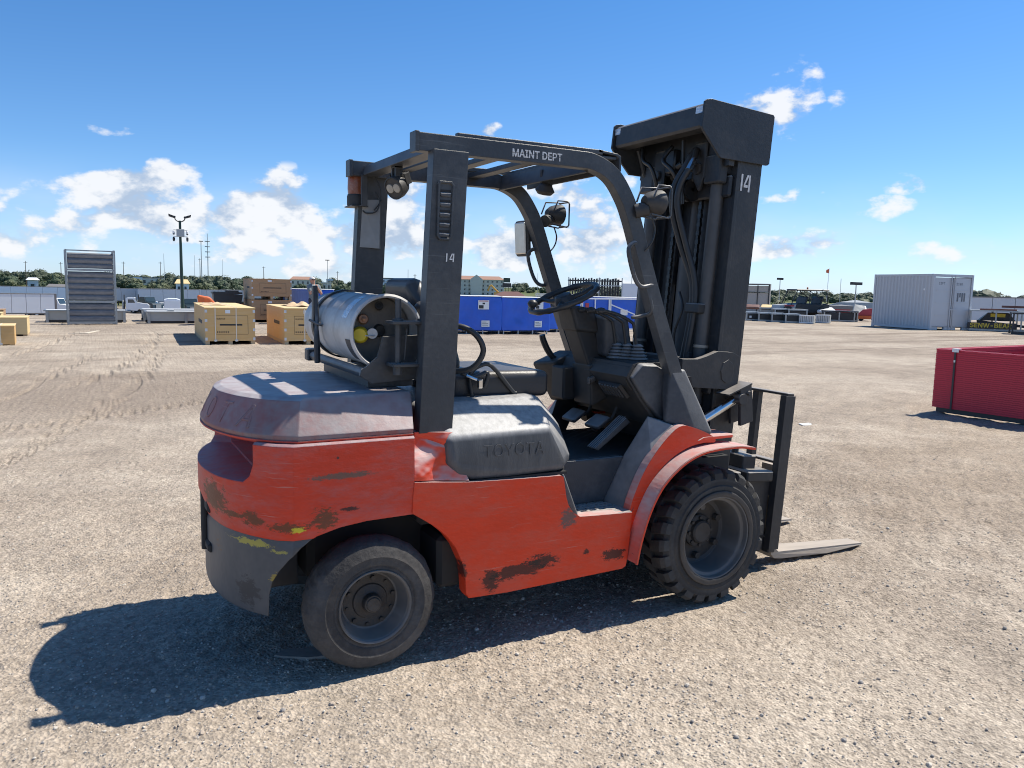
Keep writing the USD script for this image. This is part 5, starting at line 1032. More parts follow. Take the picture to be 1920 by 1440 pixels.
for z in (0.03, 0.735, 1.795, 2.45):
    ps_.part('frame_rail', box(0.056, Wd-0.056, -0.004, 0.035, z, z+(0.07 if z < 2.4 else 0.04), 0.003), m_galv)
    ps_.part('frame_rail', box(Wd-0.05, Wd-0.01, 0.051, 0.849, z, z+0.06, 0.003), m_galv)
for z in np.arange(0.15, 2.4, 0.16):
    ps_.part('side_cleat', box(Wd-0.002, Wd+0.012, 0.20+0.1*(int(z*100) % 3), 0.50+0.1*(int(z*100) % 3), z, z+0.06), m_wsteel)
def trough(label, p, rz, w, d, h, legs=2):
    t = Thing('steel_trough', label, 'steel trough', (p[0], p[1], 0), rz)
    t.part('body', hull([(0.05, 0.06, 0.09), (w-0.05, 0.06, 0.09), (0.05, d-0.06, 0.09), (w-0.05, d-0.06, 0.09), (0.0, 0.03, h-0.04), (w, 0.03, h-0.04), (0, d-0.03, h-0.04), (w, d-0.03, h-0.04)]), m_galvp)
    t.part('rim', cat(box(-0.06, w+0.06, -0.03, 0.03, h-0.045, h, 0.004), box(-0.06, w+0.06, d-0.03, d+0.03, h-0.045, h, 0.004), box(-0.06, 0.0, 0.031, d-0.031, h-0.045, h), box(w, w+0.06, 0.031, d-0.031, h-0.045, h)), m_galv)
    t.part('cover', box(0.001, w-0.001, 0.032, d-0.032, h-0.03, h-0.008), m_wsteel)
    for q in range(legs):
        x = (w-0.09)*q/(legs-1)
        t.part('leg', box(x, x+0.09, -0.001, 0.055, 0, h-0.046), m_galv); t.part('leg', box(x, x+0.09, d-0.055, d+0.001, 0, h-0.046), m_galv)
    t.part('skid', box(-0.02, w+0.02, 0.06, 0.12, 0.02, 0.088), m_bsteel); t.part('skid', box(-0.02, w+0.02, d-0.12, d-0.06, 0.02, 0.088), m_bsteel)
    return t
trough('grey steel trough standing behind the tall panel stack', (-2.10, 28.5), -0.02, 2.50, 0.9, 0.44)
tr = trough('long grey steel trough nearest the dark light pole, two clamps on its cover', (1.06, 27.62), 0.0, 2.55, 1.0, 0.44, 3)
for x in (0.7, 1.9): tr.part('clamp', box(x, x+0.22, 0.45, 0.60, 0.433, 0.49, 0.01), m_galv)
trough('grey steel trough half hidden behind the one near the dark light pole', (1.02, 29.2), 0.0, 2.6, 1.0, 0.46)

# ================================================================== dark light pole with cameras
lp = Thing('light_pole', 'dark green light pole with two floodlights and a camera box', 'light pole', (4.36, 48.19, terrain(4.36, 48.19)-0.2), -0.06)
zb = -terrain(4.36, 48.19)+0.2
lp.part('pole', tube([(0, 0, 0), (0, 0, 1.0), (-0.02, 0, 3.0+zb), (-0.03, 0, 5.05+zb)], [0.11, 0.10, 0.085, 0.065], 12), m_dgreen, True)
lp.part('crossarm', cat(tube([(-0.30, 0, 5.32+zb), (-0.27, 0, 5.10+zb), (-0.03, 0, 4.98+zb), (0.22, 0, 5.10+zb), (0.25, 0, 5.32+zb)], 0.03, 8, 3)), m_bsteel, True)
for s in (-1, 1):
    lp.part('floodlight', hull([(-0.03+s*0.22, -0.15, 5.28+zb), (-0.03+s*0.22, 0.15, 5.28+zb), (-0.03+s*0.62, -0.15, 5.42+zb), (-0.03+s*0.62, 0.15, 5.42+zb), (-0.03+s*0.25, -0.15, 5.18+zb), (-0.03+s*0.25, 0.15, 5.18+zb), (-0.03+s*0.60, -0.13, 5.28+zb), (-0.03+s*0.60, 0.13, 5.28+zb)]), m_bsteel)
lp.part('camera_box', box(-0.24, 0.20, -0.22, -0.06, 4.10+zb, 4.56+zb, 0.02), m_galvp)
for sx in (-1, 1):
    for z in (4.46, 4.08):
        ca = lp.part('camera_arm', box(-0.40 if sx < 0 else 0.20, -0.24 if sx < 0 else 0.36, -0.16, -0.12, z+zb+0.02, z+zb+0.05), m_galv)
        lp.part('dome_camera', rhull([(-0.02+sx*0.37, -0.14, z+zb-0.16), (-0.02+sx*0.37, -0.14, z+zb-0.05)], 0.065, True), m_wsteel if z > 4.2 else m_bsteel, True, ca)
        lp.part('camera_lens', move(trimesh.creation.icosphere(2, 0.06), (-0.02+sx*0.37, -0.15, z+zb-0.19)), m_glass, True, ca)

# ================================================================== blue wrapped bundles
def wrinkle(m, amp, seed, k=(1.5, 1.5, 0.7)):
    for _ in range(4): m = m.subdivide()
    v = m.vertices.copy(); c = v.mean(0)
    n = meshkit.fbm(v*V(k)*2.2+seed, 3, seed)-0.5
    nn = m.vertex_normals
    return trimesh.Trimesh(v+nn*n[:, None]*amp, m.faces, process=False)
def bundle(label, p, rz, w, d, h, seed, papers=((0.62, 0.80, 0.24, 0.20, True), (0.66, 0.22, 0.18, 0.14, False)), film=False, group=None):
    t = Thing('tarp_bundle', label, 'wrapped bundle', (p[0], p[1], 0), rz, group)
    tp = t.part('tarpaulin', wrinkle(box(0, w, 0, d, 0.13, h, 0.015), 0.055, seed), m_blue, 60)
    if film: t.part('film_side', wrinkle(box(0.02, w*0.52, -0.03, -0.004, 0.15, h-0.03), 0.02, seed+3, (6, 6, 0.7)), m_blue2, 60)
    t.part('top_sheet', box(-0.02, w+0.02, -0.02, d+0.02, h+0.002, h+0.022, 0.004), m_paper)
    for x in np.linspace(0.08, w-0.10, 4):
        for y in (0.05, d-0.09):
            t.part('foot', box(x, x+0.04, y, y+0.04, 0, 0.14), m_galv)
    t.part('skid', box(0.0, w, 0.06, 0.09, 0.10, 0.135), m_bsteel)
    for u, v_, pw, ph, pic in papers:
        x, z = u*w, 0.13+v_*(h-0.13)
        q = t.part('paper_sign', box(x-pw/2, x+pw/2, -0.034, -0.030, z-ph/2, z+ph/2), m_paper)
        if pic:
            t.part('printed_picture', box(x-pw*0.42, x-pw*0.0, -0.036, -0.0345, z-ph*0.42, z-ph*0.05), m_bsteel, False, q)
            t.part('printed_heading', box(x-pw*0.42, x+pw*0.42, -0.036, -0.0345, z+ph*0.36, z+ph*0.44), m_redink, False, q)
            t.part('printed_picture', box(x-pw*0.1, x+pw*0.12, -0.036, -0.0345, z+ph*0.05, z+ph*0.22), m_bsteel, False, q)
        else:
            for i in range(3):
                t.part('printed_line', box(x-pw*0.4, x+pw*(0.1 if i == 0 else 0.32), -0.036, -0.0345, z+ph*(0.22-0.24*i), z+ph*(0.30-0.24*i)), m_cmark, False, q)
    return t
bundle('blue tarpaulin bundle with two white signs, first right of the rear post', (9.55, 20.55), ang((9.55, 20.55), (11.22, 19.95)), 1.78, 1.6, 1.24, 1, ((0.66, 0.76, 0.36, 0.30, True), (0.70, 0.20, 0.27, 0.21, False)))
bundle('blue tarpaulin bundle with one low white sign, seen below the steering wheel', (11.28, 20.05), ang((11.28, 20.05), (13.02, 19.85)), 1.76, 1.6, 1.22, 2, ((0.76, 0.78, 0.30, 0.28, True), (0.75, 0.20, 0.27, 0.21, False)))
bundle('blue tarpaulin bundle half hidden by the steering column', (13.3, 20.75), ang((13.3, 20.75), (15.2, 20.9)), 1.8, 1.6, 1.20, 4, ((0.92, 0.75, 0.12, 0.34, True),))
bundle('long blue tarpaulin bundle just left of the mast, behind the white frame', (16.9, 22.9), ang((16.9, 22.9), (19.2, 22.3)), 2.5, 1.6, 1.24, 6, ())
wf = Thing('blue_gate_panel', 'blue sheeted panel in a white steel frame with two slanting bars', 'framed panel', (15.05, 20.98, 0), ang((15.05, 20.98), (17.4, 20.70)))
wf.part('blue_sheet', wrinkle(box(0.02, 2.3, 0.05, 0.075, 0.10, 1.20), 0.02, 9), m_blue, 60)
for x in (0.0, 0.52, 1.10, 1.16, 2.30):
    wf.part('frame_upright', box(x, x+0.045, -0.01, 0.035, 0.02, 1.24, 0.003), m_wsteel)
for z in (0.08, 1.19):
    wf.part('frame_rail', box(1.206, 2.299, -0.008, 0.033, z, z+0.05, 0.003), m_wsteel)
wf.part('frame_rail', box(0.046, 1.099, -0.008, 0.033, 1.19, 1.235, 0.003), m_wsteel)
for a, b in ((0.98, 0.60), (0.55, 0.28)):
    wf.part('slanting_bar', hull([(1.206, -0.006, a), (1.206, 0.02, a), (2.299, -0.006, b), (2.299, 0.02, b), (1.206, -0.006, a+0.045), (1.206, 0.02, a+0.045), (2.299, -0.006, b+0.045), (2.299, 0.02, b+0.045)]), m_wsteel)
wf.part('paper_sign', box(1.62, 1.92, 0.030, 0.036, 0.62, 0.82), m_paper)
wf.part('red_sign', box(0.16, 0.30, 0.030, 0.036, 0.80, 1.05), m_redink)
bl = bundle('blue bundle behind the crates with clear film over its left half', (6.05, 28.75), ang((6.05, 28.75), (7.95, 28.2)), 1.95, 1.8, 1.30, 12, ((0.10, 0.62, 0.24, 0.62, True),), film=True)
t = Thing('banner_bundle', 'low bundle with a purple banner behind the gas bottle', 'wrapped bundle', (8.75, 31.2, 0), -0.3)
t.part('banner', wrinkle(box(0, 1.3, 0, 0.9, 0.05, 1.06), 0.03, 14), m_purple, 60); t.part('top_sheet', box(-0.01, 1.31, -0.01, 0.91, 1.085, 1.10), m_paper)
t.part('lettering', put_text(text('MA', 0.20, 0.004), (0.25, -0.03, 0.78), (1, 0, 0), (0, 0, 1)), m_paper)
bundle('narrow blue bundle seen between the left rear post and the seat', (10.9, 29.4), -0.35, 1.4, 1.2, 1.15, 16, ())

# ================================================================== orange sheet and black bin behind the tan crate
def blob(name, label, cat_, pts, mat, r, seed, amp, rz=0):
    m = rhull(pts, r, True)
    for _ in range(3): m = m.subdivide()
    p = free('/World', name); usdkit.mesh(stage, p, rough_up(m, amp, 2.5, seed), mat, 50); tag(p, label, cat_)
blob('tarp_heap', 'orange tarpaulin heap behind the nearest tan crate', 'tarpaulin heap', [(2.70, 26.2, 0.1), (2.62, 26.2, 1.00), (2.92, 26.2, 0.93), (3.30, 26.2, 0.62), (3.4, 26.2, 0.1), (2.75, 27.0, 0.1), (2.75, 27.0, 0.93), (3.3, 27.0, 0.6), (3.4, 27.0, 0.1)], m_orange, 0.07, 4, 0.05)
t = Thing('tipping_bin', 'black steel tipping bin behind the orange tarpaulin heap', 'tipping bin', (3.60, 29.9, 0), -0.08)
t.part('bin_body', hull([(0.12, 0.1, 0.10), (0.95, 0.1, 0.10), (0.12, 1.1, 0.10), (0.95, 1.1, 0.10), (0.0, 0, 1.10), (1.10, 0, 1.02), (0, 1.2, 1.10), (1.10, 1.2, 1.02), (0.02, 0, 0.80), (1.05, 0, 0.72)]), m_bsteel)
t.part('bin_rim', cat(box(-0.03, 1.08, -0.03, 0.0, 1.06, 1.13), box(-0.03, 1.08, 1.2, 1.23, 1.06, 1.13), box(-0.03, 0.0, 0.0, 1.2, 1.06, 1.13)), m_bsteel)
t.part('bin_edge', box(0.45, 0.95, -0.02, 0.4, 1.05, 1.19), m_bsteel)
blob('tarp_heap', 'small orange bag low beside the two-high crate stack', 'tarpaulin heap', [(4.45, 30.2, 0.05), (4.75, 30.2, 0.05), (4.5, 30.2, 0.62), (4.75, 30.2, 0.62), (4.5, 30.5, 0.3), (4.75, 30.5, 0.3)], m_orange, 0.06, 6, 0.03)

# ================================================================== grey shipping container
ct = Thing('shipping_container', 'light grey half-length shipping container with double doors', 'shipping container', (33.85, 20.13, terrain(33.85, 20.13)-0.01), -0.168)
Wc, Dc, Hc = 2.44, 3.70, 2.62
for k in range(17):      # corrugated left wall
    y0 = 0.12+(Dc-0.24)*k/17; dy = (Dc-0.24)/17
    ct.part('wall_rib', prism_y if False else plate(Polygon([(0.03, y0), (0.03, y0+dy*0.22), (0.0, y0+dy*0.36), (0.0, y0+dy*0.72), (0.03, y0+dy*0.86), (0.03, y0+dy*0.999), (0.07, y0+dy*0.999), (0.07, y0)]), 0.16, Hc-0.12), m_cont)
ct.part('right_wall', box(Wc-0.05, Wc-0.02, 0.1, Dc-0.1, 0.16, Hc-0.12), m_cont); ct.part('back_wall', box(0.1, Wc-0.1, Dc-0.06, Dc-0.03, 0.16, Hc-0.12), m_cont)
ct.part('roof', box(0.02, Wc-0.02, 0.06, Dc-0.02, Hc-0.06, Hc-0.02), m_cont); ct.part('floor', box(0.1, Wc-0.1, 0.1, Dc-0.1, 0.12, 0.16), m_bsteel)
for x in (0, Wc-0.12):
    for y in (0, Dc-0.12): ct.part('corner_post', box(x, x+0.12, y, y+0.12, 0.0, Hc, 0.008), m_cont)
for z0, z1 in ((0.04, 0.158), (Hc-0.118, Hc-0.005)):
    ct.part('bottom_rail' if z0 < 1 else 'top_rail', box(0.002, 0.10, 0.121, Dc-0.121, z0, z1), m_cont)
ct.part('door_header', box(0.121, Wc-0.121, 0.01, 0.10, Hc-0.13, Hc-0.005), m_cont)
for a_, b_ in ((0.121, 0.46), (0.86, 1.56), (1.98, Wc-0.121)): ct.part('door_sill', box(a_, b_, 0.02, 0.12, 0.02, 0.15), m_cont)
for x0, x1 in ((0.135, 1.20), (1.235, Wc-0.135)):
    dr = ct.part('door', box(x0, x1, 0.035, 0.075, 0.17, Hc-0.16, 0.004), m_cont)
    for z in (0.70, 1.28, 1.84): ct.part('door_rib', box(x0+0.10, x1-0.10, 0.026, 0.036, z, z+0.05), m_cont, False, dr)
    ct.part('door_gasket', box(x0-0.012, x0-0.001, 0.05, 0.07, 0.17, Hc-0.16), m_bsteel, False, dr)
    bx = x1-0.10 if x0 < 0.5 else x0+0.08
    ct.part('locking_bar', cyl((bx, 0.005, 0.05), (bx, 0.005, Hc-0.05), 0.02, 8), m_cont, True, dr)
    ct.part('bar_handle', box(bx-0.02, bx+0.22, -0.012, 0.0, 0.95, 1.0), m_cont, False, dr)
for s, x, z, h in (('12FT', 0.36, 2.14, 0.11), ('2168', 1.42, 2.12, 0.11)):
    ct.part('marking', put_text(text(s, h, 0.001), (x, 0.0335, z), (1, 0, 0), (0, 0, 1)), m_cmark)
for k in range(4):
    ct.part('marking', box(1.52+0.135*k, 1.52+0.135*k+0.08, 0.0245, 0.0345, 1.36 if k != 1 else 1.56, 1.76), m_cmark)
ct.part('round_vent', cyl((-0.012, 0.5, 1.9), (0.03, 0.5, 1.9), 0.05, 10), m_wsteel)

# ================================================================== stack of red panels at the right
rd = Thing('red_panel_stack', 'stack of crimson panels strapped together, open in the middle', 'panel stack', (9.15, 3.23, 0), math.radians(-86.0))
nL = 30
for k in range(nL):
    z0 = 0.075+k*0.0262; j = 0.0022*math.sin(k*2.3)
    o = Polygon([(0, 0), (2.5, 0), (2.5, 2.6), (0, 2.6)]); i_ = Polygon([(0.09, 0.09), (2.41, 0.09), (2.41, 2.51), (0.09, 2.51)])
    m = plate(o.difference(i_), z0, z0+0.0238); m.apply_translation([j*0.3, j, 0])
    rd.part('red_panel', m, m_redp)
ri = Polygon([(0, 0), (2.5, 0), (2.5, 2.6), (0, 2.6)])
rd.part('top_edge', cat(plate(ri.buffer(0.004, join_style=2).difference(ri.buffer(-0.012)), 0.8615, 0.868)), m_rededge)
rd.part('base_runner', box(0.05, 2.45, 0.02, 0.12, 0.012, 0.074), m_bsteel); rd.part('base_runner', box(0.05, 2.45, 2.45, 2.55, 0.012, 0.074), m_bsteel)
rd.part('strap', box(0.250, 0.275, -0.014, -0.008, 0.06, 0.872), m_black2); rd.part('corner_guard', cat(box(0.222, 0.31, -0.022, 0.05, 0.872, 0.882), box(0.222, 0.31, -0.022, -0.015, 0.835, 0.872)), m_paper)
rd.part('strap_seal', box(0.252, 0.273, -0.019, -0.0145, 0.70, 0.73), m_clip)

# ================================================================== oddments lying on the ground
def flat_piece(name, label, cat_, pts, z, h, mat):
    p = free('/World', name); c = V(pts).mean(0)
    usdkit.mesh(stage, p, plate(Polygon([tuple(q) for q in pts]), float(ground_at(V([c[0]]), V([c[1]]))[0])+z, float(ground_at(V([c[0]]), V([c[1]]))[0])+z+h), mat); tag(p, label, cat_)
m_strip = M('weathered_grey_strip', (0.22, 0.20, 0.175), 0.8, vs=12, va=0.2, bump=0.3, bs=40)
flat_piece('flat_strip', 'flat grey strip lying in the shadow behind the right rear wheel', 'strip', [(-0.335, -0.262), (-0.29, -0.222), (-0.12, -0.275), (-0.13, -0.36), (-0.21, -0.345), (-0.31, -0.285)], -0.004, 0.018, m_strip)
flat_piece('scrap_strap', 'pale scrap of strap lying on the ground before the tall panel stack', 'scrap', [(-1.35, 22.0), (-0.95, 22.2), (-0.60, 23.2), (-0.55, 23.1), (-0.85, 22.05)], 0.0, 0.012, m_strap)
flat_piece('scrap_paper', 'small white scrap on the sand right of the load backrest', 'scrap', [(6.55, 3.1), (6.75, 3.05), (6.80, 3.20), (6.6, 3.22)], 0.0, 0.006, m_paper)
# ================================================================== lower yard on the left: trailers, trucks, cars
def on_ground(xy): return (xy[0], xy[1], float(terrain(*xy)))
def wheel_mesh(x, y, r, w): return cyl((x, y, r), (x, y+w, r), r, 14)
def trailer(label, p, rz, L_, H=4.0, W=2.5, mat=None, back=False, group=None, seams=8):
    mat = mat or m_trailer
    t = Thing('box_trailer', label, 'trailer', on_ground(p), rz, group)
    for k in range(seams):
        t.part('side_panel', box(L_*k/seams+0.02, L_*(k+1)/seams-0.02, 0, W, 1.15, H-0.09), mat)
    t.part('top_rail', box(-0.02, L_+0.02, -0.03, W+0.03, H-0.09, H), m_roof); t.part('bottom_rail', box(-0.01, L_+0.01, -0.02, W+0.02, 1.0, 1.148), m_roof)
    t.part('end_frame', box(L_+0.021, L_+0.25, -0.01, W+0.01, 1.0, H-0.001), m_roof if back else mat)
    for k in range(2):
        t.part('wheel', cat(wheel_mesh(L_-1.5-1.25*k, 0.0, 0.5, 0.5), wheel_mesh(L_-1.5-1.25*k, W-0.5, 0.5, 0.5)), m_tyre)
    t.part('landing_gear', cat(box(2.2, 2.35, 0.3, 0.4, 0, 1.0), box(2.2, 2.35, W-0.4, W-0.3, 0, 1.0)), m_bsteel)
    return t
def tractor(label, p, rz, paint, sleeper=True, hood=True):
    """truck tractor facing local +x"""
    t = Thing('truck_tractor', label, 'truck', on_ground(p), rz)
    c = prism(Polygon([(0.2, 1.0), (0.2, 2.75), (0.45, 2.92), (1.55, 2.92), (1.95, 2.05), (3.5, 1.85), (3.75, 1.6), (3.85, 0.75), (3.2, 0.65), (2.9, 1.0), (2.3, 1.05), (1.9, 0.7), (0.2, 0.8)]), -1.05, 1.05)
    t.part('cab', c, paint)
    for y in (-1.056, 1.05): t.part('side_window', prism(Polygon([(0.55, 2.0), (0.55, 2.6), (1.35, 2.6), (1.65, 2.02)]), y, y+0.006), m_glass)
    t.part('windscreen', hull([(1.60, y, 2.80) for y in (-0.9, 0.9)]+[(1.93, y, 2.10) for y in (-0.9, 0.9)]+[(1.64, y, 2.80) for y in (-0.9, 0.9)]+[(1.97, y, 2.10) for y in (-0.9, 0.9)]), m_glass)
    t.part('grille', box(3.80, 3.87, -0.55, 0.55, 0.85, 1.65), m_galv); t.part('bumper', box(3.6, 3.95, -1.1, 1.1, 0.35, 0.68, 0.03), paint)
    t.part('frame', box(-3.0, 3.6, -0.45, 0.45, 0.65, 0.95), m_bsteel)
    t.part('exhaust_stack', cyl((0.0, -0.95, 0.9), (0.0, -0.95, 3.35), 0.08, 10), m_bsteel)
    t.part('fuel_tank', cyl((-0.6, -0.85, 0.62), (0.9, -0.85, 0.62), 0.30, 14), m_galv)
    t.part('headboard', box(-0.35, -0.2, -1.0, 1.0, 0.95, 2.4), m_galvp)
    for x, yy in ((2.75, 0.3), (-1.3, 0.55), (-2.6, 0.55)):
        for s in (-1, 1):
            y0 = -1.12 if s < 0 else 1.12-yy
            w = t.part('wheel', wheel_mesh(x, y0, 0.52, yy), m_tyre)
            t.part('hub', cyl((x, y0-0.01 if s < 0 else y0+yy-0.1, 0.52), (x, y0+0.1 if s < 0 else y0+yy+0.01, 0.52), 0.26, 12), m_hubw, False, w)
    return t
def car(label, name, cat_, p, rz, paint, suv=True):
    """facing local +x"""
    t = Thing(name, label, cat_, on_ground(p), rz)
    t.part('body', rhull([(x, y, z) for y in (-0.85, 0.85) for x, z in ((-2.2, 0.45), (-2.25, 0.95), (2.1, 0.45), (2.15, 0.8), (1.2, 1.0))], 0.08, True), paint, 40)
    t.part('cabin', rhull([(x, y*k, z) for y in (-0.78, 0.78) for x, z, k in ((-2.15, 1.0, 1), (-1.85, 1.6, 0.86), (0.1, 1.62, 0.86), (0.95, 1.0, 1))], 0.06, True), paint, 40)
    t.part('rear_window', hull([(-2.24, y, 1.08) for y in (-0.68, 0.68)]+[(-1.98, y, 1.55) for y in (-0.58, 0.58)]+[(-2.20, y, 1.08) for y in (-0.68, 0.68)]+[(-1.92, y, 1.55) for y in (-0.58, 0.58)]), m_glass)
    t.part('windscreen', hull([(1.03, y, 1.08) for y in (-0.68, 0.68)]+[(0.25, y, 1.60) for y in (-0.58, 0.58)]+[(0.98, y, 1.08) for y in (-0.68, 0.68)]+[(0.18, y, 1.60) for y in (-0.58, 0.58)]), m_glass)
    for y in (-0.86, 0.85): t.part('side_window', prism(Polygon([(-1.7, 1.1), (-1.6, 1.5), (0.0, 1.52), (0.6, 1.1)]), y, y+0.01), m_glass)
    for s in (-1, 1): t.part('tail_light', box(-2.34, -2.28, s*0.72-0.1, s*0.72+0.1, 0.85, 1.15, 0.01), m_redink)
    for x in (-1.4, 1.35):
        for s in (-1, 1): t.part('wheel', wheel_mesh(x, -0.93 if s < 0 else 0.71, 0.36, 0.22), m_tyre)
    return t
FAC = 0.0
trailer('white box trailer parked at the far left with a dark end frame', (-17.5, 121.0), 0.046+0.06, 13.4, 3.75, mat=m_trailer, back=True)
tractor('white highway tractor peeking out right of the left white trailer', (-5.14, 134.40), 0.030-0.5, m_cab)
car('silver sport utility car seen from behind, left of the tall panel stack', 'parked_car', 'car', (-3.32, 137.45), 0.016+PI/2-0.2, m_silver)
tractor('white truck tractor in profile just right of the tall panel stack', (5.46, 146.33), -0.044-0.06, m_cab)
tractor('dark truck tractor behind the white tractor near the panel stack', (8.67, 152.17), -0.062-0.9, m_cabd)
car('white pickup facing the yard between the trucks and the tipping trailer', 'pickup_truck', 'pickup truck', (12.41, 160.92), -0.081-PI/2, m_cab)
car('small pale car beside the dark truck tractor', 'parked_car', 'car', (11.68, 171.01), -0.072-PI/2+0.3, m_trailer)
t = Thing('tipping_trailer', 'white rounded tipping trailer seen from behind, left of the dark light pole', 'trailer', on_ground((11.87, 135.87)), -0.092)
t.part('tub', prism(Polygon([(-1.15, 0.9), (-1.25, 2.2), (-1.2, 2.75), (-0.6, 2.95), (0.6, 2.95), (1.2, 2.75), (1.25, 2.2), (1.15, 0.9)]), 0, 7.0), m_trailer)
t.part('tail_gate', prism(Polygon([(-1.05, 1.0), (-1.12, 2.6), (1.12, 2.6), (1.05, 1.0)]), -0.08, -0.01), m_cab)
t.part('rear_frame', box(-0.6, 0.6, -0.2, 0.0, 0.6, 1.3), m_galvp)
for x in (-1.2, 0.7): t.part('wheel', cyl((x, 0.6, 0.5), (x, 1.6, 0.5), 0.5, 14), m_tyre) if False else t.part('wheel', move(cyl((0, 0, 0), (0.5, 0, 0), 0.5, 14), (x, 0.8, 0.5)), m_tyre)
tractor('dark blue truck tractor half hidden by the dark light pole', (14.88, 141.60), -0.109-1.35, m_cabd)
# the long row of trailers behind
for i, (px0, D_, L_, lab, mat) in enumerate([
        (-10, 205, 15.5, 'white trailer in the far row, leftmost above the near trailer', 1), (95, 205, 15.0, 'white trailer in the far row just left of the tall panel stack', 0),
        (208, 200, 15.0, 'grey trailer in the far row behind the white truck tractor', 0), (262, 196, 13.5, 'grey trailer in the far row behind the white pickup', 0), (352, 200, 13.0, 'grey trailer in the far row right of the dark light pole', 0),
        (400, 205, 13.0, 'grey trailer in the far row behind the black tipping bin', 0)]):
    pts = {-10: (-17.24, 200.82), 95: (-7.56, 201.36), 208: (4.09, 196.40), 262: (10.08, 192.15), 352: (19.96, 195.37), 400: (28.71, 199.30)}
    trailer(lab, pts[px0], -0.025+0.02*(i % 3-1), L_*0.95, 3.9, mat=(m_trailer if mat else m_trail2), group=None, seams=5)
blob('tarp_heap', 'bright orange heap beside the silver car', 'tarpaulin heap', [(*V([-3.70, 116.44])+V([0, 0]), -4.2), (*V([-3.03, 116.45]), -4.3), (*V([-3.41, 117.44]), -3.7)], m_orange, 0.5, 6, 0.2)

# ================================================================== right-hand side of the yard
trailer('long grey-white trailer behind the pile on racks at the right edge', (71.0, 41.6), -1.035+0.10, 16.0, 4.15, mat=m_trail2, seams=9)
def rack(label, p, rz, w, d, h, n=3, mat=None, top=None, group=None):
    t = Thing('steel_rack', label, 'steel rack', on_ground(p), rz, group)
    for k in range(n+1):
        x = (w-0.06)*k/n
        for y in (0, d-0.06): t.part('post', box(x, x+0.06, y, y+0.06, 0, h), mat or m_galv)
    for y in (0.0, d-0.05):
        t.part('rail', box(-0.02, w+0.02, y-0.01, y+0.07, h+0.001, h+0.06), mat or m_galv); t.part('rail', box(-0.02, w+0.02, y-0.012, y+0.072, 0.02, 0.09), mat or m_galv)
    if top: t.part('top_deck', box(0, w, 0.08, d-0.08, h+0.005, h+0.05), top)
    return t
def dark_box(label, p, rz, w, d, h, mat, name='equipment_crate', posts=True, lid=None, n=2):
    t = Thing(name, label, 'steel crate', on_ground(p), rz)
    for k in range(n):
        t.part('sheet_panel', box(w*k/n+0.03, w*(k+1)/n-0.03, 0.03, d-0.03, 0.10, h-0.04), mat)
    if posts:
        for k in range(n+1):
            x = (w-0.07)*k/n
            t.part('post', box(x, x+0.07, 0, 0.07, 0, h), m_galv); t.part('post', box(x, x+0.07, d-0.07, d, 0, h), m_galv)
    t.part('base_rail', box(0, w, 0.01, d-0.01, 0.02, 0.098), m_galv)
    t.part('lid', box(-0.02, w+0.02, -0.02, d+0.02, h+0.001, h+0.07), lid or m_galv)
    return t
rz_r = -0.824+0.02
# front row: four low dark crates and two slatted ones
for i, (px, lab) in enumerate(((1402, 'low dark steel crate with a white label, leftmost of its row by the mast'), (1425, 'low dark steel crate second from the mast in its row'), (1450, 'low dark steel crate third from the mast in its row'), (1476, 'low dark steel crate fourth from the mast beside the slatted crate'))):
    pp = [(31.68, 29.69), (31.72, 28.81), (31.77, 27.90), (31.81, 26.98)][i]
    c = dark_box(lab, pp, -0.800+0.16, 0.76, 1.1, 0.42, m_bsteel, n=1)
    if i == 0: c.part('paper_label', box(0.18, 0.30, -0.004, 0.029, 0.16, 0.28), m_paper)
for i, lab in enumerate(('pale slatted steel crate with two windows, nearer of the pair', 'pale slatted steel crate with two windows, farther of the pair')):
    pp = [(32.13, 26.34), (34.09, 26.98)][i]
    t = Thing('slatted_crate', lab, 'steel crate', on_ground(pp), -0.842-0.10)
    for x0 in (0, 0.36):
        for q in range(4): t.part('slat', box(x0+0.03+0.085*q, x0+0.055+0.085*q, 0, 0.03, 0.09, 0.40), m_wsteel)
        t.part('slat_frame', cat(box(x0, x0+0.35, -0.003, 0.035, 0.03, 0.089), box(x0, x0+0.35, -0.003, 0.035, 0.401, 0.45)), m_wsteel)
    t.part('body', box(0.0, 0.72, 0.04, 0.9, 0.02, 0.44), m_galvp)
dark_box('dark steel crate under the utility vehicle, left half', (34.47, 30.28), -0.818+0.10, 0.95, 1.5, 0.60, m_black2, n=1)
dark_box('dark steel crate under the utility vehicle, right half', (34.69, 29.46), -0.824+0.10, 1.05, 1.5, 0.60, m_black2, n=1)
dark_box('bluish wrapped crate behind the low dark crates near the mast', (36.05, 32.96), -0.800+0.05, 1.5, 1.2, 0.58, m_galvp, n=2)
dark_box('long dark crate right of the slatted crates with a pale sheet on top', (37.02, 28.95), -0.871+0.10, 1.7, 1.4, 0.55, m_black2, n=2, lid=m_black2)
dark_box('black crate at the right end of the stacked row, beside the red load', (38.03, 28.67), -0.885+0.06, 1.0, 1.4, 0.54, m_black2, n=1, lid=m_black2)
blob('stacked_sheets', 'pile of tan and white sheets on the dark crates', 'stacked sheets', [(*V([38.34, 30.48]), 0.52), (*V([38.92, 29.79]), 0.52), (*V([38.78, 30.73]), 0.66), (*V([39.17, 30.27]), 0.66)], m_wsteel, 0.10, 4, 0.03)
blob('stacked_sheets', 'pale tan sheets piled left of the utility vehicle', 'stacked sheets', [(*V([36.52, 33.34]), 0.62), (*V([37.01, 32.84]), 0.62), (*V([36.85, 33.57]), 0.76), (*V([37.25, 33.16]), 0.72)], m_ply3, 0.08, 5, 0.03)
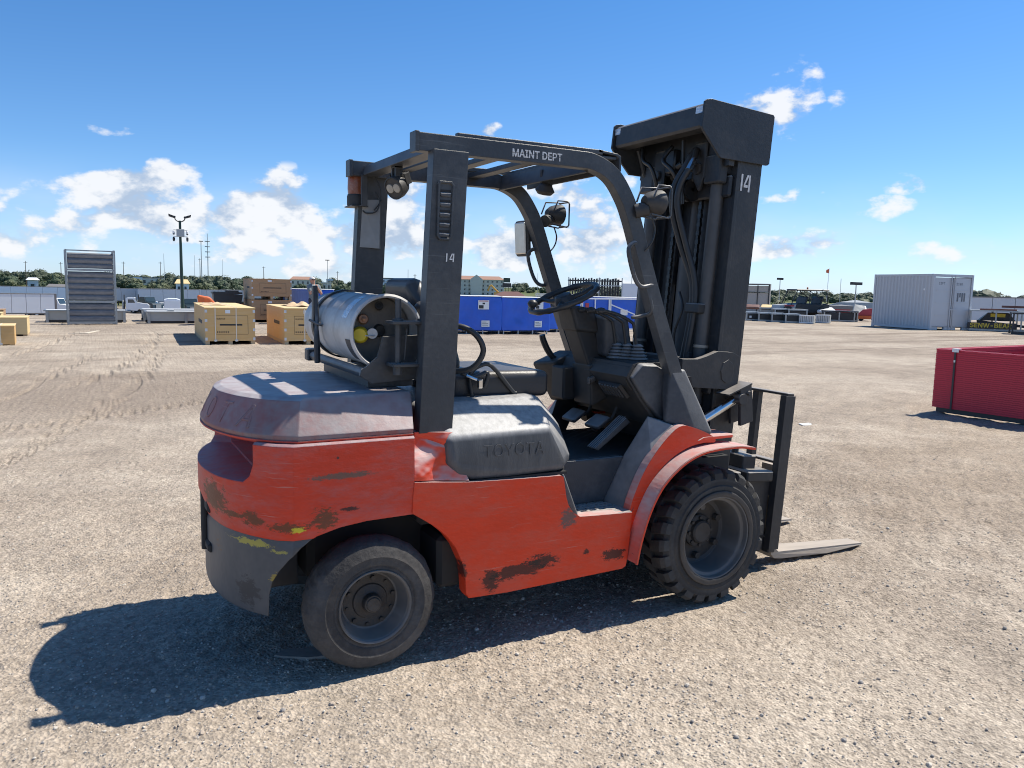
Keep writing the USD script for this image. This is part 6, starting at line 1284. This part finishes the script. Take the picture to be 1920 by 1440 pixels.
blob('stacked_sheets', 'low reddish sheets piled beside the mast', 'stacked sheets', [(*V([34.79, 32.81]), 0.64), (*V([35.25, 32.35]), 0.64), (*V([35.21, 33.23]), 0.76), (*V([35.68, 32.77]), 0.76)], m_brownpile, 0.08, 5, 0.03)
blob('stacked_sheets', 'low white and grey pile left of the shipping container', 'stacked sheets', [(*V([41.92, 30.87]), 0.30), (*V([42.39, 30.27]), 0.30), (*V([42.44, 31.18]), 0.85), (*V([42.79, 30.74]), 0.80)], m_galvp, 0.10, 7, 0.05)
t = Thing('red_trailer', 'low red trailer with an orange board beside the shipping container', 'trailer', on_ground((40.52, 29.41)), -0.904)
t.part('load', rhull([(0, 0, 0.35), (0.8, 0, 0.35), (0.3, 0, 0.65), (0.8, 0, 0.72), (0, 1.0, 0.35), (0.8, 1, 0.7)], 0.05, True), m_redink, 40); t.part('orange_board', box(-0.4, 0.9, -0.12, -0.06, 0.12, 0.32), m_orange)
for x in (0.2, 0.9): t.part('wheel', wheel_mesh(x, -0.05, 0.16, 0.12), m_tyre)
# utility vehicle standing on the crates
uv = Thing('utility_vehicle', 'dark four-seat utility vehicle with roof and red accents on the crates', 'utility vehicle', (36.38, 31.90, 0.12), -0.830+PI+0.50)
U = lambda n_, m_, mt, sm=False, par=None: uv.part(n_, m_, mt, sm, par)
U('body', cat(rhull([(-3.0, y, 0.35) for y in (-0.6, 0.6)]+[(-0.8, y, 0.30) for y in (-0.6, 0.6)]+[(-3.0, y, 0.80) for y in (-0.62, 0.62)]+[(-0.95, y, 0.80) for y in (-0.62, 0.62)], 0.06)), m_bsteel)
U('bonnet', rhull([(-0.95, y, 0.78) for y in (-0.58, 0.58)]+[(0.05, y, 0.70) for y in (-0.5, 0.5)]+[(0.12, y, 0.45) for y in (-0.5, 0.5)]+[(-0.9, y, 0.45) for y in (-0.58, 0.58)], 0.05), m_galvp, 40)
U('red_trim', cat(*[box(-0.75, -0.15, s*0.60-0.03, s*0.60+0.03, 0.66, 0.76, 0.01) for s in (-1, 1)]), m_redink)
for x0, x1 in ((-0.55, -0.95), (-1.75, -1.75), (-2.95, -2.85)):
    for s in (-1, 1): U('roll_bar', tube([(x0, s*0.62, 0.75), (x1, s*0.58, 1.66)], 0.03, 8), m_bsteel)
for s in (-1, 1): U('brace', tube([(-1.75, s*0.6, 1.6), (-2.9, s*0.6, 0.85)], 0.025, 6), m_bsteel)
U('roof', rhull([(-0.9, y, 1.66) for y in (-0.6, 0.6)]+[(-2.95, y, 1.66) for y in (-0.6, 0.6)], 0.05), m_bsteel)
for x in (-1.5, -2.5): U('seat', rhull([(x, y, 0.75) for y in (-0.5, 0.5)]+[(x-0.12, y, 1.2) for y in (-0.5, 0.5)], 0.07, True), m_black2, 40)
for x in (-0.35, -2.6):
    for s in (-1, 1): U('wheel', wheel_mesh(x, -0.72 if s < 0 else 0.48, 0.34, 0.24), m_tyre)
U('beacon', rhull([(-1.9, 0, 1.74), (-1.9, 0, 1.80)], 0.05, True), m_orange, True)
fl = U('flag_mast', tube([(-2.9, 0.5, 1.0), (-2.95, 0.5, 3.0)], 0.014, 6), m_wsteel)
U('flag', hull([(-2.95, 0.5, 2.70), (-2.95, 0.51, 2.98), (-2.75, 0.5, 2.74), (-2.75, 0.51, 2.9)]), m_orange, False, fl)
# racks with scrap on the right
r1 = rack('long steel rack with a white top, right of the shipping container', (35.98, 19.58), -1.035+0.12, 5.2, 1.3, 0.92, 5, top=m_wsteel)
r1.part('hoarding_board', box(-0.1, 1.9, -0.03, -0.015, 0.12, 0.40), m_black2); r1.part('lettering', put_text(text('SENW-BEAR', 0.20, 0.004), (0.0, -0.031, 0.17), (1, 0, 0), (0, 0, 1)), m_yellow)
t = Thing('machine_attachment', 'dark machine attachment with a yellow label lying inside the long rack', 'machine attachment', on_ground((36.69, 19.56)), -1.025+0.1)
t.part('hopper', hull([(0, 0.05, 0.48), (1.5, 0.05, 0.48), (0.35, 0.05, 0.86), (1.2, 0.05, 0.86), (0, 0.8, 0.5), (1.5, 0.8, 0.5), (0.4, 0.8, 0.86), (1.2, 0.8, 0.86)]), m_black2)
t.part('boom', hull([(-0.1, 0.0, 0.50), (2.3, 0.0, 0.26), (-0.1, 0.3, 0.50), (2.3, 0.3, 0.26), (-0.1, 0.0, 0.38), (2.3, 0.0, 0.14), (2.3, 0.3, 0.14)]), m_bsteel)
t.part('label', box(0.45, 1.05, 0.035, 0.045, 0.66, 0.82), m_yellow)
for i, (a, b, c, mt, lab) in enumerate(((0.35, 0.95, 0.18, m_brownpile, 'rusty brown beam lying at an angle on the rack, nearest the container'), (1.2, 1.05, -0.12, m_brownpile, 'second rusty brown beam crossing the rack top'), (2.1, 1.0, 0.08, m_bsteel, 'black beam lying across the middle of the rack top'), (3.2, 1.0, -0.05, m_galv, 'grey beam lying on the rack top at the right edge'))):
    p0 = V([36.34, 19.75])+a*V([math.cos(-1.035), math.sin(-1.035)])
    p = free('/World', 'loose_beam'); usdkit.mesh(stage, p, move(box(0, 1.5, 0, 0.14, 0, 0.10), (p0[0], p0[1], b+0.06*(i % 2)), -1.035+c), mt); tag(p, lab, 'beam')
rack('dark steel rack farthest right beyond the long rack', (34.60, 16.81), -1.059+0.1, 2.5, 1.3, 0.88, 3, mat=m_bsteel, top=m_black2)

# ================================================================== behind the blue bundles
sf = Thing('fence_panel_stack', 'upright pack of black railing panels in a grey frame', 'fence panel stack', on_ground((22.73, 34.12)), -0.591+0.05)
for k in range(19):
    sf.part('railing', box(0.06+0.148*k, 0.115+0.148*k, 0.0, 0.9, 0.15, 2.12+0.03*(k % 3)), m_bsteel)
for z in (0.2, 1.15, 1.98): sf.part('railing_rail', box(-0.05, 2.92, -0.03, -0.001, z, z+0.07), m_bsteel)
for x in (-0.03, 1.65, 2.90): sf.part('frame_post', box(x, x+0.05, -0.085, -0.035, 0, 2.2), m_galv)
sf.part('frame_rail', box(-0.03, 2.95, -0.13, -0.09, 1.74, 1.79), m_galv)
sf.part('paper_sign', box(1.15, 1.65, -0.145, -0.135, 1.35, 1.72), m_paper)
sg_ = Thing('grating_stack', 'leaning stack of pale aluminium gratings behind the steering wheel', 'grating stack', on_ground((14.73, 23.76)), -0.538+0.0)
for k in range(7):
    m = cat(*[box(0.0, 1.25, 0.0, 0.012, 0.09*q, 0.09*q+0.03) for q in range(8)], *[box(0.2*q, 0.2*q+0.03, -0.004, 0.016, 0, 0.66) for q in range(7)])
    sg_.part('grating', move(m, (0.06*k, 0.10*k, 0.86), rx=-0.75, rz=0.1), m_galv)
sg_.part('support_frame', box(0, 1.7, 0.1, 1.2, 0.0, 0.86), m_bsteel)
blob('steel_pile', 'rusty brown steel stacked behind the blue bundles', 'steel pile', [(*V([16.99, 32.20]), 0.6), (*V([18.65, 31.31]), 0.6), (*V([17.01, 32.19]), 1.05), (*V([18.60, 31.34]), 1.02), (*V([17.97, 32.82]), 1.30), (*V([18.66, 32.45]), 1.30)], m_brownpile, 0.05, 3, 0.02)
t = Thing('white_cabin', 'white box cabin with a rooftop vent just left of the mast', 'cabin', on_ground((40.16, 53.09)), -0.640)
t.part('wall', box(0, 2.6, 0, 2.4, 0, 2.1-terrain(40.16, 53.09)), m_trailer); t.part('roof_vent', cat(*[box(0.75+0.5*k, 0.80+0.5*k, 0.5, 0.55, 2.1-terrain(40.16, 53.09), 2.75-terrain(40.16, 53.09)) for k in range(3)], box(0.75, 1.8, 0.5, 0.55, 2.70-terrain(40.16, 53.09), 2.76-terrain(40.16, 53.09))), m_galv)
# shed with panelled front
t = Thing('panelled_shed', 'beige shed with dark framed panels just right of the mast', 'shed', on_ground((41.13, 39.19)), -0.788-0.05)
zb = -float(terrain(41.13, 39.19))
for k in range(3):
    t.part('wall_panel', box(-0.9+0.76*k+0.02, -0.9+0.76*(k+1)-0.02, 0.02, 2.0, 0, 1.55+zb), m_shed); t.part('wall_panel', box(-0.9+0.76*k+0.02, -0.9+0.76*(k+1)-0.02, 0.02, 2.0, 1.62+zb, 2.05+zb), m_shed)
for k in range(4): t.part('frame', box(-0.93+0.76*k, -0.87+0.76*k, -0.03, 0.019, 0, 2.12+zb), m_bsteel)
t.part('frame_rail', box(-0.869, 1.35, -0.028, 0.018, 1.56+zb, 1.61+zb), m_bsteel); t.part('roof', box(-1.0, 1.45, -0.1, 2.1, 2.121+zb, 2.2+zb), m_roof); t.part('end_wall', box(1.39, 1.45, 0, 2.0, 0, 2.11+zb), m_roof)
# low buildings and canopies behind
def low_building(label, p, rz, w, d, h, wall, roof, gable=0.0, bays=0, sign=None):
    z = float(terrain(*p)); t = Thing('low_building', label, 'building', (p[0], p[1], z), rz)
    t.part('wall', box(0, w, 0, d, 0, h), wall)
    rf = t.part('roof', hull([(-0.3, -0.4, h+0.002), (w+0.3, -0.4, h+0.002), (-0.3, d+0.4, h+0.002), (w+0.3, d+0.4, h+0.002), (w*0.25, -0.4, h+gable+0.25), (w*0.75, -0.4, h+gable+0.25), (w/2, d*0.5, h+gable*1.6+0.25)]), roof)
    for k in range(bays):
        f = t.part('window', box(w*(k+0.3)/bays, w*(k+0.7)/bays, -0.06, -0.002, h*0.35, h*0.75), m_bsteel); t.part('pane', box(w*(k+0.34)/bays, w*(k+0.66)/bays, -0.08, -0.061, h*0.38, h*0.72), m_glass, False, f)
    if sign: t.part('sign_board', box(w*sign[0], w*sign[1], -0.2, -0.1, h*0.5, h*1.05), m_redink)
    return t
low_building('long low shed with a dark fascia and a red sign behind the utility vehicle', (83.13, 70.40), -0.871, 7.2, 6, 4.0, m_shed, m_roof, 0.2, 3, (0.35, 0.65))
low_building('pale shed with a shallow gable behind the crates', (93.18, 77.13), -0.876, 8.6, 8, 4.1, m_concrete, m_galvp, 0.55, 4)
low_building('small pale gabled shed right beside the mast', (68.98, 65.08), -0.800, 6.0, 6, 3.3, m_trail2, m_galvp, 0.4, 2)
t = Thing('canopy', 'dark open canopy on posts left of the shipping container', 'canopy', on_ground((90.82, 70.59)), -0.902)
t.part('canopy_roof', box(0, 4.6, 0, 5, 3.3, 3.6), m_roof)
for x in (0.1, 1.5, 3.0, 4.4): t.part('post', box(x, x+0.15, 0.1, 0.25, 0, 3.299), m_bsteel)
t.part('stored_goods', box(0.3, 4.2, 1.0, 4.0, 0, 2.2), m_black2)

# ================================================================== hotel, sign, excavator, far buildings
def far_block(label, p, rz, w, d, h, wall, roof, floors, bays, hip=1.6, cat_='building', name='far_building'):
    z = float(terrain(*p)); t = Thing(name, label, cat_, (p[0], p[1], z), rz)
    t.part('wall', box(0, w, 0, d, 0, h), wall)
    if hip: t.part('roof', hull([(-0.5, -0.5, h+0.002), (w+0.5, -0.5, h+0.002), (-0.5, d+0.5, h+0.002), (w+0.5, d+0.5, h+0.002), (w*0.1, d/2, h+hip), (w*0.9, d/2, h+hip)]), roof)
    else: t.part('roof', box(-0.2, w+0.2, -0.2, d+0.2, h+0.002, h+0.5), roof)
    for f in range(floors):
        for k in range(bays):
            t.part('window', box(w*(k+0.3)/bays, w*(k+0.62)/bays, -0.12, -0.002, h*(f+0.3)/floors, h*(f+0.72)/floors), m_glass)
    return t
ph = (169.99, 380.09)
ht = far_block('long cream hotel with a terracotta roof behind the blue bundles', ph, -0.452, 26.5, 14, 8.3, m_concrete, m_tile, 4, 11, 1.9, 'hotel', 'hotel')
ht.part('gable', hull([(8.6, -1.2, 8.3), (15.4, -1.2, 8.3), (12.0, -1.2, 10.8), (8.6, 4, 8.3), (15.4, 4, 8.3), (12, 5, 10.8), (9.2, -1.2, 0), (14.8, -1.2, 0), (9.2, -0.2, 0), (14.8, -0.2, 0)]), m_concrete)
t = Thing('pylon_sign', 'tall twin-post sign with two dark boards right of the hotel', 'sign', on_ground((91.50, 173.79)), -0.485)
zb = -float(terrain(91.50, 173.79))
for x in (0.65, 1.25): t.part('post', box(x, x+0.16, 0, 0.2, 0, 2.6+zb), m_bsteel)
t.part('sign_board', box(0.1, 1.75, -0.15, 0.35, 2.75+zb, 3.85+zb), m_dgreen); t.part('sign_board', box(-0.1, 2.0, -0.1, 0.3, 1.55+zb, 2.6+zb), m_bsteel)
t = Thing('excavator_arm', 'ochre excavator with a bent arm in front of the hotel', 'excavator', on_ground((83.74, 166.53)), -0.466+0.3)
zb = -float(terrain(83.74, 166.53))
t.part('arm', tube([(0, 0, 0.6+zb), (0.4, 0, 1.7+zb), (0.8, 0, 2.0+zb), (1.6, 0, 1.2+zb), (2.6, 0, 0.3+zb)], 0.22, 6), m_dig); t.part('body', box(1.8, 4.0, -1, 1, 0, 0.4+zb), m_dig); t.part('track', box(1.6, 4.2, -1.2, 1.2, -0.2, 0.6), m_tyre)
for px_, lab, w, h, wl, rf, fl_, by, hip in (): pass
far_block('long cream flat-roofed hall on the far hillside left of the light pole', (19.79, 556.08), -0.052, 26, 12, 4.5, m_concrete, m_roof, 1, 6, 0)
far_block('white block on the far hillside next to the cream hall', (27.18, 535.73), -0.052, 5, 8, 4.4, m_trailer, m_trailer, 1, 2, 0)
far_block('low building with a terracotta roof right of the crate stack', (94.37, 415.76), -0.233, 12.5, 10, 6.2, m_concrete, m_tile, 2, 5, 1.6)
far_block('low cream building behind the standing man', (117.70, 451.23), -0.258, 7.5, 8, 4.4, m_concrete, m_concrete, 1, 3, 0)
far_block('white apartment block seen left of the seat', (139.04, 403.02), -0.338, 9, 9, 7.6, m_trailer, m_roof, 3, 4, 0)
far_block('small white house among the trees left of the panel stack', (-15.90, 296.10), 0.050, 3, 6, 4.5, m_trailer, m_trailer, 1, 1, 0.8)
far_block('small grey house low among the trees at the left', (-8.68, 236.34), 0.031, 5, 5, 3.2, m_trail2, m_roof, 1, 2, 1.0)
far_block('small white house with a tan roof right of the light pole', (30.80, 324.93), -0.099, 4.6, 6, 4.0, m_trailer, m_ply3, 1, 2, 1.6)
far_block('white flat building among the trees above the orange heap', (61.48, 512.70), -0.125, 6, 6, 4.5, m_trailer, m_trailer, 1, 2, 0)
far_block('pale building on the far hill behind the post with the beacon', (161.61, 594.77), -0.270, 5, 8, 6.0, m_trail2, m_trailer, 1, 2, 0)

# ================================================================== poles and masts on the skyline
def pole(label, p, top, r=0.16, cat_='utility pole', name='utility_pole', arms=0, head=None):
    z = float(terrain(*p)); t = Thing(name, label, cat_, (p[0], p[1], z))
    H_ = top-z
    t.part('pole', tube([(0, 0, 0), (0, 0, H_)], [r, r*0.6], 6), m_galvp if name != 'utility_pole' else m_bark)
    for k in range(arms): t.part('antenna_ring', move(lathe([(r, -0.3), (r*5, -0.25), (r*5, 0.25), (r, 0.3)], 8, 'z'), (0, 0, H_*(0.55+0.1*k))), m_galvp)
    if head: t.part('lamp_head', box(-head, head, -0.2, 0.2, H_-0.1, H_+0.25), m_bsteel)
    if name == 'utility_pole': t.part('crossarm', box(-0.8, 0.8, -0.06, 0.06, H_-0.7, H_-0.55), m_bark)
    return t
for p, top, lab in (((-22.27, 415.93), 8.6, 'utility pole on the skyline at the far left above the near trailer'), ((-8.55, 416.40), 8.6, 'utility pole on the skyline just left of the tall panel stack'), ((17.07, 416.08), 9.6, 'utility pole on the skyline right of the tall panel stack'),
                    ((33.71, 425.06), 10.3, 'utility pole on the skyline left of the dark light pole'), ((51.65, 423.23), 12.5, 'utility pole left of the antenna tower'), ((79.60, 408.66), 9.2, 'utility pole above the brown crate stack'),
                    ((117.27, 409.88), 8.0, 'utility pole left of the left rear post'), ((144.40, 369.11), 7.0, 'utility pole seen between the rear posts')):
    pole(lab, p, top, 0.22)
for p, top, lab in (((43.00, 514.60), 17.0, 'thin mast on the skyline just left of the dark light pole'), ((59.70, 512.91), 16.6, 'thin mast right of the dark light pole'), ((78.19, 530.63), 15.2, 'thin mast left of the crate stack'),
                    ((259.12, 446.73), 11.0, 'thin mast seen beside the left front leg'), ((183.90, 482.49), 11.5, 'thin mast seen behind the seat')):
    pole(lab, p, top, 0.16, 'mast', 'thin_mast')
pole('antenna tower with four rings on the skyline right of the light pole', (77.62, 591.29), 34.0, 0.35, 'antenna tower', 'antenna_tower', 4)
pole('tall floodlight mast right of the dark light pole', (48.66, 393.37), 19.5, 0.26, 'floodlight mast', 'floodlight_mast', 0, 0.9)
pole('tall floodlight mast right of the standing man', (104.40, 382.33), 12.6, 0.2, 'floodlight mast', 'floodlight_mast', 0, 1.0)
pole('twin-headed yard lamp left of the shipping container', (84.90, 65.18), 2.9, 0.11, 'street lamp', 'yard_lamp', 0, 0.9)
pole('thin yard lamp right of the mast', (107.99, 99.54), 4.0, 0.09, 'street lamp', 'yard_lamp', 0, 0.6)
pole('thin mast left of the yard lamp by the shipping container', (153.11, 123.94), 5.2, 0.08, 'mast', 'thin_mast')

# ================================================================== trees
def crown_mesh(seed, tall=1.0):
    r = np.random.default_rng(seed); parts = []
    for k in range(9):
        a, h, q = r.random()*2*PI, r.random(), r.random()**0.5
        c = V([0.62*q*math.cos(a), 0.62*q*math.sin(a), (0.35+0.62*h)*tall]); s_ = 0.30+0.20*r.random()
        m = trimesh.creation.icosphere(2, s_); v = m.vertices*(1+0.75*(meshkit.fbm(m.vertices*6+seed*3+k, 3, seed)-0.5)[:, None]); v = v*V([1, 1, 0.8])+c
        parts.append(trimesh.Trimesh(v, m.faces, process=False))
    # leaf sprays standing off the mass
    n = 380; d = r.normal(size=(n, 3)); d /= np.linalg.norm(d, axis=1)[:, None]; c = d*(0.72+0.42*r.random((n, 1)))*V([0.95, 0.95, 0.58*tall])+V([0, 0, 0.62*tall])
    u = r.normal(size=(n, 3)); w_ = np.cross(u, d); w_ /= np.linalg.norm(w_, axis=1)[:, None]; u = np.cross(w_, d); s_ = 0.05+0.05*r.random((n, 1))
    v = np.stack([c-w_*s_, c+w_*s_, c+(u*0.7+d*0.4)*s_*2.2], 1).reshape(-1, 3)
    parts.append(trimesh.Trimesh(v, np.arange(3*n).reshape(-1, 3), process=False))
    return cat(*parts)
protos = [(crown_mesh(k, (1.0, 0.8, 1.25, 0.95)[k]), m_leaf[k % 3], False) for k in range(4)]
rng = np.random.default_rng(5)
N_ = 1700
b = np.radians(-24+rng.random(N_)*72); D_ = 232+rng.random(N_)**1.25*620
px_, py_ = CAM[0]+D_*np.sin(b), CAM[1]+D_*np.cos(b)
w_ = meshkit.fbm(np.stack([px_*0.012, py_*0.012, 0*px_], -1), 3, 31); bd = np.degrees(b)
keep = (w_ > 0.40+0.05*(bd > 9)+0.10*(bd > 22)) & ~((bd > 18) & (D_ < 300)) & ~((bd > 23) & (bd < 36) & (D_ < 470))
px_, py_, D_, bd = px_[keep], py_[keep], D_[keep], bd[keep]
sz = (2.3+4.4*rng.random(len(px_))**1.6)*np.interp(bd, [-10, 4, 10, 40], [0.86, 0.84, 0.80, 0.72])*np.interp(D_, [230, 420, 850], [0.82, 0.95, 1.1])
scatter('woodland', protos, np.c_[px_, py_, terrain(px_, py_)-0.1*sz], np.c_[sz, sz, sz*1.02], rng.integers(0, 4, len(px_)))
# scrub along the edge of the lower yard
N_ = 260; b = np.radians(-20+rng.random(N_)*55); D_ = 216+rng.random(N_)*22
px_, py_ = CAM[0]+D_*np.sin(b), CAM[1]+D_*np.cos(b); sz = 1.4+1.6*rng.random(N_)
scatter('scrub', protos, np.c_[px_, py_, terrain(px_, py_)-0.2*sz], sz, rng.integers(0, 4, N_))
def tree(label, p, h, seed, palm=False):
    z = float(terrain(*p)); t = Thing('palm_tree' if palm else 'leafy_tree', label, 'palm tree' if palm else 'tree', (p[0], p[1], z))
    if palm:
        t.part('trunk', tube([(0, 0, 0), (0.15, 0, h*0.5), (0.1, 0, h*0.88)], [0.22, 0.17, 0.15], 8), m_bark)
        r = np.random.default_rng(seed); fr_ = []
        for k in range(18):
            a = k*2.4; e = 0.7-1.1*r.random(); L_ = h*0.26
            pts = [V([0.1, 0, h*0.88])+V([math.cos(a)*s_*math.cos(e), math.sin(a)*s_*math.cos(e), math.sin(e)*s_-0.9*s_*s_/L_])*1.0 for s_ in np.linspace(0, L_, 5)]
            for i in range(4):
                wv = np.cross(pts[i+1]-pts[i], [0, 0, 1]); wv = wv/np.linalg.norm(wv)*L_*0.16*(1-0.2*i)
                fr_.append(trimesh.Trimesh([pts[i]-wv-V([0, 0, .1]), pts[i], pts[i+1], pts[i+1]-wv*0.8-V([0, 0, .12]), pts[i]+wv-V([0, 0, .1]), pts[i+1]+wv*0.8-V([0, 0, .12])], [[0, 1, 2], [0, 2, 3], [4, 2, 1], [4, 5, 2]], process=False))
        t.part('crown', cat(*fr_), m_leaf[1])
    else:
        t.part('trunk', tube([(0, 0, 0), (0.1, 0, h*0.45), (0, 0, h*0.7)], [0.25, 0.2, 0.08], 8), m_bark); t.part('crown', move(crown_mesh(seed), (0, 0, h*0.28), s=h*0.62), m_leaf[seed % 3])
tree('palm tree on the skyline just right of the mast', (86.19, 78.92), 5.6, 1, True)
tree('thin palm close against the shed by the mast', (77.97, 73.05), 4.9, 3, True)
tree('leafy tree behind the yard lamp left of the shipping container', (108.62, 83.56), 5.0, 4)
tree('leafy tree just right of the shipping container above the grey trailer', (126.91, 74.83), 6.6, 5)
tree('lower leafy tree above the grey trailer at the right edge', (132.19, 75.76), 5.9, 7)
tree('small dark tree between the two leafy trees above the grey trailer', (144.57, 84.28), 5.7, 8)
# low tree line far off to the right
N_ = 420; b = np.radians(34+rng.random(N_)*34); D_ = 420+rng.random(N_)*350
px_, py_ = CAM[0]+D_*np.sin(b), CAM[1]+D_*np.cos(b); sz = 2.4+2.0*rng.random(N_)
scatter('far_tree_line', protos, np.c_[px_, py_, terrain(px_, py_)-0.3*sz], sz, rng.integers(0, 4, N_))

# ================================================================== the man behind the blue bundles
def person():
    x0, y0 = 6.81, 26.99
    J = dict(pelvis=(0, 0, 0.95), chest=(0.0, 0.0, 1.32), neck=(0.0, 0.02, 1.50), head=(-0.03, 0.03, 1.66), ls=(-0.19, 0, 1.42), rs=(0.19, 0, 1.42), re=(0.24, -0.14, 1.17), rw=(0.02, -0.25, 1.40), le=(-0.22, -0.16, 1.18), lw=(-0.06, -0.24, 1.36), lh=(-0.1, 0, 0.92), rh=(0.1, 0, 0.92), lk=(-0.11, -0.03, 0.5), rk=(0.11, -0.03, 0.5), la=(-0.12, 0.02, 0.09), ra=(0.12, 0.02, 0.09), lt=(-0.13, -0.14, 0.05), rt=(0.13, -0.14, 0.05))
    R_ = dict(pelvis=.16, chest=.17, neck=.06, head=.10, ls=.075, rs=.075, re=.05, rw=.035, le=.05, lw=.035, lh=.09, rh=.09, lk=.065, rk=.065, la=.045, ra=.045, lt=.045, rt=.045)
    ic = trimesh.creation.icosphere(2).vertices
    def bone(a, b): return man(hull(np.vstack([V(J[a])+ic*R_[a], V(J[b])+ic*R_[b]])))
    def skin_of(bones, L_=0.025, it=6):
        m = bones[0]
        for q in bones[1:]: m = m+q
        m = unman(m.refine_to_length(L_)); m = trimesh.Trimesh(m.vertices, m.faces, process=True); trimesh.smoothing.filter_taubin(m, iterations=it); return m
    hnd = man(move(trimesh.creation.icosphere(2, 0.05), (0.0, -0.23, 1.46)))
    body = skin_of([bone('neck', 'head'), bone('chest', 'neck'), bone('rs', 're'), bone('re', 'rw'), bone('ls', 'le'), bone('le', 'lw'), bone('pelvis', 'chest'), bone('lh', 'lk'), bone('rh', 'rk'), bone('lk', 'la'), bone('rk', 'ra'), bone('la', 'lt'), bone('ra', 'rt'), hnd, man(move(trimesh.creation.icosphere(2, 0.028), (-0.07, -0.075, 1.655)))])
    t = Thing('person', 'man in a grey shirt and trucker cap, hand raised to his chin', 'person', (x0, y0, 0), -0.250+0.5)
    bd_ = t.part('body', body, m_skin, True)
    for k in R_:
        if k in ('chest', 'pelvis', 'ls', 'rs'): R_[k] += 0.02
    J['re2'] = tuple(V(J['rs'])*0.35+V(J['re'])*0.65); R_['re2'] = 0.075; J['le2'] = tuple(V(J['ls'])*0.35+V(J['le'])*0.65); R_['le2'] = 0.075
    t.part('shirt', skin_of([bone('pelvis', 'chest'), bone('chest', 'ls'), bone('chest', 'rs'), bone('rs', 're2'), bone('ls', 'le2')]), m_shirt, True, bd_)
    for k in ('lh', 'rh', 'lk', 'rk', 'la', 'ra'): R_[k] += 0.02
    t.part('trousers', skin_of([bone('lh', 'lk'), bone('rh', 'rk'), bone('lk', 'la'), bone('rk', 'ra'), bone('lh', 'rh')]), m_jean, True, bd_)
    cp = move(lathe([(0.0005, 0.10), (0.07, 0.085), (0.108, 0.04), (0.112, 0.0)][::-1], 20, 'z'), (-0.03, 0.035, 1.70))
    cpth = t.part('cap', cp, m_cap_w, True, bd_)
    t.part('cap', move(lathe([(0.0005, 0.103), (0.073, 0.088), (0.111, 0.04), (0.115, -0.02)][::-1], 20, 'z'), (-0.01, 0.055, 1.70)), m_cap_b, True, bd_)
    t.part('cap_brim', hull([(-0.10, -0.06, 1.705), (0.04, -0.06, 1.705), (-0.09, -0.18, 1.69), (0.02, -0.18, 1.69), (-0.10, -0.06, 1.715), (0.04, -0.06, 1.715), (-0.09, -0.18, 1.698), (0.02, -0.18, 1.698)]), m_cap_b, False, bd_)
    for s in (-1, 1):
        t.part('eye', move(trimesh.creation.icosphere(1, 0.013), (-0.03+s*0.035, -0.066, 1.67)), m_bsteel, True, bd_)
person()

# ================================================================== look-alikes share a group
GROUPS = {'wooden_crate': 'wooden crates on the yard', 'tarp_bundle': 'blue wrapped bundles', 'steel_trough': 'grey steel troughs', 'equipment_crate': 'dark steel crates by the utility vehicle', 'slatted_crate': 'pale slatted crates', 'truck_tractor': 'trucks on the lower yard',
          'box_trailer': 'box trailers around the yard', 'utility_pole': 'utility poles on the skyline', 'thin_mast': 'thin masts on the skyline', 'floodlight_mast': 'floodlight masts', 'yard_lamp': 'yard lamps', 'far_building': 'far buildings', 'low_building': 'low sheds behind the crates',
          'leafy_tree': 'trees above the grey trailer', 'palm_tree': 'palm trees by the mast', 'packing_sheet': 'kraft sheets on the crates', 'stacked_sheets': 'sheets piled on the crates', 'loose_beam': 'beams on the rack', 'parked_car': 'cars on the lower yard', 'tarp_heap': 'orange heaps', 'steel_rack': 'racks at the right edge'}
for pr in stage.GetPrimAtPath('/World').GetChildren():
    nm = pr.GetName(); base = nm[:-4] if nm[-4:-3] == '_' and nm[-3:].isdigit() else nm
    if base in GROUPS: pr.SetCustomDataByKey('group', GROUPS[base])
